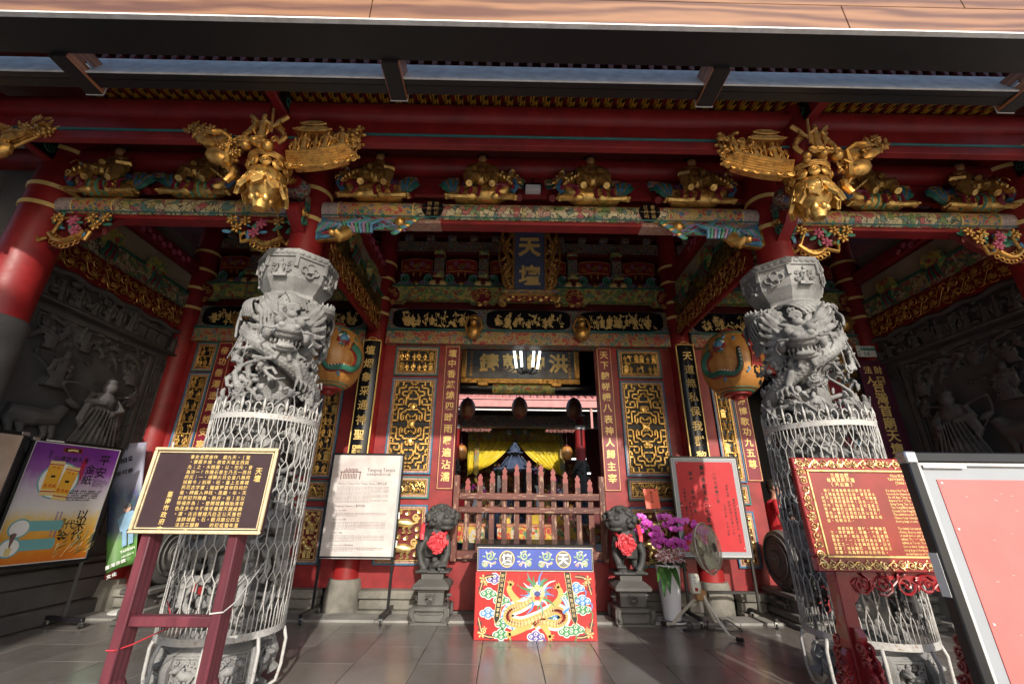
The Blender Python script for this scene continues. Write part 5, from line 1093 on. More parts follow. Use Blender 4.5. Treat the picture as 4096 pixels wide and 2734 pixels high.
# ---------------------------------------------------------------- stone drums by the side doors
def drum(x, y, label):
    T = thing('stone_drum', label, 'stone drum', (x, y, 0), 'stone drums at the side doors'); s = 1 if x > 0 else -1
    def part(name, q, mat='drum_stone', par=None, sharp=38): o = bpy.data.objects.new(name, q.mesh(name, mat, sharp)); COL.objects.link(o); o.parent = par or T; return o
    q = MB(); q.bx(-.17, .17, -.36, .36, 0, .06, 0, .01); q.bx(-.15, .15, -.34, .34, .06, .16, 0, .02); q.bx(-.12, .12, -.30, .30, .16, .30, 0, .006); q.bx(-.17, .17, -.36, .36, .30, .36, 0, .015); p = part('pedestal', q)
    q = MB(); Rm = ry(math.pi/2); A = [(0, .115), (.09, .12), (.10, .095), (.18, .105), (.2, .085), (.28, .09), (.33, .075), (.345, 0), (.33, -.075), (.28, -.09), (.2, -.085), (.18, -.105), (.10, -.095), (.09, -.12), (0, -.115)]
    q.lathe(A, (0, 0, .70), 40, 0, Rm); d = part('drum', q)
    q = MB()
    for sx in (-1, 1):
        q.fr = Fr((sx*.10, 0, .70), (0, sx, 0), (0, 0, 1)); q.tube(spiral((0, 0, .0), .3, 3.2, 0, 1, 60), .011, 6); q.ell((0, 0, .01), (.05, .05, .03)); q.fr = Fr((sx*.12, 0, .17), (0, sx, 0), (0, 0, 1)).at(-.2, 0, 0); beast_relief(q, .4, .13, 2)
        q.fr = Fr((sx*.09, 0, .36), (0, sx, 0), (0, 0, 1)); vines(q, .3, .08, 3, 0, .03, 1, .08)
    q.fr = Fr((0, -.345, .36)); q.bx(-.09, .09, 0, .36, -.04, .05, 0, .02)
    for k in range(4): q.tube(spiral((0, .05+.09*k, .05), .035, 1.5, k, 1, 12), .010, 5)
    part('drum_relief', q, par=d)
drum(3.20, 5.98, 'dark stone drum with spiral face beside the red shirted visitor'); drum(-3.42, 6.02, 'dark stone drum behind the caged dragon column by the white history notice board'); drum(-4.58, 6.02, 'dark stone drum behind the brown inscription board'); drum(4.58, 6.02, 'dark stone drum in the shade below the purple signboard')
# ---------------------------------------------------------------- wooden gate in the doorway
def gate():
    T = thing('wooden_gate', 'worn red brown picket gate standing across the temple doorway', 'gate', (0, 6.40, 0)); y = 6.39
    for s in (-1, 1):
        g = MB(); g.bx(s*1.025-.042, s*1.025+.042, y-.04, y+.04, .60, 1.70, 0, .006); o = g.obj('post', 'gate_wood', T); g = MB(); g.bx(s*1.03-.038, s*1.03+.05, y-.035, y+.035, 1.46, 1.69, 0, .02); g.obj('post_cheek', 'gate_paint', o)
    for z0, z1 in ((1.375, 1.465), (1.205, 1.285), (.63, .735)):
        g = MB(); g.bx(-.983, .983, y-.035, y+.035, z0, z1, 0, .006); g.obj('rail', 'gate_rail_wood', T)
    tops = [1.66, 1.72, 1.76, 1.81, 1.86, 1.91, 1.86, 1.80, 1.76, 1.71, 1.66]
    for i, zt in enumerate(tops):
        x = -.87+i*.1735; g = MB(Fr((x, y+.025, 0))); w = .037; g.bx(-w, w, .60, zt-.16, -.012, .012, 0, .003); p = g.obj('picket', 'gate_wood', T)
        g = MB(Fr((x, y+.024, zt-.16))); g.prism([(-w, 0), (w, 0), (w, .05), (.022, .075), (.036, .10), (.03, .125), (.014, .14), (.014, .16), (-.014, .16), (-.014, .14), (-.03, .125), (-.036, .10), (-.022, .075), (-w, .05)], -.011, .011); g.obj('picket_tip', 'gate_paint', p)
gate()
# ---------------------------------------------------------------- offering table with painted dragon front
def table():
    yf = 5.217; T = thing('offering_table', 'red offering table painted with a golden dragon under a blue apron', 'table', (0, yf+.35, 0)); F = Fr((0, yf, 0)); X = .645
    g = MB(F); g.bx(-X, X, .0, .635, -.018, 0, 0, .004); fp = g.obj('front_board', 'red_paint_front', T)
    for s in (-1, 1): g = MB(); g.bx(s*X-.018*(s > 0)-0, s*X+.018*(s < 0), yf+.0185, yf+.70, .0, .635, 0, .003); g.obj('side_board', 'red_paint_front', T)
    g = MB(F); g.bx(-X+.012, X-.012, .637, .875, -.05, .012, 0, .004); ap = g.obj('apron', 'white_enamel', T)
    g = MB(F); g.bx(-X+.030, X-.030, .652, .860, .0125, .016, 0); g.obj('apron_panel', 'apron_blue', ap)
    g = MB(F); frame_bars(g, 2*X-.036, .216, .009, .0125, .017, 0, .002, -X+.018, .648); g.obj('apron_border', 'black', ap)
    g = MB(); g.bx(-X-.005, X+.005, yf-.025, yf+.74, .878, .905, 0, .006); g.obj('table_top', 'black_lacquer', T)
    # apron: two roundels and leafy dragons
    for s, ch in ((-1, '壇'), (1, '天')):
        q = F.at(s*.308, .757, .0165); g = MB(q); g.prism([(math.cos(a)*.083, math.sin(a)*.083) for a in np.linspace(0, 6.283, 33)[:-1]], 0, .003, 0); g.prism([(math.cos(a)*.074, math.sin(a)*.074) for a in np.linspace(0, 6.283, 33)[:-1]], .003, .0045, 1); r_ = g.obj('roundel', ['gold_paint', 'cloth_grey'], ap); chars(r_, q, ch, 0, 0, 1, .115, 'white_paint', z=.0055, bold=.03, ext=.008)
        for e in (-1, 1):
            g = MB(q.at(e*.19, 0, 0)); g.tube(spiral((0, .03, .001), .05, 1.5, 1, e, 16), .009, 4, 0, flat=.35); g.tube(spiral((e*.045, -.045, .001), .035, 1.4, 3, -e, 14), .009, 4, 0, flat=.35); g.tube([(-.06, -.06, .001), (-.02, -.03, .001), (.03, -.05, .001), (.07, -.03, .001)], .011, 4, 2, flat=.35)
            for k in range(9): a = k*.7; leaf(g, math.cos(a)*.05, math.sin(a)*.05, .035, a, .001, (0, 1, 2, 1)[k % 4])
            g.obj('leaf_dragon', ['leaf_pale', 'white_paint', 'pink_pale'], ap)
    # front: dragon, clouds, ribbons, corner bats (flat painting, laid as thin colour layers)
    def band(g, pts, r, mat, z): 
        p = np.asarray(pts, float); t = np.gradient(p, axis=0); t /= np.linalg.norm(t, axis=1)[:, None]; n = np.stack([-t[:, 1], t[:, 0]], 1); r = np.broadcast_to(r, len(p)); a = p+n*r[:, None]; b = p-n*r[:, None]; m = len(p)
        V = np.concatenate([np.c_[a, np.full(m, z)], np.c_[b, np.full(m, z)]]); g.add(V, [[(i, m+i, m+i+1, i+1) for i in range(m-1)]], mat)
    def curve(ctrl, n=60):
        c = np.asarray(ctrl, float); out = []
        for i in range(len(c)-1):
            p0, p1, p2, p3 = c[max(i-1, 0)], c[i], c[i+1], c[min(i+2, len(c)-1)]
            for t in np.linspace(0, 1, n//(len(c)-1)+1)[:-1]: out.append(.5*((2*p1)+(-p0+p2)*t+(2*p0-5*p1+4*p2-p3)*t*t+(-p0+3*p1-3*p2+p3)*t**3))
        return np.array(out+[c[-1]])
    def blob(g, x, y, rx_, ry_, mat, z, n=18): g.add([(x+math.cos(a)*rx_, y+math.sin(a)*ry_, z) for a in np.linspace(0, 6.283, n)[:-1]], [[tuple(range(n-1))]], mat)
    D = MB(F)   # body curve in board coordinates
    body = curve([(.02, .40), (-.14, .32), (-.27, .27), (-.29, .19), (-.16, .15), (.02, .20), (.18, .27), (.27, .26), (.30, .20), (.22, .15), (.05, .17), (-.02, .13)], 110); rad = np.interp(np.linspace(0, 1, len(body)), [0, .15, .7, 1], [.03, .042, .042, .03])
    band(D, body, rad+.024, 4, .0010); 
    for i in range(2, len(body)-2, 3):
        t = unit(body[i+1]-body[i]); n = np.array([-t[1], t[0]]); sg = -1; p = body[i]+n*sg*rad[i]*.9; D.add([(*(p-t*.016), .0016), (*(p+t*.016), .0016), (*(p+n*sg*.034+t*.012), .0016)], [[(0, 1, 2)]], 1)
    band(D, body, rad, 0, .0022)
    for i in range(1, len(body)-1, 2): blob(D, *body[i], rad[i]*.5, rad[i]*.5, 2, .0028, 8)
    for i in range(0, len(body)-3, 2):
        t = unit(body[i+1]-body[i]); n = np.array([-t[1], t[0]]); band(D, [body[i]-n*rad[i]*.75, body[i]+t*.010, body[i]+n*rad[i]*.75], .0022, 3, .0034)
    for pts in (([(.16, .28), (.25, .37), (.27, .44), (.25, .48)]), ([(-.12, .31), (-.22, .38), (-.28, .46), (-.27, .5)]), ([(.05, .17), (.11, .10), (.14, .05)]), ([(-.05, .15), (-.18, .09), (-.26, .06)])):
        c = curve(pts, 24); band(D, c, np.linspace(.036, .022, len(c)), 0, .0024)
        for k in range(4): a = math.atan2(*(c[-1]-c[-2])[::-1])+(k-1.5)*.55; e = c[-1]; band(D, [e, e+np.array([math.cos(a), math.sin(a)])*.03, e+np.array([math.cos(a+.3), math.sin(a+.3)])*.055], [.012, .009, .002], 0, .0026)
    H = (.02, .43)
    for k in range(26):
        a = k*6.283/26; L = .10+.045*(k % 3); c = curve([(H[0]+math.cos(a)*.06, H[1]+math.sin(a)*.06), (H[0]+math.cos(a+.2)*L*.8, H[1]+math.sin(a+.2)*L*.8), (H[0]+math.cos(a+.1)*L*1.25, H[1]+math.sin(a+.1)*L*1.15)], 8); band(D, c, np.linspace(.016, .002, len(c)), (5, 1, 4, 6)[k % 4], .0024+.00002*k)
    blob(D, *H, .078, .082, 2, .0034); blob(D, H[0], H[1]-.055, .05, .045, 0, .0038); blob(D, H[0], H[1]-.045, .032, .02, 3, .0042); blob(D, H[0], H[1]-.09, .03, .022, 4, .0042); blob(D, H[0], H[1]-.005, .036, .026, 7, .0042)
    for s in (-1, 1): blob(D, H[0]+s*.036, H[1]+.022, .018, .014, 4, .0042); blob(D, H[0]+s*.036, H[1]+.022, .008, .008, 8, .0046); band(D, curve([(H[0]+s*.03, H[1]+.06), (H[0]+s*.07, H[1]+.11), (H[0]+s*.11, H[1]+.13)], 10), .009, 6, .0036); band(D, curve([(H[0]+s*.05, H[1]-.04), (H[0]+s*.14, H[1]-.03), (H[0]+s*.2, H[1]+.09), (H[0]+s*.19, H[1]+.17)], 16), .004, 3, .0036)
    for k in range(7): a = 2.2-.26*k; c = curve([(.29, .25), (.32+.01*k, .32), (.26+.018*k, .40)], 8); band(D, c, np.linspace(.014, .002, len(c)), (1, 4)[k % 2], .003+.0001*k)
    # clouds
    for cx, cy, m in ((-.44, .56, 9), (-.5, .42, 6), (-.36, .36, 6), (-.5, .24, 1), (-.34, .15, 6), (-.36, .05, 6), (.0, .035, 9), (.32, .08, 6), (.42, .1, 6), (.44, .48, 1), (.5, .36, 1), (.5, .28, 6), (.36, .4, 6), (.2, .17, 6)):
        for ox, oy, r in ((-.05, 0, .032), (0, .022, .038), (.05, .0, .032), (.0, -.02, .03)): blob(D, cx+ox, cy+oy, r+.009, r*.8+.009, 4, .0009)
        for q, (ox, oy, r) in enumerate(((-.05, 0, .032), (0, .022, .038), (.05, .0, .032), (.0, -.02, .03))): blob(D, cx+ox, cy+oy, r, r*.8, m, .0013+.0001*q); band(D, [(cx+ox+math.cos(a)*r*.55*(1-a/12), cy+oy+math.sin(a)*r*.5*(1-a/12)) for a in np.linspace(0, 7.5, 14)], .003, 4, .0019)
        band(D, curve([(cx+.05, cy), (cx+.1, cy-.03), (cx+.09, cy-.08)], 8), [.012]*3+[.004]*0+[.006]*(len(curve([(cx+.05, cy), (cx+.1, cy-.03), (cx+.09, cy-.08)], 8))-3), m, .0011)
    for sx in (-1, 1):
        for sy, cy in ((1, .54), (-1, .08)):
            c = curve([(sx*.60, cy-sy*.12), (sx*.575, cy-sy*.03), (sx*.56, cy+sy*.02), (sx*.50, cy+sy*.045), (sx*.43, cy+sy*.05)], 20); band(D, c, .012, 10, .0012)
            for t in (.15, .3, .7, .85): p = c[int(t*(len(c)-1))]; blob(D, p[0], p[1], .028, .022, 10, .0014)
            band(D, c, .004, 2, .0016); flower(D, sx*.565, cy+sy*.02, .045, .0012, 2, 5); flower(D, sx*.535, cy-sy*.02, .03, .0012, 2, 5)
    for v in (): pass
    D.obj('dragon_painting', ['dragon_gold', 'paint_blue', 'gold_pale_flat', 'paint_red', 'white_paint', 'paint_teal', 'paint_green', 'paint_navy', 'black', 'paint_violet', 'paint_plum'], fp, 0)
    for s, tx in ((-1, '財團法人天壇董事會'), (1, '歲次癸巳年陰月吉日')):
        fr = F.at(s*.345-s*.0, .63, .0048); lean = s*.105; u = np.array([1, 0, 0.0]); fr = Fr(fr.o, (1, 0, 0), unit(np.array([-lean*1.4, 0, 1.0])), (0, -1, 0)); g = MB(fr); g.prism([(-.033, 0), (.033, 0), (.033, -.44), (0, -.50), (-.033, -.44)], 0, .001, 1); g.prism([(-.027, 0), (.027, 0), (.027, -.438), (0, -.488), (-.027, -.438)], .001, .002, 0); rb_ = g.obj('ribbon_panel', ['black', 'gold_pale_flat'], fp)
        t = MB(); put_col(t, fr, tx, 0, -.035, .046, .036, bold=.012, z=.003); tag(t.obj('ribbon_inscription', 'gold_pale_flat', rb_), kind='stuff')
table()
# ---------------------------------------------------------------- boards
def corners(TL, TR, BL, Y, k=K):
    a, b, c = P(*TL, Y, k), P(*TR, Y, k), P(*BL, Y, k); return a, b, c
def board_frame(T, fr, w, h, bar=.03, dep=.03, mat='black_frame'):
    g = MB(fr); frame_bars(g, w, h, bar, -dep, .006, 0, .004); return g.obj('frame', mat, T)
def caster(T, x, y, z=.0):
    g = MB(); g.lathe([(.001, -.012), (.026, -.012), (.03, 0), (.026, .012), (.001, .012)], (x, y, .03), 16, 0, ry(math.pi/2)); c = g.obj('caster', 'rubber', T); g = MB(); g.bx(x-.02, x+.02, y-.012, y+.02, .045, .075, 0, .004); g.bx(x-.021, x-.016, y-.01, y+.012, .02, .05); g.bx(x+.016, x+.021, y-.01, y+.012, .02, .05); g.obj('fork', 'steel', c)
def stand(T, x0, x1, y, zb, foot=.28, ztop=None):
    for x in (x0, x1):
        g = MB(); g.bx(x-.016, x+.016, y+.012, y+.04, .09, ztop or zb+.2, 0, .003); g.obj('leg', 'black_frame', T); g = MB(); g.bx(x-.02, x+.02, y-foot, y+foot*.8, .075, .115, 0, .004); g.obj('foot', 'black_frame', T)
        for yy in (y-foot+.03, y+foot*.8-.03): caster(T, x, yy)
    g = MB(); g.bx(x0+.02, x1-.02, y+.014, y+.036, .30, .335, 0, .003)
    return g
# white notice: history of the temple
def notice_white():
    Y = 6.02; a, b, c = P(757, 1038, Y), P(926, 1040, Y), P(735, 1279, Y); w = 0.95*1.0; x0 = (a[0]+c[0])/2; x1 = x0+(P(926, 1040, Y)[0]-P(757, 1038, Y)[0]+P(908, 1279, Y)[0]-P(735, 1279, Y)[0])/2
    z0, z1 = c[2], a[2]; w, h = x1-x0, z1-z0
    T = thing('notice_board', 'white paper notice board on black wheeled stand telling the history of the temple', 'notice board', (x0+w/2, Y, 0)); fr = Fr((x0, Y, z0)); board_frame(T, fr, w, h, .022)
    g = MB(fr); g.bx(.02, w-.02, .02, h-.02, -.02, -.006); g.obj('backing', 'grey_board', T)
    g = MB(fr); g.bx(.03, w-.05, -.005, h-.028, -.005, .002); p = g.obj('sheet', 'paper_print', T); f2 = fr.at(0, 0, .0027)
    t = MB(); S = w/.93
    L = lambda s, y, sz, x=.13, wd=None, b=0.0: put_line(t, f2, s, x*S, y*h, sz*S, 0, b, width=wd*S if wd else None)
    L('Tiangong Temple', .815, .06, .47, .36, .004); L('台灣首廟天壇(天公廟)', .775, .036, .47, .31)
    L('History of Taiwan First Temple Tiantan | 歷史沿革', .685, .034, .12, .62, .004)
    for i in range(13): L('Ceremony known as the Temple, this is the place where the supreme deity of heaven, the Jade Emperor, is worshipped.'[:114-(40 if i in (5, 9, 12) else 0)], .660-i*.0125, .013, .115, .66 if i not in (5, 9, 12) else .44, .012)
    L("Tiangong's features | 廟宇特色", .468, .034, .12, .38, .004); y = .45
    for hd, nl in (('Temple doors 廟門', 3), ('Dragon columns 龍柱', 6), ('“1” tablet 一字匾', 5), ('Stone drums and lions 石鼓石獅石獸', 3)):
        L(hd, y-.02, .019, .12, None, .006); y -= .034
        for i in range(nl): L('In Taiwan, the door leafs signify that the temple was officially sanctioned by the government, in general.', y-.008, .013, .115, .66 if i < nl-1 else 0.3, .012); y -= .0125
        y -= .014
    L('Our Culture Our Temples', .072, .016, .47, .2)
    tag(t.obj('print', 'ink_soft', p), kind='stuff')
    q = MB(f2)                                        # little drawing of a temple front
    x, yy = .13*S, .735*h
    q.bx(x, x+.27*S, yy+.085*S, yy+.097*S, 0, .001)
    for k in range(2): q.bx(x+.01*S+k*.24*S, x+.022*S+k*.24*S, yy, yy+.085*S, 0, .001)
    for k in range(9): q.bx(x+.045*S+k*.02*S, x+.055*S+k*.02*S, yy+.005*S, yy+(.07 if k % 3 else .08)*S, 0, .001)
    for k in range(10): q.bx(x+.05*S+k*.018*S, x+.06*S+k*.018*S, yy+.1*S, yy+(.12+.02*abs(math.sin(k*1.7)))*S, 0, .001)
    q.bx(.12*S, .84*S, .715*h, .7165*h, 0, .001); q.bx(.12*S, .82*S, .095*h, .0962*h, 0, .001); tag(q.obj('temple_drawing', 'brown_ink', p), kind='stuff')
    stand(T, x0+.03, x1-.03, Y, z0, .30, z0+.3)
    for zz in (.36, .1): g = MB(fr); g.bx(w-.002, w+.012, h*zz, h*zz+.08, -.02, .01); g.obj('clip', 'white_paint', T)
notice_white()
def notice_red():
    Y = 6.0; a, b, c, d = P(1535, 1045, Y), P(1690, 1047, Y), P(1559, 1281, Y), P(1731, 1284, Y); x0 = (a[0]+c[0])/2; x1 = (b[0]+d[0])/2; z0, z1 = c[2], a[2]; w, h = x1-x0, z1-z0
    T = thing('notice_board', 'red paper notice written in black ink on black wheeled stand behind the fan', 'notice board', (x0+w/2, Y, 0)); fr = Fr((x0, Y, z0)); board_frame(T, fr, w, h, .025)
    g = MB(fr); g.bx(.02, w-.02, .02, h-.02, -.02, -.006); g.obj('backing', 'grey_board', T); g = MB(fr); frame_bars(g, w-.044, h-.044, .012, -.006, -.001, 0, 0, .022, .022); g.obj('inner_rim', 'white_enamel', T)
    g = MB(fr); g.bx(.085, w-.085, .085, h-.075, -.006, -.002); p = g.obj('red_sheet', 'red_paper', T); f2 = fr.at(0, 0, -.0012); t = MB(); S = w/.9
    put_col(t, f2, '臺灣首廟天壇各類會考光明', w*.46, h*.885, h*.065, .062*S, bold=.03); put_col(t, f2, '一〇七年第二次', w*.63, h*.82, h*.046, .046*S, bold=.03); put_col(t, f2, '祈求　金榜題名', w*.29, h*.82, h*.062, .054*S, bold=.03)
    put_col(t, f2, '法會日期　國曆五月十九至二十日', w*.78, h*.70, h*.033, .03*S, bold=.03); put_col(t, f2, '農曆四月初五至初六日　共五天', w*.85, h*.56, h*.031, .03*S, bold=.03); put_col(t, f2, '上午七時　下午七時', w*.71, h*.5, h*.034, .03*S, bold=.03)
    put_col(t, f2, '大悲良水　農曆四月初四初五', w*.17, h*.66, h*.036, .034*S, bold=.03); put_col(t, f2, '國曆五月十八十九日', w*.23, h*.52, h*.036, .034*S, bold=.03); put_col(t, f2, '晚上七時三十分', w*.11, h*.52, h*.036, .034*S, bold=.03); tag(t.obj('ink_writing', 'ink', p), kind='stuff')
    q = MB(fr)
    for u_ in (.11, .5, .89):
        for v_ in (.93, .5, .1): q.lathe([(.006, -.0015), (.005, .003), (.001, .004)], (w*u_, h*v_, 0), 8)
    tag(q.obj('pins', 'white_paint', p), kind='stuff'); g = stand(T, x0+.05, x1-.02, Y+.02, z0, .32, z0+.3); g.obj('cross_rail', 'black_frame', T)
notice_red()
# gold-on-brown inscription board on burgundy stand
def plaque_brown():
    Y = 2.86; a, b, c, d = P(350, 1025, Y), P(636, 1025, Y), P(295, 1224, Y), P(598, 1224, Y); x0 = (a[0]+c[0])/2; x1 = (b[0]+d[0])/2; z0, z1 = (c[2]+d[2])/2, (a[2]+b[2])/2; w, h = x1-x0, z1-z0
    T = thing('inscription_board', 'brown inscription board with gilt characters on a burgundy wooden stand', 'inscription board', (x0+w/2, Y, 0)); fr = Fr((x0, Y, z0), (1, .0, 0), unit((0, .05, 1)))
    g = MB(fr); g.bx(0, w, 0, h, -.035, -.004, 0, .004); g.obj('panel', 'brown_panel', T); g = MB(fr); frame_bars(g, w, h, .020, -.006, .012, 0, .005); g.obj('outer_frame', 'ivory_gilt', T); g = MB(fr); frame_bars(g, w-.052, h-.052, .008, -.005, .004, 0, .002, .026, .026); g.obj('inner_frame', 'ivory_gilt', T)
    cols = ['昔日府城於天公埕歲祀玉皇', '聖誕，而無專祠。至清咸豐四年', '（西元一八五四年）始建天公壇', '，主祀玉皇上帝，俗稱天公廟或', '天壇，乃全臺首廟。農曆正月初', '九天公生日，更是府城最壯觀的', '廟會，香火旺盛、熱鬧非凡。', '　廟藏石獅、龍柱、壁堵諸石', '作，精雕細琢；神龕、雀替、懸', '香諸木作，刻畫入微；今古匾額', '眾多，「一」字匾列為今古城三大', '名匾之一；今古碑記亦多，詳述', '史實；消災解厄、祈福改運諸法', '事，允為府城民俗的特色。']
    t = MB(); f2 = fr.at(0, 0, -.0025); ph = h*.0605
    for i, s in enumerate(cols): put_col(t, f2, s, w*(.80-.0375*i), h*(.885 if i else .765), ph, .026, bold=.006)
    put_col(t, f2, '天壇', w*.875, h*.72, h*.085, .045, bold=.01); put_col(t, f2, '臺南市政府立', w*.225, h*.44, h*.077, .036, bold=.008); tag(t.obj('gilt_inscription', 'gold_paint', T), kind='stuff')
    lx = [(x0+w*.07, x0+w*.145), (x0+w*.735, x0+w*.81)]
    for i, (l0, l1) in enumerate(lx):
        g = MB(); g.bx(l0, l1, Y+.035, Y+.15, 0, z0+.3, 0, .006); L = g.obj('post', 'burgundy_wood', T)
        for sx in (-1, 1):
            g = MB(Fr((0, Y+.045, 0))); e = l0 if sx < 0 else l1; g.prism([(e+sx*.001, .36), (e+sx*.001, .24), (e+sx*.13, 0), (e+sx*.24, 0)], -.09, -.004); g.obj('brace', 'burgundy_wood', T)
        for sy in (-1, 1):
            g = MB(Fr((l0+.01, 0, 0), (0, 1, 0), (0, 0, 1), (1, 0, 0))); e = Y+.034 if sy < 0 else Y+.151; g.prism([(e, .36), (e, .24), (e+sy*.13, 0), (e+sy*.24, 0)], 0, .05); g.obj('brace', 'burgundy_wood', T)
    g = MB(); zr = P(450, 1425, Y+.06)[2]; g.bx(lx[0][1]+.001, lx[1][0]-.001, Y+.05, Y+.12, zr-.028, zr+.028, 0, .006); g.obj('cross_rail', 'burgundy_wood', T)
    g = MB(); q0 = np.array([lx[0][0]-.004, Y+.03, .52]); g.tube([q0, q0+(.05, -.004, .0), (lx[0][1]+.02, Y+.1, .53), (lx[0][1]+.1, Y+.3, .58), (-XC-.2, YC-.4, .66)], .004, 5); o = g.obj('binding_wire', 'red_cloth', T); g = MB(); q0 = np.array([lx[1][0]-.004, Y+.03, .70]); g.tube([q0, q0+(.08, -.005, .01), (lx[1][1]+.02, Y+.12, .74), (-XC+.35, YC-.24, .92)], .004, 5); g.obj('binding_wire', 'white_enamel', T)
plaque_brown()
# gilt framed red plaque on carved red stand
def plaque_red():
    Y = 3.02; a, b, c, d = P(1819, 1049, Y), P(2200, 1050, Y), P(1880, 1312, Y), P(2280, 1312, Y); x0 = (a[0]+c[0])/2; x1 = (b[0]+d[0])/2; z0, z1 = (c[2]+d[2])/2, (a[2]+b[2])/2; w, h = x1-x0, z1-z0
    T = thing('inscription_board', 'red inscription board in a carved gilt frame on a carved red stand', 'inscription board', (x0+w/2, Y, 0)); fr = Fr((x0, Y, z0), (1, 0, 0), unit((0, .04, 1)))
    g = MB(fr); g.bx(.01, w-.01, .01, h-.01, -.04, -.006, 0, .003); g.obj('panel', 'plaque_wood', T); g = MB(fr); frame_bars(g, w, h, .085, -.045, .002, 0, .006); F_ = g.obj('frame', 'plaque_frame', T)
    q = MB()
    for o_, u_, v_, L in ((fr.at(.012, .012, .0025), None, None, w-.024), (fr.at(.012, h-.067, .0025), None, None, w-.024)): q.fr = o_; vines(q, L, .055, 4, 0, .012, 1.2, .055, False)
    for xx in (.012, w-.067):
        q.fr = fr.at(xx, .07, .0025); vines(q, .055, h-.14, 5, 0, .012, 1.2, .055, False)
    q.fr = None; q.obj('gilt_scrollwork', 'gold_pale', F_); g = MB(fr); frame_bars(g, w-.16, h-.16, .014, -.004, .008, 0, .003, .08, .08); g.obj('gilt_bead', 'gold_pale', F_)
    t = MB(); f2 = fr.at(0, 0, -.004); iw = w
    for i, s in enumerate(('三級古蹟', '台灣首廟天壇', '（天公廟）')): put_row(t, f2, s, w*.27-(len(s)-1)*.0165, h*(.835-.042*i), .033, .029, bold=.01)
    rows = ['　相傳天壇為鄭成功祭天之所', '，人稱此地為天公埕，昔日府城', '於天公埕歲祀玉皇聖誕，而無專', '祠。至清咸豐四年（西元一八五', '四年）始建天公壇，主祀玉皇上', '帝，俗稱天公廟或天壇，乃全台', '首廟。農曆正月初九天公生日，', '更是府城最壯觀的廟會，香火旺', '盛、熱鬧非凡。', '', '　　廟藏石獅、龍柱、壁堵諸石', '作，精雕細琢；神龕、雀替、懸', '香諸木作，刻畫入微；今古匾額', '眾多，「一」字匾列為台灣三大', '名匾之一；今古碑記亦多，詳述', '史實；消災解厄、祈福改運諸法', '史事，允為府城民俗的特色。']
    for i, s in enumerate(rows): put_row(t, f2, s, w*.135, h*(.695-.0335*i), w*.0238, .0205, bold=.012)
    for i, s in enumerate(('Class III historical monument', "TAIWAN'S VERY FIRST TEMPLE", '(TIAN GONG TEMPLE)')): put_line(t, f2, s, w*.70, h*(.825-.034*i), .024, bold=.012, align='C')
    eng = ['It is alleged that Tian Tan was the place', 'honored the Heaven and people celebrated', 'the old days, Tainan celebrated the Jade', 'Emperor God” (“Tian Gong”) in a place', 'Gong Cheng. Tian Gong Temple, Tian', 'Tian Gong Miao) was built in 1854', 'Dynasty’s Sian Fong Era). It was', 'The celebrations for Tian Gong’s', 'Chinese lunar calendar are always', 'drawing large crowds.', '', 'The temple has numerous exquisite', 'of lions, dragons, and other figures', 'of small shrines and “god figures', 'tablets. The “一” tablet is one of', 'tablets in Taiwan. There are many', 'facts in detail. Religious rituals', 'bring in good fortunes held in', 'special features of Tainan.']
    for i, s in enumerate(eng): put_line(t, f2, s, w*.525, h*(.69-.0305*i), .0205, bold=.008, sx=.82)
    tag(t.obj('gilt_inscription', 'gold_pale', T), kind='stuff')
    # stand: two posts, a carved apron and pierced side wings
    px = (x0+w*.155, x0+w*.845)
    for p in px:
        g = MB(); g.bx(p-.045, p+.045, Y+.045, Y+.14, 0, z0+.35, 0, .006); po = g.obj('post', 'stand_red', T)
        for sy in (-1, 1):
            g = MB(Fr((p-.022, 0, 0), (0, 1, 0), (0, 0, 1), (1, 0, 0))); e = Y+.044 if sy < 0 else Y+.141
            A = np.linspace(0, 1, 16); out = [(e+sy*(.03+.22*a*a+.025*math.sin(a*19)), .62*(1-a)) for a in A]; g.prism([(e, .62)]+out+[(e, 0)], 0, .045); wg = g.obj('carved_wing', 'stand_red', T)
            q = MB()
            for sx in (-1, 1):
                q.fr = Fr((p+sx*.024, e, 0), (0, sx, 0), (0, 0, 1))
                for k in range(7): q.tube(spiral((sx*sy*(.05+.018*k), .52-.075*k, 0), .04, 1.5, k, 1 if k % 2 else -1, 14), .011, 6)
            q.obj('wing_scrolls', 'stand_red', wg)
        for sx in (-1, 1):
            g = MB(Fr((0, Y+.06, 0))); e = p-.046 if sx < 0 else p+.046; A = np.linspace(0, 1, 16); g.prism([(e, .5)]+[(e+sx*(.02+.17*a*a+.02*math.sin(a*19)), .5*(1-a)) for a in A]+[(e, 0)], -.04, .0); wg = g.obj('carved_wing', 'stand_red', T); q = MB(Fr((e, Y+.058, 0)))
            for k in range(6): q.tube(spiral((sx*(.04+.016*k), .4-.07*k, .0), .035, 1.5, k, 1 if k % 2 else -1, 14), .010, 6)
            q.obj('wing_scrolls', 'stand_red', wg)
    g = MB(Fr((0, Y+.06, 0))); A = np.linspace(0, 1, 40); L0, L1 = px[0]+.046, px[1]-.046; ztop = z0-.002; g.prism([(L0, ztop), (L1, ztop)]+[(L1+(L0-L1)*a, ztop-.06-.11*abs(2*a-1)**2.2-.016*math.sin(a*40)) for a in A], -.04, 0); ap = g.obj('carved_apron', 'stand_red', T); q = MB(Fr((L0, Y+.058, ztop-.14)))
    vines(q, L1-L0, .13, 8, 0, .02, 1, .13, False); q.obj('apron_scrolls', 'stand_red', ap)
plaque_red()
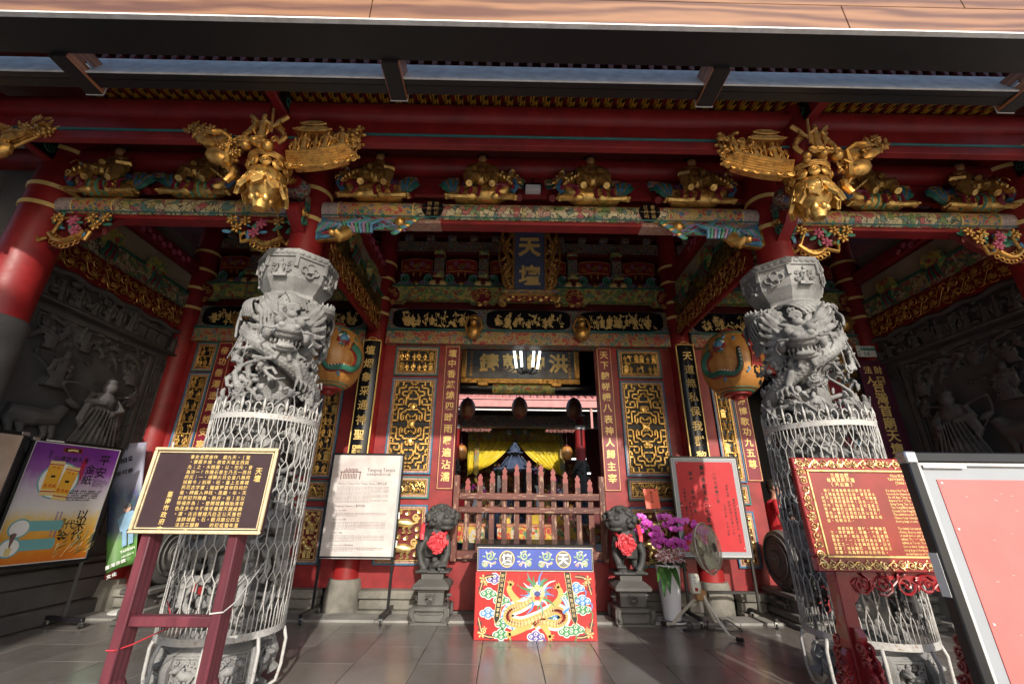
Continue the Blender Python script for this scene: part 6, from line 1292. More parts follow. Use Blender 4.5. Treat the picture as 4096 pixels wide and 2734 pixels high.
# near board at the right edge: red paper, sun glare put into its pale colour
def near_board():
    Y = 1.86; tl = P(2087, 1030, Y); bl = P(2262, 1480, Y); x0 = (tl[0]+bl[0])/2-.02; z1 = tl[2]; z0 = .42; w, h = .95, z1-z0; T = thing('notice_board', 'sunlit red paper board, its glare put into the colour, in a black metal frame beside the carved red stand', 'notice board', (x0+w/2, Y, 0)); fr = Fr((x0, Y, z0), (1, 0, 0), unit((0.02, .06, 1)))
    g = MB(fr); frame_bars(g, w, h, .045, -.045, .006, 0, .006); F_ = g.obj('frame', 'black_frame', T); g = MB(fr); frame_bars(g, w-.09, h-.09, .014, -.03, .0, 0, .003, .045, .045); g.obj('inner_rim', 'white_enamel', T); g = MB(fr); g.bx(.04, w-.04, .04, h-.04, -.035, -.018); g.obj('backing', 'grey_board', T); g = MB(fr); g.bx(.12, w-.11, .06, h-.115, -.018, -.014); s = g.obj('red_sheet', 'glare_red', T); q = MB(fr.at(0, 0, -.0135)); rng = random.Random(4)
    for k in range(34): a = rng.random()*3; q.box((rng.uniform(.16, w-.15), rng.uniform(.1, h-.17), 0), (.006+.01*rng.random(), .0025, .001), R=rz(-.4+.2*a))
    tag(q.obj('scuffs', 'pink_pale', s), kind='stuff'); q = MB(fr.at(0, 0, -.0135))
    for zz in (h-.13, h*.72, h*.42, h*.14): q.lathe([(.005, 0), (.004, .003), (.001, .004)], (.135, zz, 0), 8)
    tag(q.obj('pins', 'white_paint', s), kind='stuff'); q = MB(fr); q.bx(-.0022, -.001, h*.50, h*.64, -.043, -.003); q.obj('side_label', 'white_paint', F_); q = MB(fr); q.bx(-.003, .05, h-.05, h+.003, -.048, .008, 0, .006); q.obj('corner_cap', 'steel', F_); q = MB(fr.at(.068, h-.056, -.001)); q.bx(0, .19, -.012, .0, 0, .0015); q.obj('maker_strip', 'white_paint', F_)
    for x in (x0+.04, x0+w-.04):
        g = MB(); g.bx(x-.02, x+.02, Y+.03, Y+.06, .09, z0+.4, 0, .003); g.obj('leg', 'black_frame', T); g = MB(); g.bx(x-.022, x+.022, Y-.28, Y+.3, .06, .1, 0, .004); g.obj('foot', 'black_frame', T)
        for yy in (Y-.25, Y+.27): caster(T, x, yy)
near_board()
# poster boards and banner along the left wall
def quad_board(bl, br, z0, z1, lean=0.0):
    bl = np.array([*bl, 0.0]); br = np.array([*br, 0.0]); u = unit(br-bl); n = np.cross(u, (0, 0, 1.0)); return Fr(bl+np.array([0, 0, z0]), u, unit(np.array([0, 0, 1.0])-n*lean)), float(np.linalg.norm(br-bl)), z1-z0
def poster():
    r = P(243, 1155, 5.62); fr, w, h = quad_board((-5.34, 4.72), (r[0], 5.62), .52, 2.02); 
    zt = P(281, 1027, 5.62)[2]; zb = P(205, 1281, 5.62)[2]; fr, w, h = quad_board((-5.38, 4.70), (r[0], 5.62), zb-.02, zt)
    T = thing('poster_board', 'purple to orange poster board with two gold packets on a wheeled stand', 'poster board', fr.o*(1, 1, 0)); board_frame(T, fr, w, h, .03); g = MB(fr); frame_bars(g, w-.06, h-.06, .012, -.02, .0, 0, 0, .03, .03); g.obj('inner_rim', 'white_enamel', T)
    o = bpy.data.objects.new('print', None); g = MB(); g.bx(0, w-.08, -.005, 0, 0, h-.08); me = g.mesh('print', 'poster_print'); o = bpy.data.objects.new('print', me); COL.objects.link(o); o.matrix_world = Matrix(((*[fr.u[0], -fr.n[0], fr.v[0]], (fr.o+fr.u*.04+fr.v*.04-fr.n*.004)[0]), (fr.u[1], -fr.n[1], fr.v[1], (fr.o+fr.u*.04+fr.v*.04-fr.n*.004)[1]), (fr.u[2], -fr.n[2], fr.v[2], (fr.o+fr.u*.04+fr.v*.04-fr.n*.004)[2]), (0, 0, 0, 1))); o.parent = T; o.matrix_parent_inverse = Matrix.Translation(-T.location)
    f = fr.at(.04, .04, .0025); W, H = w-.08, h-.08; X = lambda a: a*W; Z = lambda b: b*H
    g = MB(f)
    for x, y, r_ in ((.38, .68, .225), (.16, .28, .11), (.13, .13, .11)):
        g.prism([(X(x)+math.cos(a)*X(r_), Z(y)+math.sin(a)*X(r_)) for a in np.linspace(0, 6.283, 40)[:-1]], 0, .0005, 0); g.prism([(X(x)+math.cos(a)*X(r_-.018), Z(y)+math.sin(a)*X(r_-.018)) for a in np.linspace(0, 6.283, 40)[:-1]], .0005, .001, 1)
    for x0, x1, y0, y1 in ((.22, .60, .255, .34), (.20, .58, .10, .19)): g.prism(rrect(X(x1-x0), Z(y1-y0), .02, X(x0), Z(y0)), 0, .0007, 0)
    g.obj('print_rounds', ['poster_teal', 'white_paint'], T)
    g = MB(f)
    for cx, cy, an in ((.30, .70, .0), (.47, .66, -.12)):
        q = f.at(X(cx), Z(cy), .0015).rot(an); k = MB(q); pw, ph = X(.16), Z(.30); k.bx(-pw/2, pw/2, -ph/2, ph/2, 0, .0012, 0); k.bx(-pw/2, pw/2, -ph*.32, ph*.36, .0012, .0018, 1); k.bx(-pw/2, pw/2, ph*.38, ph*.41, .0012, .0018, 2); k.bx(-pw/2, pw/2, -ph*.40, -ph*.37, .0012, .0018, 2); g.fr = None; g.merge(k); m2 = MB(); put_row(m2, q.at(0, -ph*.22, .002), '良見貳百'[:3], -pw*.3, 0, pw*.3, pw*.28, bold=.01, mat=2); put_row(m2, q.at(0, ph*.3, .002), '平安', -pw*.15, 0, pw*.3, pw*.2, bold=.01, mat=2); k2 = MB(q); k2.bx(-pw*.15, pw*.15, ph*.02, ph*.08, .0018, .0024, 3); g.merge(k2); g.merge(m2)
    g.fr = None; g.obj('packets', ['packet_cream', 'packet_yellow', 'red_paper', 'black'], T)
    t = MB(); put_col(t, f, '平安', X(.84), Z(.89), Z(.115), X(.15), bold=.012); put_col(t, f, '金紙', X(.70), Z(.80), Z(.10), X(.13), bold=.01); put_row(t, f, '台灣首廟天壇', X(.27), Z(.875), X(.068), X(.068), bold=.008); put_col(t, f, '財團法人', X(.19), Z(.93), Z(.018), X(.03))
    for i, s in enumerate(('Good Luck.', 'Good Health.', 'God Bless Us', 'Every One')): put_line(t, f, s, X(.78+.01*(i % 2)), Z(.69-.017*i), X(.035))
    for i, s in enumerate(('平安金紙精質減量，品質佳、觸感細緻。金紙', '均已疏文稟報玉皇上帝，祈求信眾健康圓滿、', '萬事呈祥、合境平安、業慶嘉祥、百業興隆。', '民眾不需再自行索取填寫疏文，除了環保之', '外，也可防止個人資料安全之疑慮。')): put_row(t, f, s, X(.47), Z(.595-.02*i), X(.0235), X(.024))
    put_col(t, f, '以米代', X(.80), Z(.38), Z(.085), X(.14), bold=.012); put_col(t, f, '金', X(.64), Z(.20), .1, X(.13), bold=.012); put_col(t, f, '信仰更新', X(.60), Z(.34), Z(.033), X(.05)); put_col(t, f, '代', X(.68), Z(.30), .1, X(.12), bold=.01); tag(t.obj('black_lettering', 'black', T), kind='stuff')
    t = MB(); put_col(t, f, '【精質減量】', X(.60), Z(.885), Z(.042), X(.07), bold=.016); tag(t.obj('red_lettering', 'red_paper', T), kind='stuff')
    t = MB(); put_col(t, f, '配合政府環保政策，回歸信仰本質，', X(.545), Z(.405), Z(.0175), X(.025)); put_col(t, f, '減少焚香燒紙錢，以米代金、功德無量。', X(.50), Z(.405), Z(.0175), X(.025)); tag(t.obj('violet_lettering', 'paint_violet', T), kind='stuff')
    q = MB(f.at(X(.42), Z(.955), .001)); q.box((0, 0, 0), (X(.22), Z(.045), .001)); q.box((0, 0, .001), (X(.18), Z(.03), .001), 1); q.tube([(-X(.06), -Z(.004), .0016), (0, Z(.004), .0016), (X(.06), -Z(.002), .0016)], X(.014), 5, 2, flat=.1); q.obj('tablet_picture', ['plaque_frame', 'black', 'gold_pale_flat'], T)
    q = MB(f); rng = random.Random(2)
    for k in range(7): a = 2.0-.13*k; q.tube([(X(.13), Z(.13), .002), (X(.13)+math.cos(a)*X(.07), Z(.13)+math.sin(a)*X(.16), .002)], .004, 4)
    for k in range(40): x = X(rng.uniform(.6, .99)); y = Z(rng.uniform(.02, .2)); q.tube([(x, y, .001), (x+rng.uniform(.0, .08), y+rng.uniform(.02, .1), .001)], .0035, 4, 1+k % 2)
    q.bx(X(.10), X(.16), Z(.07), Z(.13), .0012, .002, 3); tag(q.obj('print_stalks', ['paint_plum', 'leaf_green', 'dragon_gold', 'packet_cream'], T), kind='stuff')
    for a_, nme in ((.03, 'leg'), (w-.04, 'leg')):
        p = fr.o+fr.u*a_; g = MB(); g.tube([p-fr.n*.02+np.array([0, 0, .3]), np.array([p[0], p[1], .09])-fr.n*.02], .022, 4, 0, smooth=False); g.obj(nme, 'black_frame', T); q = Fr((p[0], p[1], .06), -fr.n, (0, 0, 1)); g = MB(q); g.bx(-.26, .26, 0, .045, -.022, .022, 0, .004); g.obj('foot', 'black_frame', T)
        for e in (-.24, .24): z = p-fr.n*e; caster(T, z[0], z[1])
    g = MB(fr); g.bx(-.005, .06, h-.03, h+.006, -.035, .01, 0, .004); g.obj('corner_cap', 'steel', T); g = MB(fr); g.bx(w*.12, w*.30, h-.022, h-.008, .0065, .0075, 0); g.obj('maker_strip', 'white_paint', T)
poster()
def poster_kraft():
    fr, w, h = quad_board((-5.50, 3.55), (-5.42, 4.52), .62, 1.94); T = thing('poster_board', 'pale brown poster board with a drawn temple roof beside the purple poster', 'poster board', fr.o*(1, 1, 0)); zt = P(68, 992, 4.52)[2]; fr, w, h = quad_board((-5.50, 3.55), (P(68, 992, 4.52)[0], 4.52), zt-1.45, zt); board_frame(T, fr, w, h, .035); g = MB(fr); g.bx(.03, w-.03, .03, h-.03, -.01, -.002); p = g.obj('print', 'kraft_print', T)
    q = MB(fr.at(w*.45, h*.78, 0)); q.prism([(-.3, .06), (-.2, .04), (.2, .04), (.33, .08), (.25, .0), (-.25, 0)], -.001, .0005); q.bx(-.2, .2, -.03, 0, -.001, .0004)
    for k in range(9): q.bx(-.2+.05*k, -.18+.05*k, -.2, -.03, -.001, .0004)
    tag(q.obj('temple_drawing', 'brown_ink', p), kind='stuff'); q = MB(fr); q.bx(.1, .5, h*.3, h*.52, -.001, .0006); q.obj('print_box', 'white_paint', p)
    for a_ in (.04, w-.04):
        z = fr.o+fr.u*a_; g = MB(); g.bx(z[0]-.02, z[0]+.02, z[1]-.02, z[1]+.02, .1, fr.o[2]+.2); g.obj('leg', 'black_frame', T); g = MB(Fr((z[0], z[1], .06), -fr.n, (0, 0, 1))); g.bx(-.25, .25, 0, .045, -.02, .02); g.obj('foot', 'black_frame', T)
    g = MB(fr); g.bx(w-.06, w+.005, h-.03, h+.006, -.035, .01, 0, .004); g.obj('corner_cap', 'steel', T)
poster_kraft()
def rollup():
    Y0, Y1 = 6.02, 6.16; a = P(243, 1316, Y0); b = P(314, 1286, Y1); tr = P(339, 1012, Y1); tl = P(252, 1022, Y0); T = thing('rollup_banner', 'blue and green printed banner with a smiling figure behind the purple poster', 'banner', (b[0], Y1, 0)); n = 14; V = []; w = 0
    for j in range(n+1):
        t = j/n; wav = .025*math.sin(t*9)+.012*math.sin(t*21)
        for i, (p0, p1) in enumerate(((a, tl), (b, tr))): pass
    # cloth sheet with slight folds
    nx, nz = 16, 20; V = np.zeros((nz+1, nx+1, 3))
    for j in range(nz+1):
        for i in range(nx+1):
            s, t = i/nx, j/nz; lo = a*(1-s)+b*s; hi = tl*(1-s)+tr*s; V[j, i] = lo*(1-t)+hi*t+np.array([0, -.02*math.sin(s*7+t*2)*(.3+s), .01*math.sin(s*5)])
    Q = [(j*(nx+1)+i, j*(nx+1)+i+1, (j+1)*(nx+1)+i+1, (j+1)*(nx+1)+i) for j in range(nz) for i in range(nx)]; g = MB(); g.add(V.reshape(-1, 3), [Q], 0, True); o = g.obj('cloth', 'banner_print', T); m_ = o.modifiers.new('thickness', 'SOLIDIFY'); m_.thickness = .003; m_.offset = 1
    u = unit(b-a); fr = Fr(a-np.array([0, .024, 0]), u, unit(tl-a)); W = np.linalg.norm(b-a); H = np.linalg.norm(tl-a); f = fr.at(0, 0, .012); t = MB(); put_row(t, f, '相遇', W*.55, H*.83, W*.28, W*.26, bold=.02); put_row(t, f, '限可能', W*.38, H*.73, W*.22, W*.22, bold=.02); tag(t.obj('dark_lettering', 'ink', T), kind='stuff'); t = MB(); put_line(t, f, 'TAIWAN', W*.5, H*.10, W*.15, bold=.015, width=W*.48); put_line(t, f, 'RELIGIOUS', W*.55, H*.065, W*.09, bold=.01, width=W*.4); put_row(t, f, '臺灣宗教', W*.1, H*.04, W*.17, W*.16, mat=0); put_row(t, f, '文化', W*.15, H*-.03, W*.17, W*.16); tag(t.obj('white_lettering', 'white_paint', T), kind='stuff')
    q = MB(f.at(W*.72, H*.30, 0)); q.prism([(-.07, -.06), (.07, -.06), (.10, .10), (.05, .16), (-.05, .16), (-.1, .1)], 0, .001, 0); q.prism([(math.cos(a_)*.036, .205+math.sin(a_)*.048) for a_ in np.linspace(0, 6.28, 16)[:-1]], .001, .002, 1); q.prism([(math.cos(a_)*.038, .235+math.sin(a_)*.03) for a_ in np.linspace(0, 6.28, 16)[:-1]], .002, .003, 2); q.bx(-.05, -.005, -.25, -.06, 0, .001, 0); q.bx(.01, .06, -.25, -.06, 0, .001, 0); q.obj('printed_figure', ['sky_blue', 'skin', 'hair'], T)
    e = np.array([b[0]-.02, Y1+.05, 0]); g = MB(); g.tube([e+(0, 0, .05), e+(.02, 0, tr[2])], .014, 8); g.obj('pole', 'white_enamel', T); g = MB(); g.lathe([(.16, 0), (.16, .03), (.12, .05), (.02, .055)], e+(0, 0, .002), 24); g.obj('base', 'white_enamel', T)
rollup()
# ---------------------------------------------------------------- name plaque over the door
def name_plaque():
    Y = 6.02; tp = P(1213, 512, Y); bt = P(1213, 668, Y); x = 0.0; z0, z1 = bt[2], tp[2]; T = thing('name_plaque', 'upright blue plaque with gilt characters in a pierced gilt frame above the door', 'plaque', (x, Y, z0)); fr = Fr((x, Y, z0), (1, 0, 0), unit((0, -.10, 1))); h = z1-z0; w = .26
    g = MB(fr); g.bx(-w, w, 0, h, -.03, 0, 0, .004); g.obj('panel', 'star_blue', T); g = MB(fr)
    for s in (-1, 1): g.bx(s*w-.018, s*w+.018, 0, h, -.02, .022, 0, .006)
    g.obj('gilt_border', 'gold', T); chars(T, fr, '天', .0, P(1213, 568, Y-.06)[2]-z0, 1, .36, 'gold_paint', z=.008, bold=.035, ext=.018); chars(T, fr, '壇', .0, P(1213, 628, Y-.06)[2]-z0, 1, .36, 'gold_paint', z=.008, bold=.022, ext=.018)
    for s in (-1, 1):
        q = MB(fr); rng = random.Random(6); A = np.linspace(0, 1, 24); q.tube([(s*(w+.03+.20*math.sin(a*2.9+.15)**.8 if math.sin(a*2.9+.15) > 0 else w+.03), .02+a*(h-.02), .02) for a in A], .018, 7)
        q.tube([(s*(w+.10+.06*math.sin(a*14)), .06+a*(h-.1), .04) for a in A], .030, 8)
        for k in range(40):
            a = (k+.5)/40; xx = w+.02+rng.random()*.19*max(.2, math.sin(a*2.9+.15)); q.tube(spiral((s*xx, .03+a*(h-.05), .02), rng.uniform(.025, .045), 1.4, rng.uniform(0, 6), rng.choice((-1, 1)), 12, .2, .025), .010, 5)
            if k % 3 == 0: q.ell((s*xx, .03+a*(h-.05), .035), rng.uniform(.018, .03), seg=(7, 5)); leaf(q, s*xx, .03+a*(h-.05), .08, rng.uniform(0, 6), .03)
        q.obj('gilt_dragon_side', 'gold', T)
    g = MB(fr); g.bx(-.44, .44, -.06, -.005, -.06, .10, 1, .008); g.bx(-.43, .43, -.10, -.062, -.06, .085, 0, .006); A = np.linspace(-1, 1, 30); g.prism([(a*.40, -.10) for a in (-1, 1)]+[(a*.42, -.15-.05*abs(math.cos(a*6))) for a in A[::-1]], .02, .05, 2); sf = g.obj('shelf', ['gold_bright', 'painted_border', 'maroon'], T)
    q = MB(fr)
    for k in range(9): q.tube(spiral((-.34+k*.085, -.145, .055), .038, 1.4, k, 1 if k % 2 else -1, 12), .012, 5)
    for s in (-1, 1):
        q.tube([(s*.40, -.10, .06), (s*.45, -.15, .08), (s*.42, -.22, .08), (s*.44, -.27, .09)], [.05, .05, .04, .05], 8)
        for k in range(8): q.ell((s*.42+.04*math.cos(k), -.13-.02*k, .10), .024, seg=(7, 5))
    q.obj('gilt_lion_feet', 'gold_bright', sf)
name_plaque()
# ---------------------------------------------------------------- black couplet boards on the inner posts, purple signboard, house number
def hang_board(x, y, z0, z1, w, text, label, tz, pitch, size, mat='black_lacquer', curved=True, name='couplet_board', extra=None):
    T = thing(name, label, 'couplet board' if curved else 'signboard', (x, y, z0)); fr = Fr((x, y, z0)); h = z1-z0; g = MB(Fr((x, y, 0), (1, 0, 0), (0, 1, 0), (0, 0, 1)))
    if curved:
        A = np.linspace(-1, 1, 13); b = [(a*w/2, -.05*(1-a*a)-.01) for a in A]; g.prism(b+[(a*w/2, -.05*(1-a*a)+.015) for a in A[::-1]], z0, z1); g.obj('board', mat, T, 60)
        e = MB(fr)
        for s in (-1, 1): e.bx(s*w/2-.008, s*w/2+.008, -.005, h+.005, -.014, .016, 0, .003)
        e.bx(-w/2, w/2, h-.004, h+.010, -.01, .062, 0, .003); e.tube([(-.06, h+.01, .03), (-.05, h+.05, .03), (0, h+.06, .03), (.05, h+.05, .03), (.06, h+.01, .03)], .006, 6); e.obj('gilt_edge', 'gold_paint', T); zz = .064
    else: g.fr = fr; g.bx(-w/2, w/2, 0, h, -.02, .0, 0, .004); g.obj('board', mat, T); zz = .0055
    chars(T, fr, text, 0, tz-z0, pitch, size, 'gold_paint', z=zz, ext=.016)
    if extra: extra(T, fr)
    return T
hang_board(-2.43, 6.235, 1.2, 3.66, .27, '壇烟象采通神聖蹟', 'black curved couplet board on the post beside the white history notice', 3.50, .213, .15); hang_board(2.43, 6.235, 1.2, 3.66, .27, '天道無私保我群黎', 'black curved couplet board on the post above the red paper notice', 3.47, .213, .15)
def ex(T, fr): chars(T, fr, '財團', .07, 1.45, .16, .13, 'gold_paint', z=.0055, ext=.016); chars(T, fr, '法人', -.09, 1.45, .16, .13, 'gold_paint', z=.0055, ext=.016)
hang_board(5.30, 6.22, 1.85, 3.46, .44, '台灣首廟天壇董事會', 'purple hanging signboard with gilt characters on the corner post', 3.04, .185, .19, 'plum_board', False, 'signboard', ex)
T = thing('house_number_plate', 'small white and green house number plate above the purple signboard', 'number plate', (5.31, 6.24, 3.6)); fr = Fr((5.16, 6.25, 3.53)); g = MB(fr); g.bx(0, .3, 0, .18, -.006, 0); g.obj('plate', 'white_paint', T); g = MB(fr); g.bx(.062, .298, .105, .14, .0004, .001); g.obj('green_band', 'plate_green', T); t = MB(); put_line(t, fr, '16', .11, .015, .105, bold=.02, z=.001); put_col(t, fr, '中西區', .03, .14, .055, .045, z=.001); put_row(t, fr, '忠義路二段', .085, .16, .046, .032, z=.001); put_line(t, fr, '84巷', .14, .11, .028, z=.0015); tag(t.obj('lettering', 'plate_green', T), kind='stuff')
# ---------------------------------------------------------------- lanterns
def lantern(x, y, z, rx_, rz_, label, paper, txt=None, dragon=False, group=None, small=False, n=40):
    T = thing('lantern', label, 'lantern', (x, y, z), group); pr = []
    for t in np.linspace(-1.25, 1.25, 17): pr.append((rx_*math.cos(t)**.75, rz_*math.sin(t)/math.sin(1.25)))
    g = MB(); an = np.arange(n*2)*math.pi/n; V = np.zeros((len(pr), n*2, 3))
    for i, (r, q) in enumerate(pr): rr = r*(1+(.012 if not small else .03)*np.cos(an*n/1.0*.5)); V[i] = np.stack([x+np.cos(an)*rr, y+np.sin(an)*rr, np.full(n*2, z+q)], 1)
    m = len(pr); k2 = n*2; g.add(V.reshape(-1, 3), [[(i*k2+k, i*k2+(k+1) % k2, (i+1)*k2+(k+1) % k2, (i+1)*k2+k) for i in range(m-1) for k in range(k2)]], 0, True); g.obj('paper_body', paper, T, 60)
    for sg, nm in ((-1, 'bottom_ring'), (1, 'top_ring')):
        r0 = pr[0][0]; g = MB(); g.lathe([(r0*1.02, 0), (r0*1.0, sg*rz_*.07), (r0*.5, sg*rz_*.1), (r0*.45, sg*rz_*.2), (r0*.3, sg*rz_*.2)], (x, y, z+sg*rz_*.99), 24); g.obj(nm, 'red_lacquer' if not small else 'dark_red', T)
    g = MB(); g.tube([(x, y, z+rz_*1.1), (x, y, z+rz_*1.1+(1.2 if not small else .5))], .004, 5); g.obj('cord', 'black', T)
    S = lambda a, t, o=.0: (x+math.cos(a)*(rx_*math.cos(t)**.75+o), y+math.sin(a)*(rx_*math.cos(t)**.75+o), z+rz_*math.sin(t)/math.sin(1.25))
    if dragon:
        a0 = math.atan2(-y, CAM[0]-x)+dragon[1]; g = MB(); s = dragon[0]
        c = [(-.22, .25), (-.55, .15), (-.72, -.15), (-.6, -.5), (-.25, -.5), (-.05, -.42), (.2, -.6), (.5, -.5), (.62, -.15), (.5, .12), (.66, .35)]; L = []
        for i in range(len(c)-1):
            for q in np.linspace(0, 1, 6)[:-1]: L.append((c[i][0]*(1-q)+c[i+1][0]*q, c[i][1]*(1-q)+c[i+1][1]*q))
        L = np.array(L); L = np.stack([np.convolve(np.pad(L[:, k], 4, 'edge'), np.ones(9)/9, 'valid') for k in (0, 1)], 1)
        pts = [S(a0+s*u, v, .002) for u, v in L]; g.tube([S(a0+s*u, v, -.012) for u, v in L], np.linspace(.066, .03, len(pts)), 8, 1); g.tube([S(a0+s*u, v, .006) for u, v in L], np.linspace(.058, .022, len(pts)), 8, 0)
        hx, hv = -.02, .42
        for du, dv, r, mm in ((0, 0, .10, 2), (-.10, .08, .06, 3), (.10, .08, .06, 3), (0, -.10, .07, 1), (.0, .2, .07, 0), (-.15, -.04, .05, 1), (.15, -.04, .05, 1), (0, -.05, .05, 4), (-.06, -.13, .035, 3), (.06, -.13, .035, 3)): p = S(a0+s*(hx+du), hv+dv, .0); g.ell(p, (r, r, r*.5), mm) if False else g.ell(p, r*.62, mm, seg=(8, 6))
        for i_, (u, v) in enumerate(L[2:-2]):
            g.tube([S(a0+s*u, v, .03), S(a0+s*(u+.02), v+.09, .004), S(a0+s*(u+.05), v+.12, .0)], [.012, .010, .003], 5, 1 if i_ % 2 else 3)
        for k in range(12): ak = k*.52; g.tube([S(a0+s*hx, hv, .01), S(a0+s*(hx+math.cos(ak)*.16), hv+math.sin(ak)*.2, .012), S(a0+s*(hx+math.cos(ak+.3)*.26), hv+math.sin(ak+.3)*.3, .0)], [.02, .016, .004], 5, (1, 0, 2, 1)[k % 4])
        for u, v in ((-.1, -.75), (.45, .55), (.75, -.5), (-.6, .45), (.1, .7)): g.tube([S(a0+s*u, v, .0), S(a0+s*(u+.09), v+.08, .004), S(a0+s*(u+.05), v+.16, .0)], .014, 6, (0, 2, 1)[int(abs(u*10)) % 3])
        g.obj('painted_dragon', ['green', 'red_wall', 'sky_blue', 'white_paint', 'paint_navy'], T)
    if txt:
        a0 = math.atan2(-y, CAM[0]-x)
        for i, ch in enumerate(txt[0]):
            tz = .62-i*.38; a = a0+txt[1]; c = S(a, tz, .004); q = Fr(c, (-math.sin(a), math.cos(a), 0), (0, 0, 1)); nrm = unit((math.cos(a), math.sin(a), math.tan(tz)*.75)); q = Fr(c, q.u, np.cross(nrm, q.u)); tt = MB(); put_char(tt, q, ch, 0, 0, txt[2], bold=.02, ext=.03, z=-.002); tt.obj('character', 'red_wall', T)
    for k in (-1, 1):
        g = MB(); g.tube([S(a, k*1.17, .002) for a in np.linspace(0, 6.283, 41)[:-1]], .010, 6, 0, True); g.tube([S(a, k*1.02, .002) for a in np.linspace(0, 6.283, 41)[:-1]], .006, 6, 0, True); g.obj('painted_band', 'green' if not small else 'dark_red', T)
lantern(-2.60, 5.3, 3.06, .375, .40, 'orange paper lantern with a green dragon behind the column with the brown board', 'lantern_paper', dragon=(-1, .22), group='paper lanterns under the porch')
lantern(2.615, 5.3, 3.06, .375, .40, 'orange paper lantern with a green dragon and red characters', 'lantern_paper', ('調雨順', .82, .17), dragon=(1, -.30), group='paper lanterns under the porch')
for px, py in ((1072, 937), (1192, 935), (1317, 937)):
    q = P(px, py, 8.9); lantern(q[0], 8.9, q[2], .165, .20, 'small dark lantern hanging in the inner doorway', 'dark_lantern', group='dark lanterns in the inner doorway', small=True, n=16)
# ---------------------------------------------------------------- fan
def fan():
    c0 = np.array([1.84, 5.60, 0]); T = thing('standing_fan', 'old ivory industrial fan with dusty wire grille on a tripod', 'fan', c0); hub = P(1606, 1363, 5.5)
    for fx in ((1.60, 5.83), (2.09, 5.26), (2.22, 5.95)):
        f = np.array([*fx, .02]); d = unit(f-c0); g = MB(); g.tube([hub+(.0, 0, .03)+d*.035, hub+d*.06+(0, 0, -.05), f+(0, 0, .12)-d*.14, f+(0, 0, .015)-d*.05, f+(0, 0, .0)+d*.03], .0165, 8); l = g.obj('leg', 'ivory', T); g = MB(); g.tube([f+d*.02, f+d*.09], .021, 8); g.obj('rubber_foot', 'rubber', l)
    g = MB(); g.tube([hub+(0, 0, -.17), hub+(0, 0, .12)], .022, 10); g.obj('pole', 'ivory', T)
    g = MB(Fr(hub)); g.box((0, 0, 0), (.12, .105, .1), 0, .012); g.obj('collar', 'tan_plastic', T); g = MB(Fr(hub)); g.box((.075, 0, .02), (.03, .045, .03), 0, .006); g.obj('clamp_knob', 'rubber', T)
    b = P(1592, 1330, 5.47); g = MB(Fr(b)); g.box((-.0, -.03, .0), (.10, .2, .08), 0, .01); cb = g.obj('switch_box', 'ivory', T); g = MB(Fr(b))
    for k in range(6): g.box((-.025+.03*(k % 2), .04-.03*(k//2), .042), (.022, .02, .01), 0, .003)
    g.obj('buttons', 'white_paint', cb); g = MB(Fr(b)); g.box((.0, -.085, .042), (.03, .035, .012), 0, .003); g.obj('red_switch', 'red_paper', cb)
    H = P(1622, 1256, 5.47); n = unit((.66, -.74, .12)); u = unit(np.cross((0, 0, 1), n)*1.0); v = np.cross(n, u); fr = Fr(H, u, v, n); R = .27
    def cage(sg, name):
        g = MB(fr)
        for k in range(72):
            a = k*2*math.pi/72; g.tube([(math.cos(a)*r, math.sin(a)*r, sg*q) for r, q in ((.05, .085), (.15, .08), (.235, .055), (R, .0))], .0019, 4)
        for r, q in ((.05, .085), (.16, .079), (.235, .055)): g.tube(ring_pts((0, 0, sg*q), r, 40), .003, 5, 0, True)
        return g.obj(name, 'dusty_wire', T, 0)
    cage(1, 'front_grille'); cage(-1, 'rear_grille'); g = MB(fr); g.tube(ring_pts((0, 0, 0), R, 56), .008, 7, 0, True); g.obj('rim', 'dusty_wire', T)
    g = MB(fr); g.lathe([(.001, .09), (.05, .09), (.055, .08), (.001, .075)], (0, 0, 0), 24); g.obj('badge', 'dusty_dark', T)
    g = MB(fr); g.lathe([(.001, -.20), (.06, -.19), (.075, -.15), (.075, -.06), (.04, -.04), (.035, .04), (.001, .045)], (0, 0, 0), 24); g.obj('motor', 'fan_green', T)
    for k in range(3):
        a = k*2.094+.4; V = []; N = 9
        for i in range(N):
            r = .035+i/(N-1)*.20; w = .03+.075*math.sin(min(1, i/(N-1)*1.15)*math.pi*.75)
            for s in (-1, 1): aa = a+s*w/max(r, .06)*.9+.25*i/(N-1); V.append((math.cos(aa)*r, math.sin(aa)*r, s*.025-.0))
        g = MB(fr); g.add(V, [[(2*i, 2*i+1, 2*i+3, 2*i+2) for i in range(N-1)]], 0, True); o = g.obj('blade', 'fan_green', T); m = o.modifiers.new('t', 'SOLIDIFY'); m.thickness = .004
fan()
rng = random.Random(8); g = MB(); pts = []
for k in range(60): t = k/59; pts.append((1.62+.75*t+.12*math.sin(t*17), 5.72+.12*math.cos(t*13)+.06*math.sin(t*29), .008+.05*max(0, math.sin(t*15))**2))
g.tube(pts, .006, 6); tag(g.obj('power_cord', 'rubber'), 'tangled black power cord lying on the floor under the fan', 'cord')
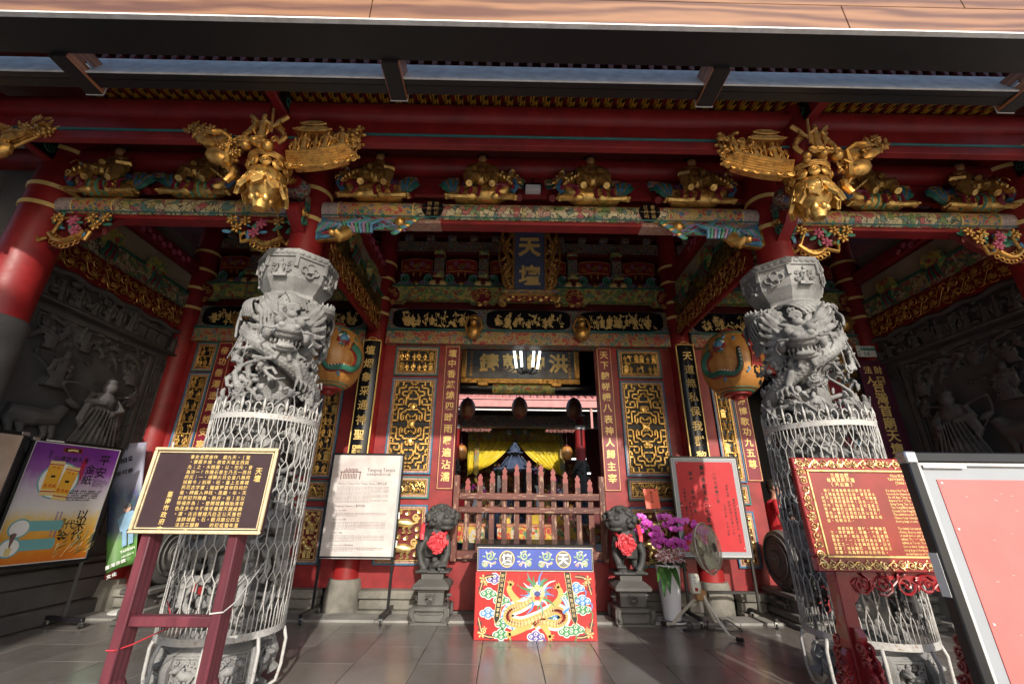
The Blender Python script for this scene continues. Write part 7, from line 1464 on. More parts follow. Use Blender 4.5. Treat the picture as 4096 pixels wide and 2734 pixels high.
# ---------------------------------------------------------------- orchid vase
def orchid():
    x, y = 1.72, 6.02; T = thing('orchid_vase', 'tall white vase of purple orchids beside the stone lion', 'plant', (x, y, 0)); g = MB(); g.lathe([(.001, .03), (.098, .03), (.105, .05), (.148, .60), (.154, .625), (.148, .63), (.138, .60), (.001, .56)], (x, y, 0), 40); g.obj('vase', 'porcelain', T); g = MB(); g.lathe([(.001, .0), (.14, .0), (.165, .012), (.17, .028), (.16, .03), (.13, .018), (.001, .018)], (x, y, 0), 40); g.obj('saucer', 'porcelain', T)
    rng = random.Random(12); k_ = 0
    def blade(p, d, L, w, mat, bend=.5, name='leaf'):
        d = unit(d); s = unit(np.cross(d, (0, 0, 1))); V = []; N = 8
        for i in range(N+1):
            t = i/N; c = np.asarray(p)+d*L*t+np.array([0, 0, -bend*L*t*t]); ww = w*math.sin(min(.98, .12+t*.88)*math.pi)**.7
            V += [c-s*ww+np.array([0, 0, .25*ww]), c, c+s*ww+np.array([0, 0, .25*ww])]
        q = MB(); q.add(V, [[(3*i+e, 3*i+e+1, 3*i+e+4, 3*i+e+3) for i in range(N) for e in (0, 1)]], 0, True); q.obj(name, mat, T, 0)
    for a, L, e, bd in ((-2.3, .26, .1, .7), (-1.9, .27, .1, 1.1), (-1.5, .25, .15, 1.0), (-2.8, .22, .5, .3), (.2, .25, .35, .4), (.9, .24, .6, .2), (2.4, .26, .5, .3), (-.6, .2, .4, .6), (-2.1, .30, .3, 1.3), (3.0, .28, .2, .6), (.5, .3, .1, .4)): blade((x+.06*math.cos(a), y+.06*math.sin(a), .62), (math.cos(a), math.sin(a), e), L, .042, 'leaf_green', bd)
    q = MB()
    for k in range(46):
        a = rng.uniform(-2.2, .8); d = unit((math.cos(a), math.sin(a), rng.uniform(.1, 1.3))); L = rng.uniform(.12, .26); p = np.array([x+.05+rng.uniform(-.05, .06), y-.04, .63])
        for i in range(9):
            t = i/8; c = p+d*L*t+np.array([0, 0, -.18*L*t*t*4]); s = unit(np.cross(d, (0, 0, 1)))
            for e in (-1, 1): q.add([c, c+s*e*.03*(1-t*.7)+d*.012, c+d*.016], [[(0, 1, 2)]])
    q.obj('fern', 'fern', T, 0)
    # mottled bow
    q = MB(Fr((x-.06, y-.13, .74)))
    for k in range(9): a = k*.7; q.tube([(0, 0, 0), (math.cos(a)*.07, math.sin(a)*.05, .04), (math.cos(a+.3)*.12, math.sin(a+.3)*.08, .02), (math.cos(a+.6)*.06, math.sin(a+.6)*.05, .01), (0, 0, 0)], .022, 6, 0, flat=.5)
    for k in range(3): q.tube([(0, 0, 0), (.06+.05*k, -.04, .03), (.13+.06*k, -.12+.03*k, .0)], .016, 5, 0, flat=.4)
    q.obj('bow', 'mottled_ribbon', T); q = MB(Fr((x+.14, y-.08, .77)))
    for k in range(6): a = k*1.05; q.tube([(0, 0, 0), (math.cos(a)*.06, math.sin(a)*.06, .03), (math.cos(a+.4)*.09, math.sin(a+.4)*.06, .0), (0, 0, 0)], .02, 6, 0, flat=.5)
    q.obj('bow', 'mottled_ribbon', T)
    fm = MB()                                      # one orchid flower, seen from the front
    for a, L, w in ((1.571, .040, .020), (-2.6, .038, .018), (-.54, .038, .018)): fm.ell((math.cos(a)*L*.6, math.sin(a)*L*.6, 0), (L*.62, w, .004), 0, rz(a), (10, 5))
    for s in (-1, 1): fm.ell((s*.030, .008, .006), (.033, .030, .005), 0, rz(s*.25), (10, 5))
    fm.ell((0, -.014, .012), (.009, .013, .010), 1, None, (7, 5)); fm.ell((0, -.001, .012), (.005, .005, .006), 2, None, (6, 4)); fme = fm.mesh('flower', ['orchid', 'orchid_lip', 'white_paint'])
    F = lambda px, py, k=K: P(px, py, y-.05)
    S0 = (('a', [(1470, 1185), (1483, 1200), (1466, 1218), (1478, 1208)]), ('b', [(1527, 1185), (1538, 1198), (1552, 1193), (1543, 1213), (1558, 1212), (1530, 1205), (1518, 1186)]), ('c', [(1503, 1212), (1512, 1225), (1505, 1238), (1520, 1240), (1508, 1252), (1497, 1225)]), ('d', [(1545, 1240), (1560, 1244), (1552, 1258), (1568, 1256), (1536, 1246), (1572, 1246)]), ('e', [(1580, 1235), (1588, 1228)]), ('f', [(1572, 1196), (1590, 1200), (1602, 1212), (1612, 1222), (1596, 1206), (1606, 1234), (1614, 1246), (1604, 1252)]))
    for nm, L in S0:
        mid = F(*L[len(L)//2]); q = MB(); q.tube([(x+.02, y-.02, .6), (x*.6+mid[0]*.4, y-.03, .85), (mid[0]*.85+x*.15, y-.05, mid[2]+.06), mid+(0, .02, .03), F(*L[-1])+(0, .03, 0)], .0045, 5); q.obj('stem', 'fern', T)
        for i, pp in enumerate(L):
            p = F(*pp)+np.array([0, rng.uniform(-.05, .05), 0]); o = bpy.data.objects.new('flower', fme); COL.objects.link(o); o.parent = T; o.location = Vector(p)-Vector((x, y, 0)); n = Vector((rng.uniform(-.45, .35), -1, rng.uniform(-.25, .2))).normalized(); qn = n.to_track_quat('Z', 'Y'); o.rotation_mode = 'QUATERNION'; o.rotation_quaternion = qn @ Quaternion((0, 0, 1), rng.uniform(-.3, .3)); sc = rng.uniform(.95, 1.25); o.scale = (sc, sc, sc)
    fr = Fr(P(1483, 1166, y-.06), (1, 0, .03), unit((-.05, .12, 1))); q = MB(fr); ww = P(1515, 1150, y-.06)[0]-P(1482, 1150, y-.06)[0]; hh = P(1490, 1120, y-.06)[2]-P(1490, 1166, y-.06)[2]; q.bx(0, ww, 0, hh, -.002, 0); cd_ = q.obj('greeting_card', 'card_red', T); t = MB(); put_col(t, fr, '眾望所歸', ww*.5, hh*.78, hh*.15, hh*.13, bold=.01, z=.001); put_col(t, fr, '賀', ww*.82, hh*.92, .1, hh*.1, z=.001); t.obj('ink', 'ink', cd_); q = MB(); q.tube([fr.o+fr.u*ww*.55, (x+.03, y-.02, .6)], .003, 5); q.obj('card_stick', 'white_paint', T)
orchid()
# ---------------------------------------------------------------- stone relief walls of the porch sides
def relief_wall(s):
    n = np.array([-s, 0, 0.0]); u = np.cross((0, 0, 1.0), n); X = s*5.56; T = thing('stone_relief_wall', 'dark carved stone wall with a robed lady and a horse in deep relief' if s < 0 else 'dark carved stone wall with a robed sage under a pine in deep relief', 'wall', (X, 5.15, 0)); y0 = 4.0 if s < 0 else 6.36; L = 2.36; fr = Fr((X, y0, 0), u, (0, 0, 1)); rng = random.Random(20+s)
    g = MB(fr); g.bx(0, L, 0, 3.84, -.18, 0); g.obj('slab', 'side_stone', T)
    for z0, z1, d in ((0, .18, .12), (.18, .42, .07), (.42, .58, .10), (.58, .66, .05)):
        g = MB(fr); g.bx(0, L, z0+.001, z1-.001, .0005, d, 0, .015); g.obj('plinth_course', 'side_stone', T)
    mid = (.30, L-.34, .86, 3.36) if s < 0 else (.34, L-.30, .86, 3.36)
    g = MB(fr); frame_bars(g, mid[1]-mid[0], mid[3]-mid[2], .07, .001, .045, 0, .012, mid[0], mid[2]); g.obj('panel_frame', 'side_stone', T); q = MB(fr); frame_bars(q, mid[1]-mid[0]-.16, mid[3]-mid[2]-.16, .03, .001, .03, 0, .008, mid[0]+.08, mid[2]+.08); q.obj('panel_bead', 'side_stone', T)
    # frieze of little horsemen and waves
    g = MB(fr.at(.02, 3.44, .001)); scene_relief(g, L-.04, .34, 3+s, 0, .10, .34); g.fr = fr.at(.02, 3.44, .0)
    for k in range(26): g.ell((rng.uniform(.02, L-.06), rng.uniform(.02, .32), .03), (rng.uniform(.04, .08), rng.uniform(.03, .05), .05)); g.tube(spiral((rng.uniform(.05, L-.1), rng.uniform(.03, .3), .06), .05, 1.4, k, 1, 12), .013, 5)
    g.fr = fr.at(0, 3.40, 0); g.bx(0, L, 0, .03, .001, .12, 0, .01); A = np.linspace(0, L, 30); g.tube([(a, .39+.02*math.sin(a*14), .05) for a in A], .035, 7); o = g.obj('stone_frieze', 'side_stone', T)
    # side strips with incised characters
    for cx, tx in ((mid[0]-.15, '　' * 9), (mid[1]+.17, '果獻長生滄桑數' if s < 0 else '　　　')):
        g = MB(fr.at(cx-.1, .9, .001)); frame_bars(g, .2, 2.4, .015, 0, .02, 0, .004); g.obj('strip_frame', 'side_stone', T); g = MB(fr.at(cx-.1, 3.12, .001)); vines(g, .2, .2, 3, 0, .03, 1, .1, False); g.obj('strip_relief', 'side_stone', T)
        chars(T, fr, tx, cx, 2.98, .20, .12, 'side_stone', z=.006, ext=.05)
    # main relief, one continuous carving
    q = MB(fr.at((mid[0]+mid[1])/2, 1.0, .0))
    def robed(cx, cy, h, z, lean):
        fig(q, cx, cy, h, z, 0, rng, lean=lean, seg=14); q.ell((cx+lean*h*.9, cy+.93*h, z), (h*.05, h*.07, h*.05))
        for k in range(9): t = np.linspace(0, 1, 8); xx = (k-4)*.035*h; q.tube(np.stack([cx+xx*(1+.9*(1-t))+lean*h*t*.7, cy+t*h*.55, z+.13*h*(1-.3*abs(k-4)/4)+0*t], 1), .012*h, 5)
        for sx in (-1, 1): t = np.linspace(0, 1, 16); q.tube(np.stack([cx+sx*(.1+.35*np.sin(t*3.2))*h*.8+.05*np.sin(t*9), cy+h*(.75+.35*np.sin(t*2.6)-.6*t), z-.02+.05*np.sin(t*6)], 1), .022*h*np.linspace(1, .5, 16), 6)
    f_ = 1 if s < 0 else -1
    robed(f_*.17, .12, 1.25, .19, .06*f_); robed(f_*-.42, 1.0, .62, .09, .1); robed(f_*.55, .12, .72, .09, -.12*f_)
    q.tube([(-.75*f_, .55, .06), (-.5*f_, .52, .1), (-.28*f_, .56, .1), (-.18*f_, .74, .12)], [.12, .15, .13, .07], 10); q.ell((-.10*f_, .82, .13), (.12, .06, .06), R=rz(-.5*f_))
    for e in (-.72, -.6, -.34, -.25): q.tube([(e*f_, .48, .08), (e*f_+.04, .28, .12), (e*f_, .06, .08)], [.06, .035, .04], 7)
    for k in range(6):
        t = np.linspace(0, 1, 16); x0 = -.85+k*.27
        for e in range(4): q.tube(np.stack([f_*(x0+.35*t+.06*np.sin(t*6+k)+.022*math.cos(e*1.57)), 1.62+.45*np.sin(t*2.2+.3*k)-.03*k+.022*math.sin(e*1.57)+.01*np.sin(t*20), .05+.04*np.sin(t*8)+0*t], 1), np.linspace(.024, .012, 16), 6)
        for e in range(12): leaf(q, f_*(x0+rng.uniform(0, .4)), rng.uniform(1.75, 2.15), rng.uniform(.06, .1), rng.uniform(0, 6.28), rng.uniform(.03, .09))
    for cx_, cy_, hh in ((-.62, 1.55, .36), (-.2, 1.68, .34), (.62, 1.4, .38), (.68, 1.0, .34)): robed(f_*cx_, cy_, hh, .09, rng.uniform(-.2, .2))
    for k in range(90): q.ell((rng.uniform(-.8, .8), rng.choice((rng.uniform(1.75, 2.15), rng.uniform(0, .25))), rng.uniform(.0, .05)), (rng.uniform(.02, .05), rng.uniform(.02, .04), .04), seg=(7, 5))
    for k in range(24): q.tube(spiral((rng.uniform(-.8, .8), rng.uniform(1.2, 2.1), .05), rng.uniform(.03, .06), 1.5, k, 1, 14), .011, 6)
    q.V = [np.stack([V_@fr.u-q.fr.o@fr.u, V_[:, 2]-q.fr.o[2], V_@fr.n-q.fr.o@fr.n], 1)*np.array([.96, .72, .72]) for V_ in q.V]; q.fr = fr.at((mid[0]+mid[1])/2, 1.78, .0); q.V = [q.fr(V_) for V_ in q.V]; q.box((0, .55, -.02), (1.5, 2.0, .05))
    me = sculpt(q, .010, 0, 'main_relief'); me.materials.append(M['side_stone']); link('main_relief', me, T)
relief_wall(-1); relief_wall(1)
# ---------------------------------------------------------------- people
def person(label, loc, yaw, h, shirt, pants, pose, hair='hair', skin='skin', voxel=.011, pack=None, sleeve=.45):
    T = thing('person', label, 'person', loc); S = h/1.72; mb = MB(); J = {}
    hip = .93; J.update(pel=(0, 0, hip), wst=(0, 0, 1.08), che=(0, -.005, 1.30), nek=(0, -.0, 1.47), hed=(0, -.025, 1.60))
    bend = pose.get('bend', 0.0); tor = lambda p: (np.array([p[0], p[1], p[2]-hip])@rx(bend).T)+(0, 0, hip) if bend else np.array(p)
    mb.tube([tor(J['pel'])+(0, 0, -.08), tor(J['pel']), tor(J['wst']), tor(J['che']), tor((0, 0, 1.42)), tor((0, 0, 1.455))], [.12, .155, .14, .165, .13, .07], 14, flat=.68, twist=0)
    for sx in (-1, 1):
        mb.ell(tor((sx*.165, 0, 1.40)), (.062, .06, .06)); mb.ell(tor((sx*.08, .03, .93)), (.095, .10, .10))
        k = pose.get('legL' if sx < 0 else 'legR', (0, 0)); kn = (sx*.10, -.02+k[0], .50); an = (sx*.10, .02+k[1], .08); mb.tube([(sx*.09, 0, .90), (sx*.10, -.01+k[0]*.5, .70), kn, (sx*.10, .02+(k[0]+k[1])*.5, .32), an], [.095, .082, .058, .055, .04], 12); mb.tube([(an[0], an[1]+.03, .04), (an[0], an[1]-.06, .045), (an[0], an[1]-.17, .03)], [.042, .045, .035], 10)
        ar = pose.get('armL' if sx < 0 else 'armR', ((sx*.25, 0, 1.15), (sx*.25, -.05, .90))); sh = tor((sx*.18, 0, 1.40)); el, wr = np.array(ar[0]), np.array(ar[1]); mb.tube([sh, sh*.5+el*.5, el, el*.45+wr*.55, wr], [.058, .05, .04, .038, .027], 10); d = unit(wr-el); sd = unit(np.cross(d, (0, 0, 1)) if abs(d[2]) < .9 else (1, 0, 0)); mb.ell(wr+d*.045, (.034, .034, .03))
        for q in range(4): b0 = wr+d*.07+sd*(q-1.5)*.019; mb.tube([b0, b0+d*.04+(0, -.01, -.004), b0+d*.065+(0, -.025, -.012)], [.0095, .009, .008], 6)
        b0 = wr+d*.03+sd*.03*(-sx); mb.tube([b0, b0+d*.03+sd*.018*(-sx), b0+d*.055+sd*.02*(-sx)], [.011, .010, .008], 6)
    hd = tor((0, -.02, 1.615)); mb.tube([tor((0, 0, 1.42)), tor((0, -.005, 1.50)), hd+(0, 0, -.03)], [.06, .052, .055], 10); mb.ell(hd, (.076, .095, .112)); mb.ell(hd+(0, -.02, -.06), (.058, .07, .055)); mb.tube([hd+(0, -.085, .015), hd+(0, -.112, -.02), hd+(0, -.09, -.03)], [.010, .015, .011], 6); mb.tube([hd+(-.022, -.088, -.058), hd+(0, -.093, -.057), hd+(.022, -.088, -.058)], .007, 5)
    for sx in (-1, 1): mb.ell(hd+(sx*.078, .008, -.005), (.012, .022, .032)); mb.ell(hd+(sx*.03, -.088, .016), (.013, .008, .008))
    o = MB(); o.merge(mb, R=rz(yaw), sc=S); me = sculpt(o, voxel*S, 1, 'body')
    for q in (skin, shirt, pants, 'black'): me.materials.append(M[q])
    inv = rz(-yaw)/S; N = len(me.polygons); c = np.zeros(N*3); me.polygons.foreach_get('center', c); c = c.reshape(-1, 3)@inv.T; mi = np.zeros(N, np.int32)
    tz = c[:, 2]; rad = np.hypot(c[:, 0], c[:, 1]); mi[(tz < 1.0)] = 2; mi[(tz < .07)] = 3; mi[(tz >= 1.0)] = 1; nk = tor((0, 0, 1.455)); mi[(tz > nk[2]-.0)] = 0
    if pants == 'shorts_navy': mi[(tz < .52) & (tz >= .07)] = 0
    for sx, key in ((-1, 'armL'), (1, 'armR')):
        ar = pose.get(key, ((sx*.25, 0, 1.15), (sx*.25, -.05, .90))); sh = tor((sx*.18, 0, 1.40)); el, wr = np.array(ar[0]), np.array(ar[1])
        for p0, p1, lim in ((sh, el, None), (el, wr+unit(wr-el)*.2, None)):
            d = p1-p0; t = np.clip(((c-p0)@d)/(d@d), 0, 1); dist = np.linalg.norm(c-(p0+t[:, None]*d), axis=1); near = dist < .062
            if p0 is sh: mi[near & (t > sleeve+.3) & (np.abs(c[:, 0]) > .17)] = 0
            else: mi[near & ((np.abs(c[:, 0]) > .17) | (c[:, 1] < -.16))] = 0
    me.polygons.foreach_set('material_index', mi); bo = bpy.data.objects.new('body', me); COL.objects.link(bo); bo.parent = T
    g = MB(); g.ell(hd+(0, .018, .03), (.084, .096, .098), seg=(14, 10)); g.ell(hd+(0, -.045, .085), (.06, .05, .035), seg=(10, 8)); g.ell(hd+(0, .06, -.03), (.066, .045, .06), seg=(10, 8))
    rg = random.Random(int(h*100))
    for k in range(30): a = rg.uniform(0, 6.28); r = rg.uniform(.2, .9); g.ell(hd+(math.cos(a)*.06*r, .02+math.sin(a)*.07*r, .10+.02*(1-r)), (.02, .03, .014), seg=(6, 4))
    gg = MB(); gg.merge(g, R=rz(yaw), sc=S); q = bpy.data.objects.new('hair', gg.mesh('hair', hair)); COL.objects.link(q); q.parent = T
    if pack:
        g = MB(); g.box(tor((0, .19, 1.25)), (.28, .15, .40), 0, .05); g.tube([tor((-.1, .1, 1.42)), tor((-.12, -.08, 1.44)), tor((-.12, -.14, 1.3))], .018, 6); g.tube([tor((.1, .1, 1.42)), tor((.12, -.08, 1.44)), tor((.12, -.14, 1.3))], .018, 6); gg = MB(); gg.merge(g, R=rz(yaw), sc=S); q = bpy.data.objects.new('backpack', gg.mesh('backpack', pack)); COL.objects.link(q); q.parent = T
    return T
VX = float(P(1783, 1170, 6.56)[0])
T = person('person in red polo shirt looking at a phone by the stone drum', (VX, 6.56, 0.02), R_(62), 1.66, 'red_shirt', 'shorts_navy', dict(armL=((-.27, -.02, 1.14), (-.10, -.30, 1.18)), armR=((.27, -.02, 1.14), (.06, -.30, 1.20)), legR=(-.04, .06)), sleeve=.35, voxel=.009)
ph = MB(); ph.merge(MB().box((-.02, -.41, 1.25), (.075, .012, .14), 0, .006), R=rz(R_(62)), sc=1.66/1.72, t=(VX, 6.56, .02)); tag(ph.obj('phone', 'black_frame'), 'dark phone held in the hands of the red shirted visitor', 'phone')
# ---------------------------------------------------------------- passage, courtyard and main hall seen through the doorway
g = MB(); g.bx(-12, 12, 6.5, 9.6, -.3, .02); tag(g.obj('passage_floor', 'floor_granite'), kind='structure'); g = MB(); g.bx(-12, 12, 9.6, 13.0, -.3, .02); tag(g.obj('courtyard', 'paving'), kind='structure'); g = MB(); g.bx(-12, 12, 13.0, 24, -.3, .66); tag(g.obj('hall_terrace', 'paving'), kind='structure')
# inner plaque
def inner_plaque():
    Y = 7.6; x0, x1, z0, z1 = -1.19, 1.01, 3.385, 4.14; T = thing('door_plaque', 'long dark plaque with four large gilt characters inside the doorway', 'plaque', (0, Y, z0)); w, h = x1-x0, z1-z0; fr = Fr((x0, Y, z0), (1, 0, 0), unit((0, -.08, 1))); g = MB(fr); g.bx(.0, w, 0, h, -.05, 0); g.obj('panel', 'slate_board', T); g = MB(fr); frame_bars(g, w, h, .10, -.05, .03, 0, .015); F_ = g.obj('frame', 'gold_dark', T); q = MB(fr.at(.01, .01, .031)); vines(q, w-.02, .08, 3, 0, .015, 1, .09); q.obj('frame_scrolls', 'gold_dark', F_)
    chars(T, fr, '鑄鼓鈞洪', w*.235, h*.52, w*.195, .36, 'gold_paint', z=.004, row=True, bold=.03, ext=.02)
    t = MB(); put_col(t, fr, '福建臺灣水師副將葉', w*.085, h*.9, .064, .06, bold=.01, z=.002); put_col(t, fr, '參年季春吉旦立', w*.915, h*.78, .074, .06, bold=.01, z=.002); tag(t.obj('small_inscription', 'gold_dark', T), kind='stuff')
inner_plaque()
g = MB(); g.bx(-2.34, 2.34, 7.86, 7.9, 3.25, 5.2); g.obj('dark_gap_board', 'black', G)  # black sheet added behind the plaque so the gap beside it stays dark
g = MB(); g.fr = Fr((0, 7.75, 3.34), (0, 1, 0), (0, 0, 1)); g.prism([(math.cos(a)*.12, math.sin(a)*.11) for a in np.linspace(0, 6.283, 21)[:-1]], -2.35, 2.35, 0, smooth=True); g.fr = None; ib = g.obj('inner_beam', 'black_lacquer', G, 60); g = MB(); g.bx(-2.34, 2.34, 7.86, 7.9, 3.25, 5.2); g.obj('dark_gap_board', 'black', G)
g = MB(); g.fr = Fr((0, 7.75, 3.34), (0, 1, 0), (0, 0, 1)); g.prism([(math.cos(a)*.123, math.sin(a)*.113) for a in np.linspace(0, 6.283, 21)[:-1]], -.6, .55, 0, smooth=True); g.obj('painted_field', 'painted_green', ib, 60)
for xx in (-.78, .57): g = MB(Fr((xx, 7.62, 3.39))); g.bx(-.1, .1, -.06, .06, 0, .06, 0, .02); g.obj('plaque_rest', 'gold_dark', ib)
q = P(1205, 845, 7.2)
def lamp():
    c = P(1208, 850, 7.1); T = thing('tube_lamp', 'black dragon armed ceiling lamp with four lit white tubes in the doorway', 'lamp', c); g = MB(); g.tube([c+(0, 0, -.03), c+(0, 0, .75)], .012, 7); g.ell(c, (.05, .05, .05)); g.obj('stem', 'black', T)
    for k, (dx, dy) in enumerate(((-.16, -.04), (-.08, -.12), (.09, -.12), (.17, -.02))):
        g = MB(); g.tube([c, c+np.array([dx*.5, dy*.5, -.06]), c+np.array([dx, dy, -.03]), c+np.array([dx*1.1, dy*1.1, .03])], [.02, .018, .016, .02], 7); a = g.obj('arm', 'black', T); g = MB(); g.tube([c+np.array([dx*1.1, dy*1.1, .03]), c+np.array([dx*1.6, dy*1.5, .62])], .021, 10); g.obj('tube', 'tube_light', a)
lamp()
HL = thing('main_hall', 'main hall with pink tiled eave and dark gilt interior beyond the courtyard', 'building', (0, 14, 0))
# eave
for i in range(-26, 27):
    x = i*.2; g = MB(); g.fr = Fr((0, 0, 0), (1, 0, 0), (0, 0, 1)); g.fr = None
    if i == -26:
        tm_ = MB(); tm_.tube([(0, 12.0, 4.22), (0, 13.5, 4.86)], .055, 8); tmm = tm_.mesh('roof_tile_row', 'pink_tile'); tp = MB(); tp.bx(-.1, .1, 0, 1.6, -.02, .0); tpm = tp.mesh('roof_tile', 'pink_tile')
    o = link('roof_tile_row', tmm, HL); o.matrix_parent_inverse = Matrix.Translation((0, -14, 0)); o.location = (x, 0, 0)
g = MB(Fr((0, 0, 0), (0, 1, 0), (0, 0, 1))); g.prism([(12.0, 4.14), (12.0, 4.18), (14.2, 5.1), (22, 5.2), (22, 5.1), (14.2, 5.0)], -6, 6); g.obj('roof', 'pink_tile', HL); g = MB(); g.bx(-6, 6, 12.0, 12.06, 3.92, 4.12, 0, .01); g.obj('gutter', 'pink_tile', HL); g = MB(); g.bx(-6, 6, 12.1, 12.14, 3.84, 3.89); g.obj('gutter_pipe', 'white_paint', HL); g = MB(); g.bx(2.05, 2.11, 12.05, 12.1, 3.35, 3.92); g.obj('gutter_pipe', 'pink_tile', HL)
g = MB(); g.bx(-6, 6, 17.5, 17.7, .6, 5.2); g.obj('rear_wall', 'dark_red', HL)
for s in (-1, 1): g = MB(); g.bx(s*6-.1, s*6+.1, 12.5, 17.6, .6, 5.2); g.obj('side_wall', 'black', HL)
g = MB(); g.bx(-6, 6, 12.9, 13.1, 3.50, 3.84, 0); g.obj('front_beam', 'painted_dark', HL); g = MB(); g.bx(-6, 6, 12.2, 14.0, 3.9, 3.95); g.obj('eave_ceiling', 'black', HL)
for s in (-1, 1):
    x = s*1.88; g = MB(); g.lathe([(.15, .66), (.15, 4.0)], (x, 13.0, 0), 20); c_ = g.obj('column', 'red_lacquer', HL); g = MB(); rg = random.Random(s+4); g.lathe([(.17, .66), (.17, 2.55)], (x, 13.0, 0), 16)
    T_ = np.linspace(0, 1, 40); g.tube([(x+.2*math.cos(t*11), 13+.2*math.sin(t*11), .8+t*1.7) for t in T_], .06, 7)
    for k in range(30): a = rg.uniform(0, 6.28); g.ell((x+.19*math.cos(a), 13+.19*math.sin(a), rg.uniform(.75, 2.5)), rg.uniform(.04, .07), seg=(7, 5))
    g.obj('dragon_relief', 'lion_stone', c_); g = MB(Fr((x-s*.2, 12.95, 3.35))); vines(g, .9, .25, 3, 0, .05, 1, .12) if s < 0 else None
    if s > 0: g.fr = Fr((x-1.05, 12.95, 3.35)); vines(g, .9, .25, 3, 0, .05, 1, .12)
    g.obj('carved_bracket', 'pink_carving', HL)
    for zz in (3.45, 3.85): g = MB(); g.lathe([(.16, zz), (.19, zz+.03), (.19, zz+.1), (.16, zz+.13)], (x, 13.0, 0), 16); g.obj('insulator', 'white_paint', c_)
    l = P(1058 if s < 0 else 1302, 1018, 13.1); lantern(l[0] if s < 0 else 1.5, 13.2, 2.78, .17, .22, 'orange lantern by the main hall column', 'lantern_paper', group='orange lanterns at the main hall', small=True, n=14)
# altar: glimmering gilt back wall, tables and offerings
g = MB(); rg = random.Random(31); g.fr = Fr((-2.6, 17.35, .9))
for i in range(9):
    for j in range(5):
        if rg.random() < .8: g.fr = Fr((-2.6+i*.58, 17.35, .95+j*.5)); vines(g, .5, .42, i*7+j, 0, .05, .6, .2)
g.fr = None; g.obj('gilt_altar_screen', 'gold_dark', HL)
V = thing('altar_valance', 'yellow embroidered valance hanging above the altar', 'curtain', (0, 14, 3.5)); zt = P(1200, 976, 14)[2]; zb = P(1200, 1011, 14)[2]; xl = P(1072, 1040, 14)[0]; xr = P(1292, 1040, 14)[0]; fr = Fr((xl, 14.0, zb)); g = MB(); N = 60; W = xr-xl; h = zt-zb; Vt = []
for i in range(N+1): 
    for z in (0, h): Vt.append((xl+W*i/N, 14+.02*math.sin(i*1.1), zb+z+(.02*math.cos(i*2) if z == 0 else 0)))
g.add(Vt, [[(2*i, 2*i+2, 2*i+3, 2*i+1) for i in range(N)]], 0, True); o = g.obj('cloth', 'embroidery', V); mdf = o.modifiers.new('t', 'SOLIDIFY'); mdf.thickness = .01; chars(V, fr, '天', W*.60, h*.55, 1, .15, 'white_paint', z=.035, bold=.02); chars(V, fr, '壇', W*.43, h*.55, 1, .15, 'white_paint', z=.035, bold=.02); chars(V, fr, '皇', W*.67, h*.42, 1, .15, 'gold_dark', z=.035); chars(V, fr, '帝', W*.17, h*.46, 1, .15, 'gold_dark', z=.035)
for s in (-1, 1):
    T = thing('altar_curtain', 'yellow silk curtain tied back towards the %s column of the altar' % ('mossy' if s < 0 else 'lantern'), 'curtain', (s*1.2, 14.05, 2.0)); T['label'] = 'yellow silk altar curtain tied back on the side of the person in %s' % ('red vest' if s < 0 else 'white polo shirt'); top0 = (xl if s < 0 else xr); topc = (xl+xr)/2+s*.02; zb2 = P(1200, 1068 if s < 0 else 1064, 14)[2]; nx, nz = 40, 18; Vv = np.zeros((nz+1, nx+1, 3)); gx = top0+s*-.02; zlow = P(1200, 1090, 14)[2]
    for j in range(nz+1):
        t = j/nz
        for i in range(nx+1):
            a = i/nx; xt = top0*(1-a)+topc*a; xb = gx+(-s)*a*.30; zz0 = zlow-.02+.14*(a); e = t**.8; fold = .035*math.sin(a*46+t*2)*(.4+.6*t); Vv[j, i] = (xt*(1-e)+xb*e, 14.06+fold-.12*math.sin(t*2.6)*a, (zb)*(1-e)+zz0*e-(.16*math.sin(e*math.pi)*a))
    g = MB(); g.add(Vv.reshape(-1, 3), [[(j*(nx+1)+i, j*(nx+1)+i+1, (j+1)*(nx+1)+i+1, (j+1)*(nx+1)+i) for j in range(nz) for i in range(nx)]], 0, True); o = g.obj('cloth', 'yellow_silk', T); mdf = o.modifiers.new('t', 'SOLIDIFY'); mdf.thickness = .008
    sxp = P(1093 if s < 0 else 1290, 1060, 13.9)[0]; T2 = thing('embroidered_streamer', 'narrow embroidered streamer hanging over the yellow curtain', 'streamer', (sxp, 13.9, 2.5), 'embroidered streamers'); g = MB(Fr((sxp, 13.88, zlow-.05))); g.prism([(-.07, .08), (0, 0), (.07, .08), (.07, zb-zlow+.1), (-.07, zb-zlow+.1)], -.006, .006); g.obj('cloth', 'embroidery', T2); g = MB(Fr((sxp, 13.88, zlow-.05))); g.tube([(0, 0, 0), (0, -.15, 0)], [.02, .035], 7); g.obj('tassel', 'pink_carving', T2)
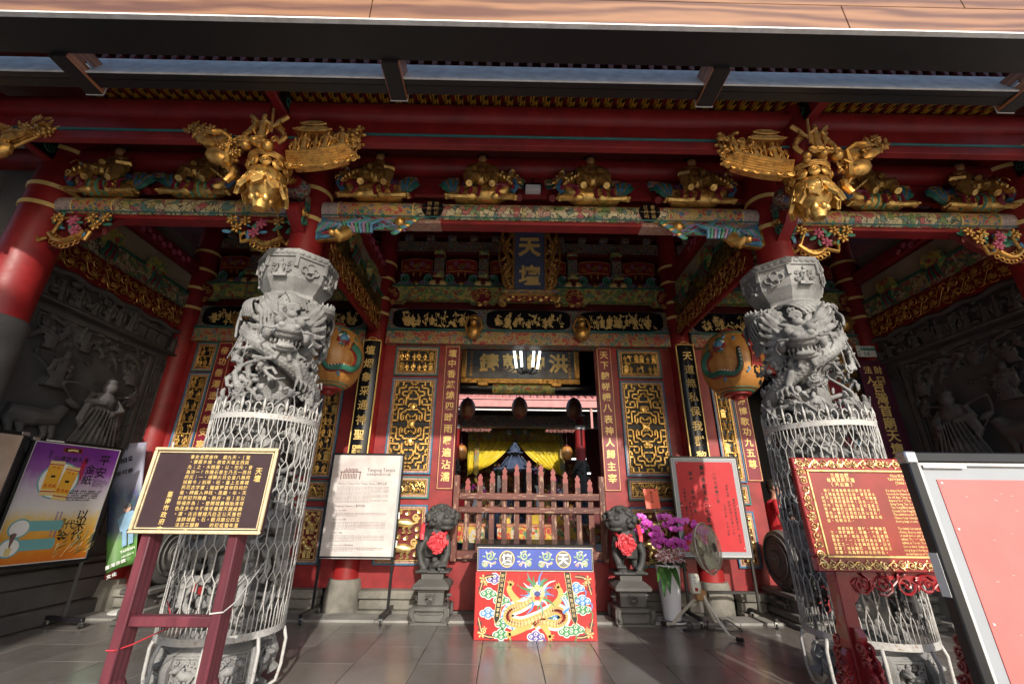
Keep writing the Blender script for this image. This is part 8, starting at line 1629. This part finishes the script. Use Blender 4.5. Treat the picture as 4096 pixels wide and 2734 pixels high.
# incense pavilion with blue tin roof
T = thing('incense_pavilion', 'blue tin roofed incense burner pavilion in the courtyard', 'incense burner', (-.03, 11.6, 0)); cx = P(1181, 1080, 11.6)[0]; Zp = lambda y: P(1181, y, 11.6)[2]
def pagoda(z0, z1, r0, r1, name):
    g = MB(); n = 4; pr = [(r0*1.0, z0), (r0*.62, z0+(z1-z0)*.28), (r0*.40+r1*.3, z0+(z1-z0)*.62), (r1, z1)]; an = np.arange(32)*2*math.pi/32; Vp = []
    for i, (r, z) in enumerate(pr): f = 1+(.16 if i == 0 else .05)*np.cos(an*6)**4; Vp.append(np.stack([cx+np.cos(an)*r*f, 11.6+np.sin(an)*r*f, z+(.10*r0*np.cos(an*6)**4 if i == 0 else 0*an)], 1))
    g.add(np.concatenate(Vp), [[(i*32+k, i*32+(k+1) % 32, (i+1)*32+(k+1) % 32, (i+1)*32+k) for i in range(3) for k in range(32)]], 0, True); o = g.obj(name, 'blue_roof', T, 50); mdf = o.modifiers.new('t', 'SOLIDIFY'); mdf.thickness = .02
    q = MB()
    for k in range(6): a = k*math.pi/3; q.tube([(cx+math.cos(a)*r*1.12, 11.6+math.sin(a)*r*1.12, z+.03) for r, z in pr[1:]], .018, 5)
    q.obj('roof_rib', 'blue_roof', o)
pagoda(Zp(1078), Zp(1048), .50, .15, 'lower_roof'); pagoda(Zp(1038), Zp(1024), .19, .05, 'upper_roof'); g = MB(); g.lathe([(.03, Zp(1030)), (.03, Zp(1020))], (cx, 11.6, 0), 12); g.ell((cx, 11.6, Zp(1019)), .055); g.obj('finial', 'blue_roof', T); g = MB(); g.lathe([(.13, Zp(1050)), (.11, Zp(1034))], (cx, 11.6, 0), 12); g.obj('neck', 'black', T)
for k in range(6): a = k*math.pi/3; g = MB(); g.tube([(cx+math.cos(a)*.48, 11.6+math.sin(a)*.48, 0.02), (cx+math.cos(a)*.48, 11.6+math.sin(a)*.48, Zp(1070))], .03, 8); g.obj('post', 'black', T)
g = MB(); g.lathe([(.2, .02), (.3, .1), (.22, .3), (.36, .7), (.40, .95), (.36, .97)], (cx, 11.6, 0), 24); g.obj('burner', 'black', T)
# offering tables in the hall, with things on them
def hall_table(x, y, w, d, z, label, z0=.02):
    T = thing('altar_table', label, 'table', (x, y, z0)); g = MB(); g.bx(x-w/2, x+w/2, y-d/2, y+d/2, z-.05, z, 0, .01); g.obj('table_top', 'wood_bracket', T)
    for sx in (-1, 1):
        for sy in (-1, 1): g = MB(); g.bx(x+sx*(w/2-.06)-.03, x+sx*(w/2-.06)+.03, y+sy*(d/2-.06)-.03, y+sy*(d/2-.06)+.03, z0, z-.05); g.obj('leg', 'wood_bracket', T)
    g = MB(Fr((x-w/2+.02, y-d/2-.002, z-.32))); g.bx(0, w-.04, 0, .27, -.01, 0); g.obj('embroidered_apron', 'offer_print', T)
hall_table(.25, 8.9, 1.5, .6, .98, 'lacquered offering table with embroidered apron just inside the doorway'); hall_table(-1.25, 8.9, 1.1, .6, .98, 'plain offering table beside the passage wall'); hall_table(1.5, 8.9, .7, .6, .98, 'small square offering table beside the long lacquered one'); hall_table(.1, 12.4, 2.4, .6, .98, 'long offering table behind the incense pavilion'); T_ = hall_table(0, 16.2, 3.2, .8, 1.62, 'high altar table below the gilt screen', .66)
rg = random.Random(77); cols = ['yellow_box', 'red_paper', 'white_paint', 'packet_yellow', 'pink', 'yellow_box', 'packet_cream']
for k in range(30):
    x = rg.uniform(-.45, .95) if k < 14 else rg.uniform(-1.0, 1.2); y = rg.uniform(8.68, 9.1) if k < 14 else rg.uniform(12.15, 12.6); w = rg.uniform(.10, .2); hh = rg.uniform(.05, .16)
    T = thing('offering_box', 'small packet of offerings on %s offering table' % ('the lacquered' if k < 14 else 'the long'), 'packet', (x, y, .98), 'packets of offerings on the tables'); g = MB(); g.box((x, y, .981+hh/2), (w, w*.7, hh), 0, .006, R=rz(rg.uniform(-.5, .5))); g.obj('packet', cols[k % 7], T); g = MB(); g.box((x, y, .984+hh), (w*.6, w*.4, .004), 0); g.obj('label_slip', cols[(k+3) % 7], T)
def bouquet_vase(x, y, z, s, label, seed):
    T = thing('flower_vase', label, 'flowers', (x, y, z), 'flower vases before the altar'); g = MB(); g.lathe([(.08*s, 0), (.13*s, .12*s), (.08*s, .3*s), (.1*s, .36*s)], (x, y, z), 16); g.obj('vase', 'black_lacquer' if seed % 2 else 'white_paint', T); rg = random.Random(seed); q = MB(); 
    for k in range(60):
        a = rg.uniform(0, 6.28); r = rg.uniform(0, .26)*s; zz = z+(.42+rg.uniform(0, .5)*(1-r/.4/s))*s; 
        if k % 2: leaf(q, 0, 0, .1, 0); q.V[-1] = (q.V[-1]@rz(a).T)*s+np.array([x+math.cos(a)*r, y+math.sin(a)*r, zz])
        else: q.ell((x+math.cos(a)*r, y+math.sin(a)*r, zz), rg.uniform(.025, .05)*s, 1+k//2 % 5, seg=(7, 5))
    q.obj('blossoms', ['leaf_green', 'pink', 'white_paint', 'yellow_box', 'red_paper', 'orchid'], T); g = MB(); g.lathe([(.02*s, .3*s), (.06*s, .5*s), (.03*s, .7*s)], (x, y, z), 8); g.obj('stems', 'leaf_green', T)
for i, (px, py, Y, sc, lb) in enumerate(((1095, 1118, 12.3, 1.0, 'bright mixed bouquet in a white vase near the person in red vest'), (1270, 1118, 12.3, .9, 'bright mixed bouquet in a dark vase near the person in white polo shirt'), (1143, 1075, 13.6, .8, 'small tall bouquet in a white vase on a slender white stand'), (1233, 1075, 13.6, .8, 'small tall bouquet in a dark vase on a slender white stand'))):
    q = P(px, py, Y); bouquet_vase(q[0], Y, q[2]-.6*sc, sc, lb, i)
for i, x in enumerate((-.75, .78)):      # pedestals that carry the tall bouquets and white stone rail
    pass
for i, px in enumerate((1143, 1233)):
    q = P(px, 1075, 13.6); T = thing('flower_stand', 'slender white stand carrying a tall bouquet', 'stand', (q[0], 13.6, .66), 'white flower stands'); zt_ = q[2]-.48; g = MB(); g.lathe([(.12, .66), (.12, .7), (.05, .8), (.05, zt_-.1), (.11, zt_-.02), (.11, zt_)], (q[0], 13.6, 0), 14); g.obj('baluster', 'white_paint', T)
for i, px in enumerate((1095, 1270)):
    q = P(px, 1118, 12.3); T = thing('flower_stand', 'dark round stand carrying a mixed bouquet', 'stand', (q[0], 12.3, .02), 'dark flower stands'); zt_ = q[2]-.6*(1.0 if i == 0 else .9); g = MB(); g.lathe([(.2, .02), (.2, .06), (.05, .12), (.05, zt_-.08), (.14, zt_-.02), (.14, zt_-.001)], (q[0], 12.3, 0), 14); g.obj('pedestal', 'wood_bracket', T)
T = thing('stone_railing', 'low white stone railing before the altar', 'railing', (0, 13.4, .66))
for i in range(11): g = MB(); g.lathe([(.05, .66), (.05, .72), (.03, .8), (.045, .95), (.03, 1.1), (.05, 1.16)], (-1.5+i*.3, 13.4, 0), 10); g.obj('baluster', 'white_paint', T)
g = MB(); g.bx(-1.6, 1.6, 13.34, 13.46, 1.161, 1.24, 0, .01); g.obj('handrail', 'white_paint', T)
for px, py, lb in ((1300, 1052, 0), (1310, 1085, 1)):
    q = P(px+25, py, 15.5); T = thing('ceiling_lamp', 'lit white tube lamp glowing in the dark hall', 'lamp', q, 'lit lamps in the hall'); g = MB(); g.bx(q[0]-.3, q[0]+.3, 15.48, 15.52, q[2]-.02, q[2]+.02); g.obj('tube', 'tube_light', T); g = MB(); g.bx(q[0]-.32, q[0]+.32, 15.46, 15.54, q[2]+.021, q[2]+.06); g.bx(q[0]-.01, q[0]+.01, 15.49, 15.51, q[2]+.06, 5.16); g.obj('fitting', 'white_paint', T)
# visitors inside
for px, pyh, Y, z0, yaw, sh, pa, lb, pk in ((1283, 1098, 14.2, .66, R_(170), 'white_shirt', 'shorts_navy', 'person in white polo shirt and dark shorts seen from behind before the altar', None), (1186, 1112, 10.6, .02, R_(200), 'denim', 'navy', 'person with a black backpack facing the altar beyond the gate', 'black'), (1055, 1112, 10.2, .02, R_(100), 'red_shirt', 'navy', 'person in a red vest standing just inside the door jamb', None), (1330, 1135, 12.6, .02, R_(20), 'navy', 'navy', 'person in dark clothes facing out beside the main hall column', None), (1140, 1150, 9.75, .02, R_(180), 'denim', 'denim', 'person in blue bending at the offering table', None)):
    q = P(px, pyh, Y); hgt = max(1.45, min(1.8, q[2]-z0)); person(lb, (q[0], Y, z0), yaw, hgt, sh, pa, dict(legL=(-.05, 0), armR=((.22, -.12, 1.12), (.14, -.28, 1.12))), voxel=.016, pack=pk)
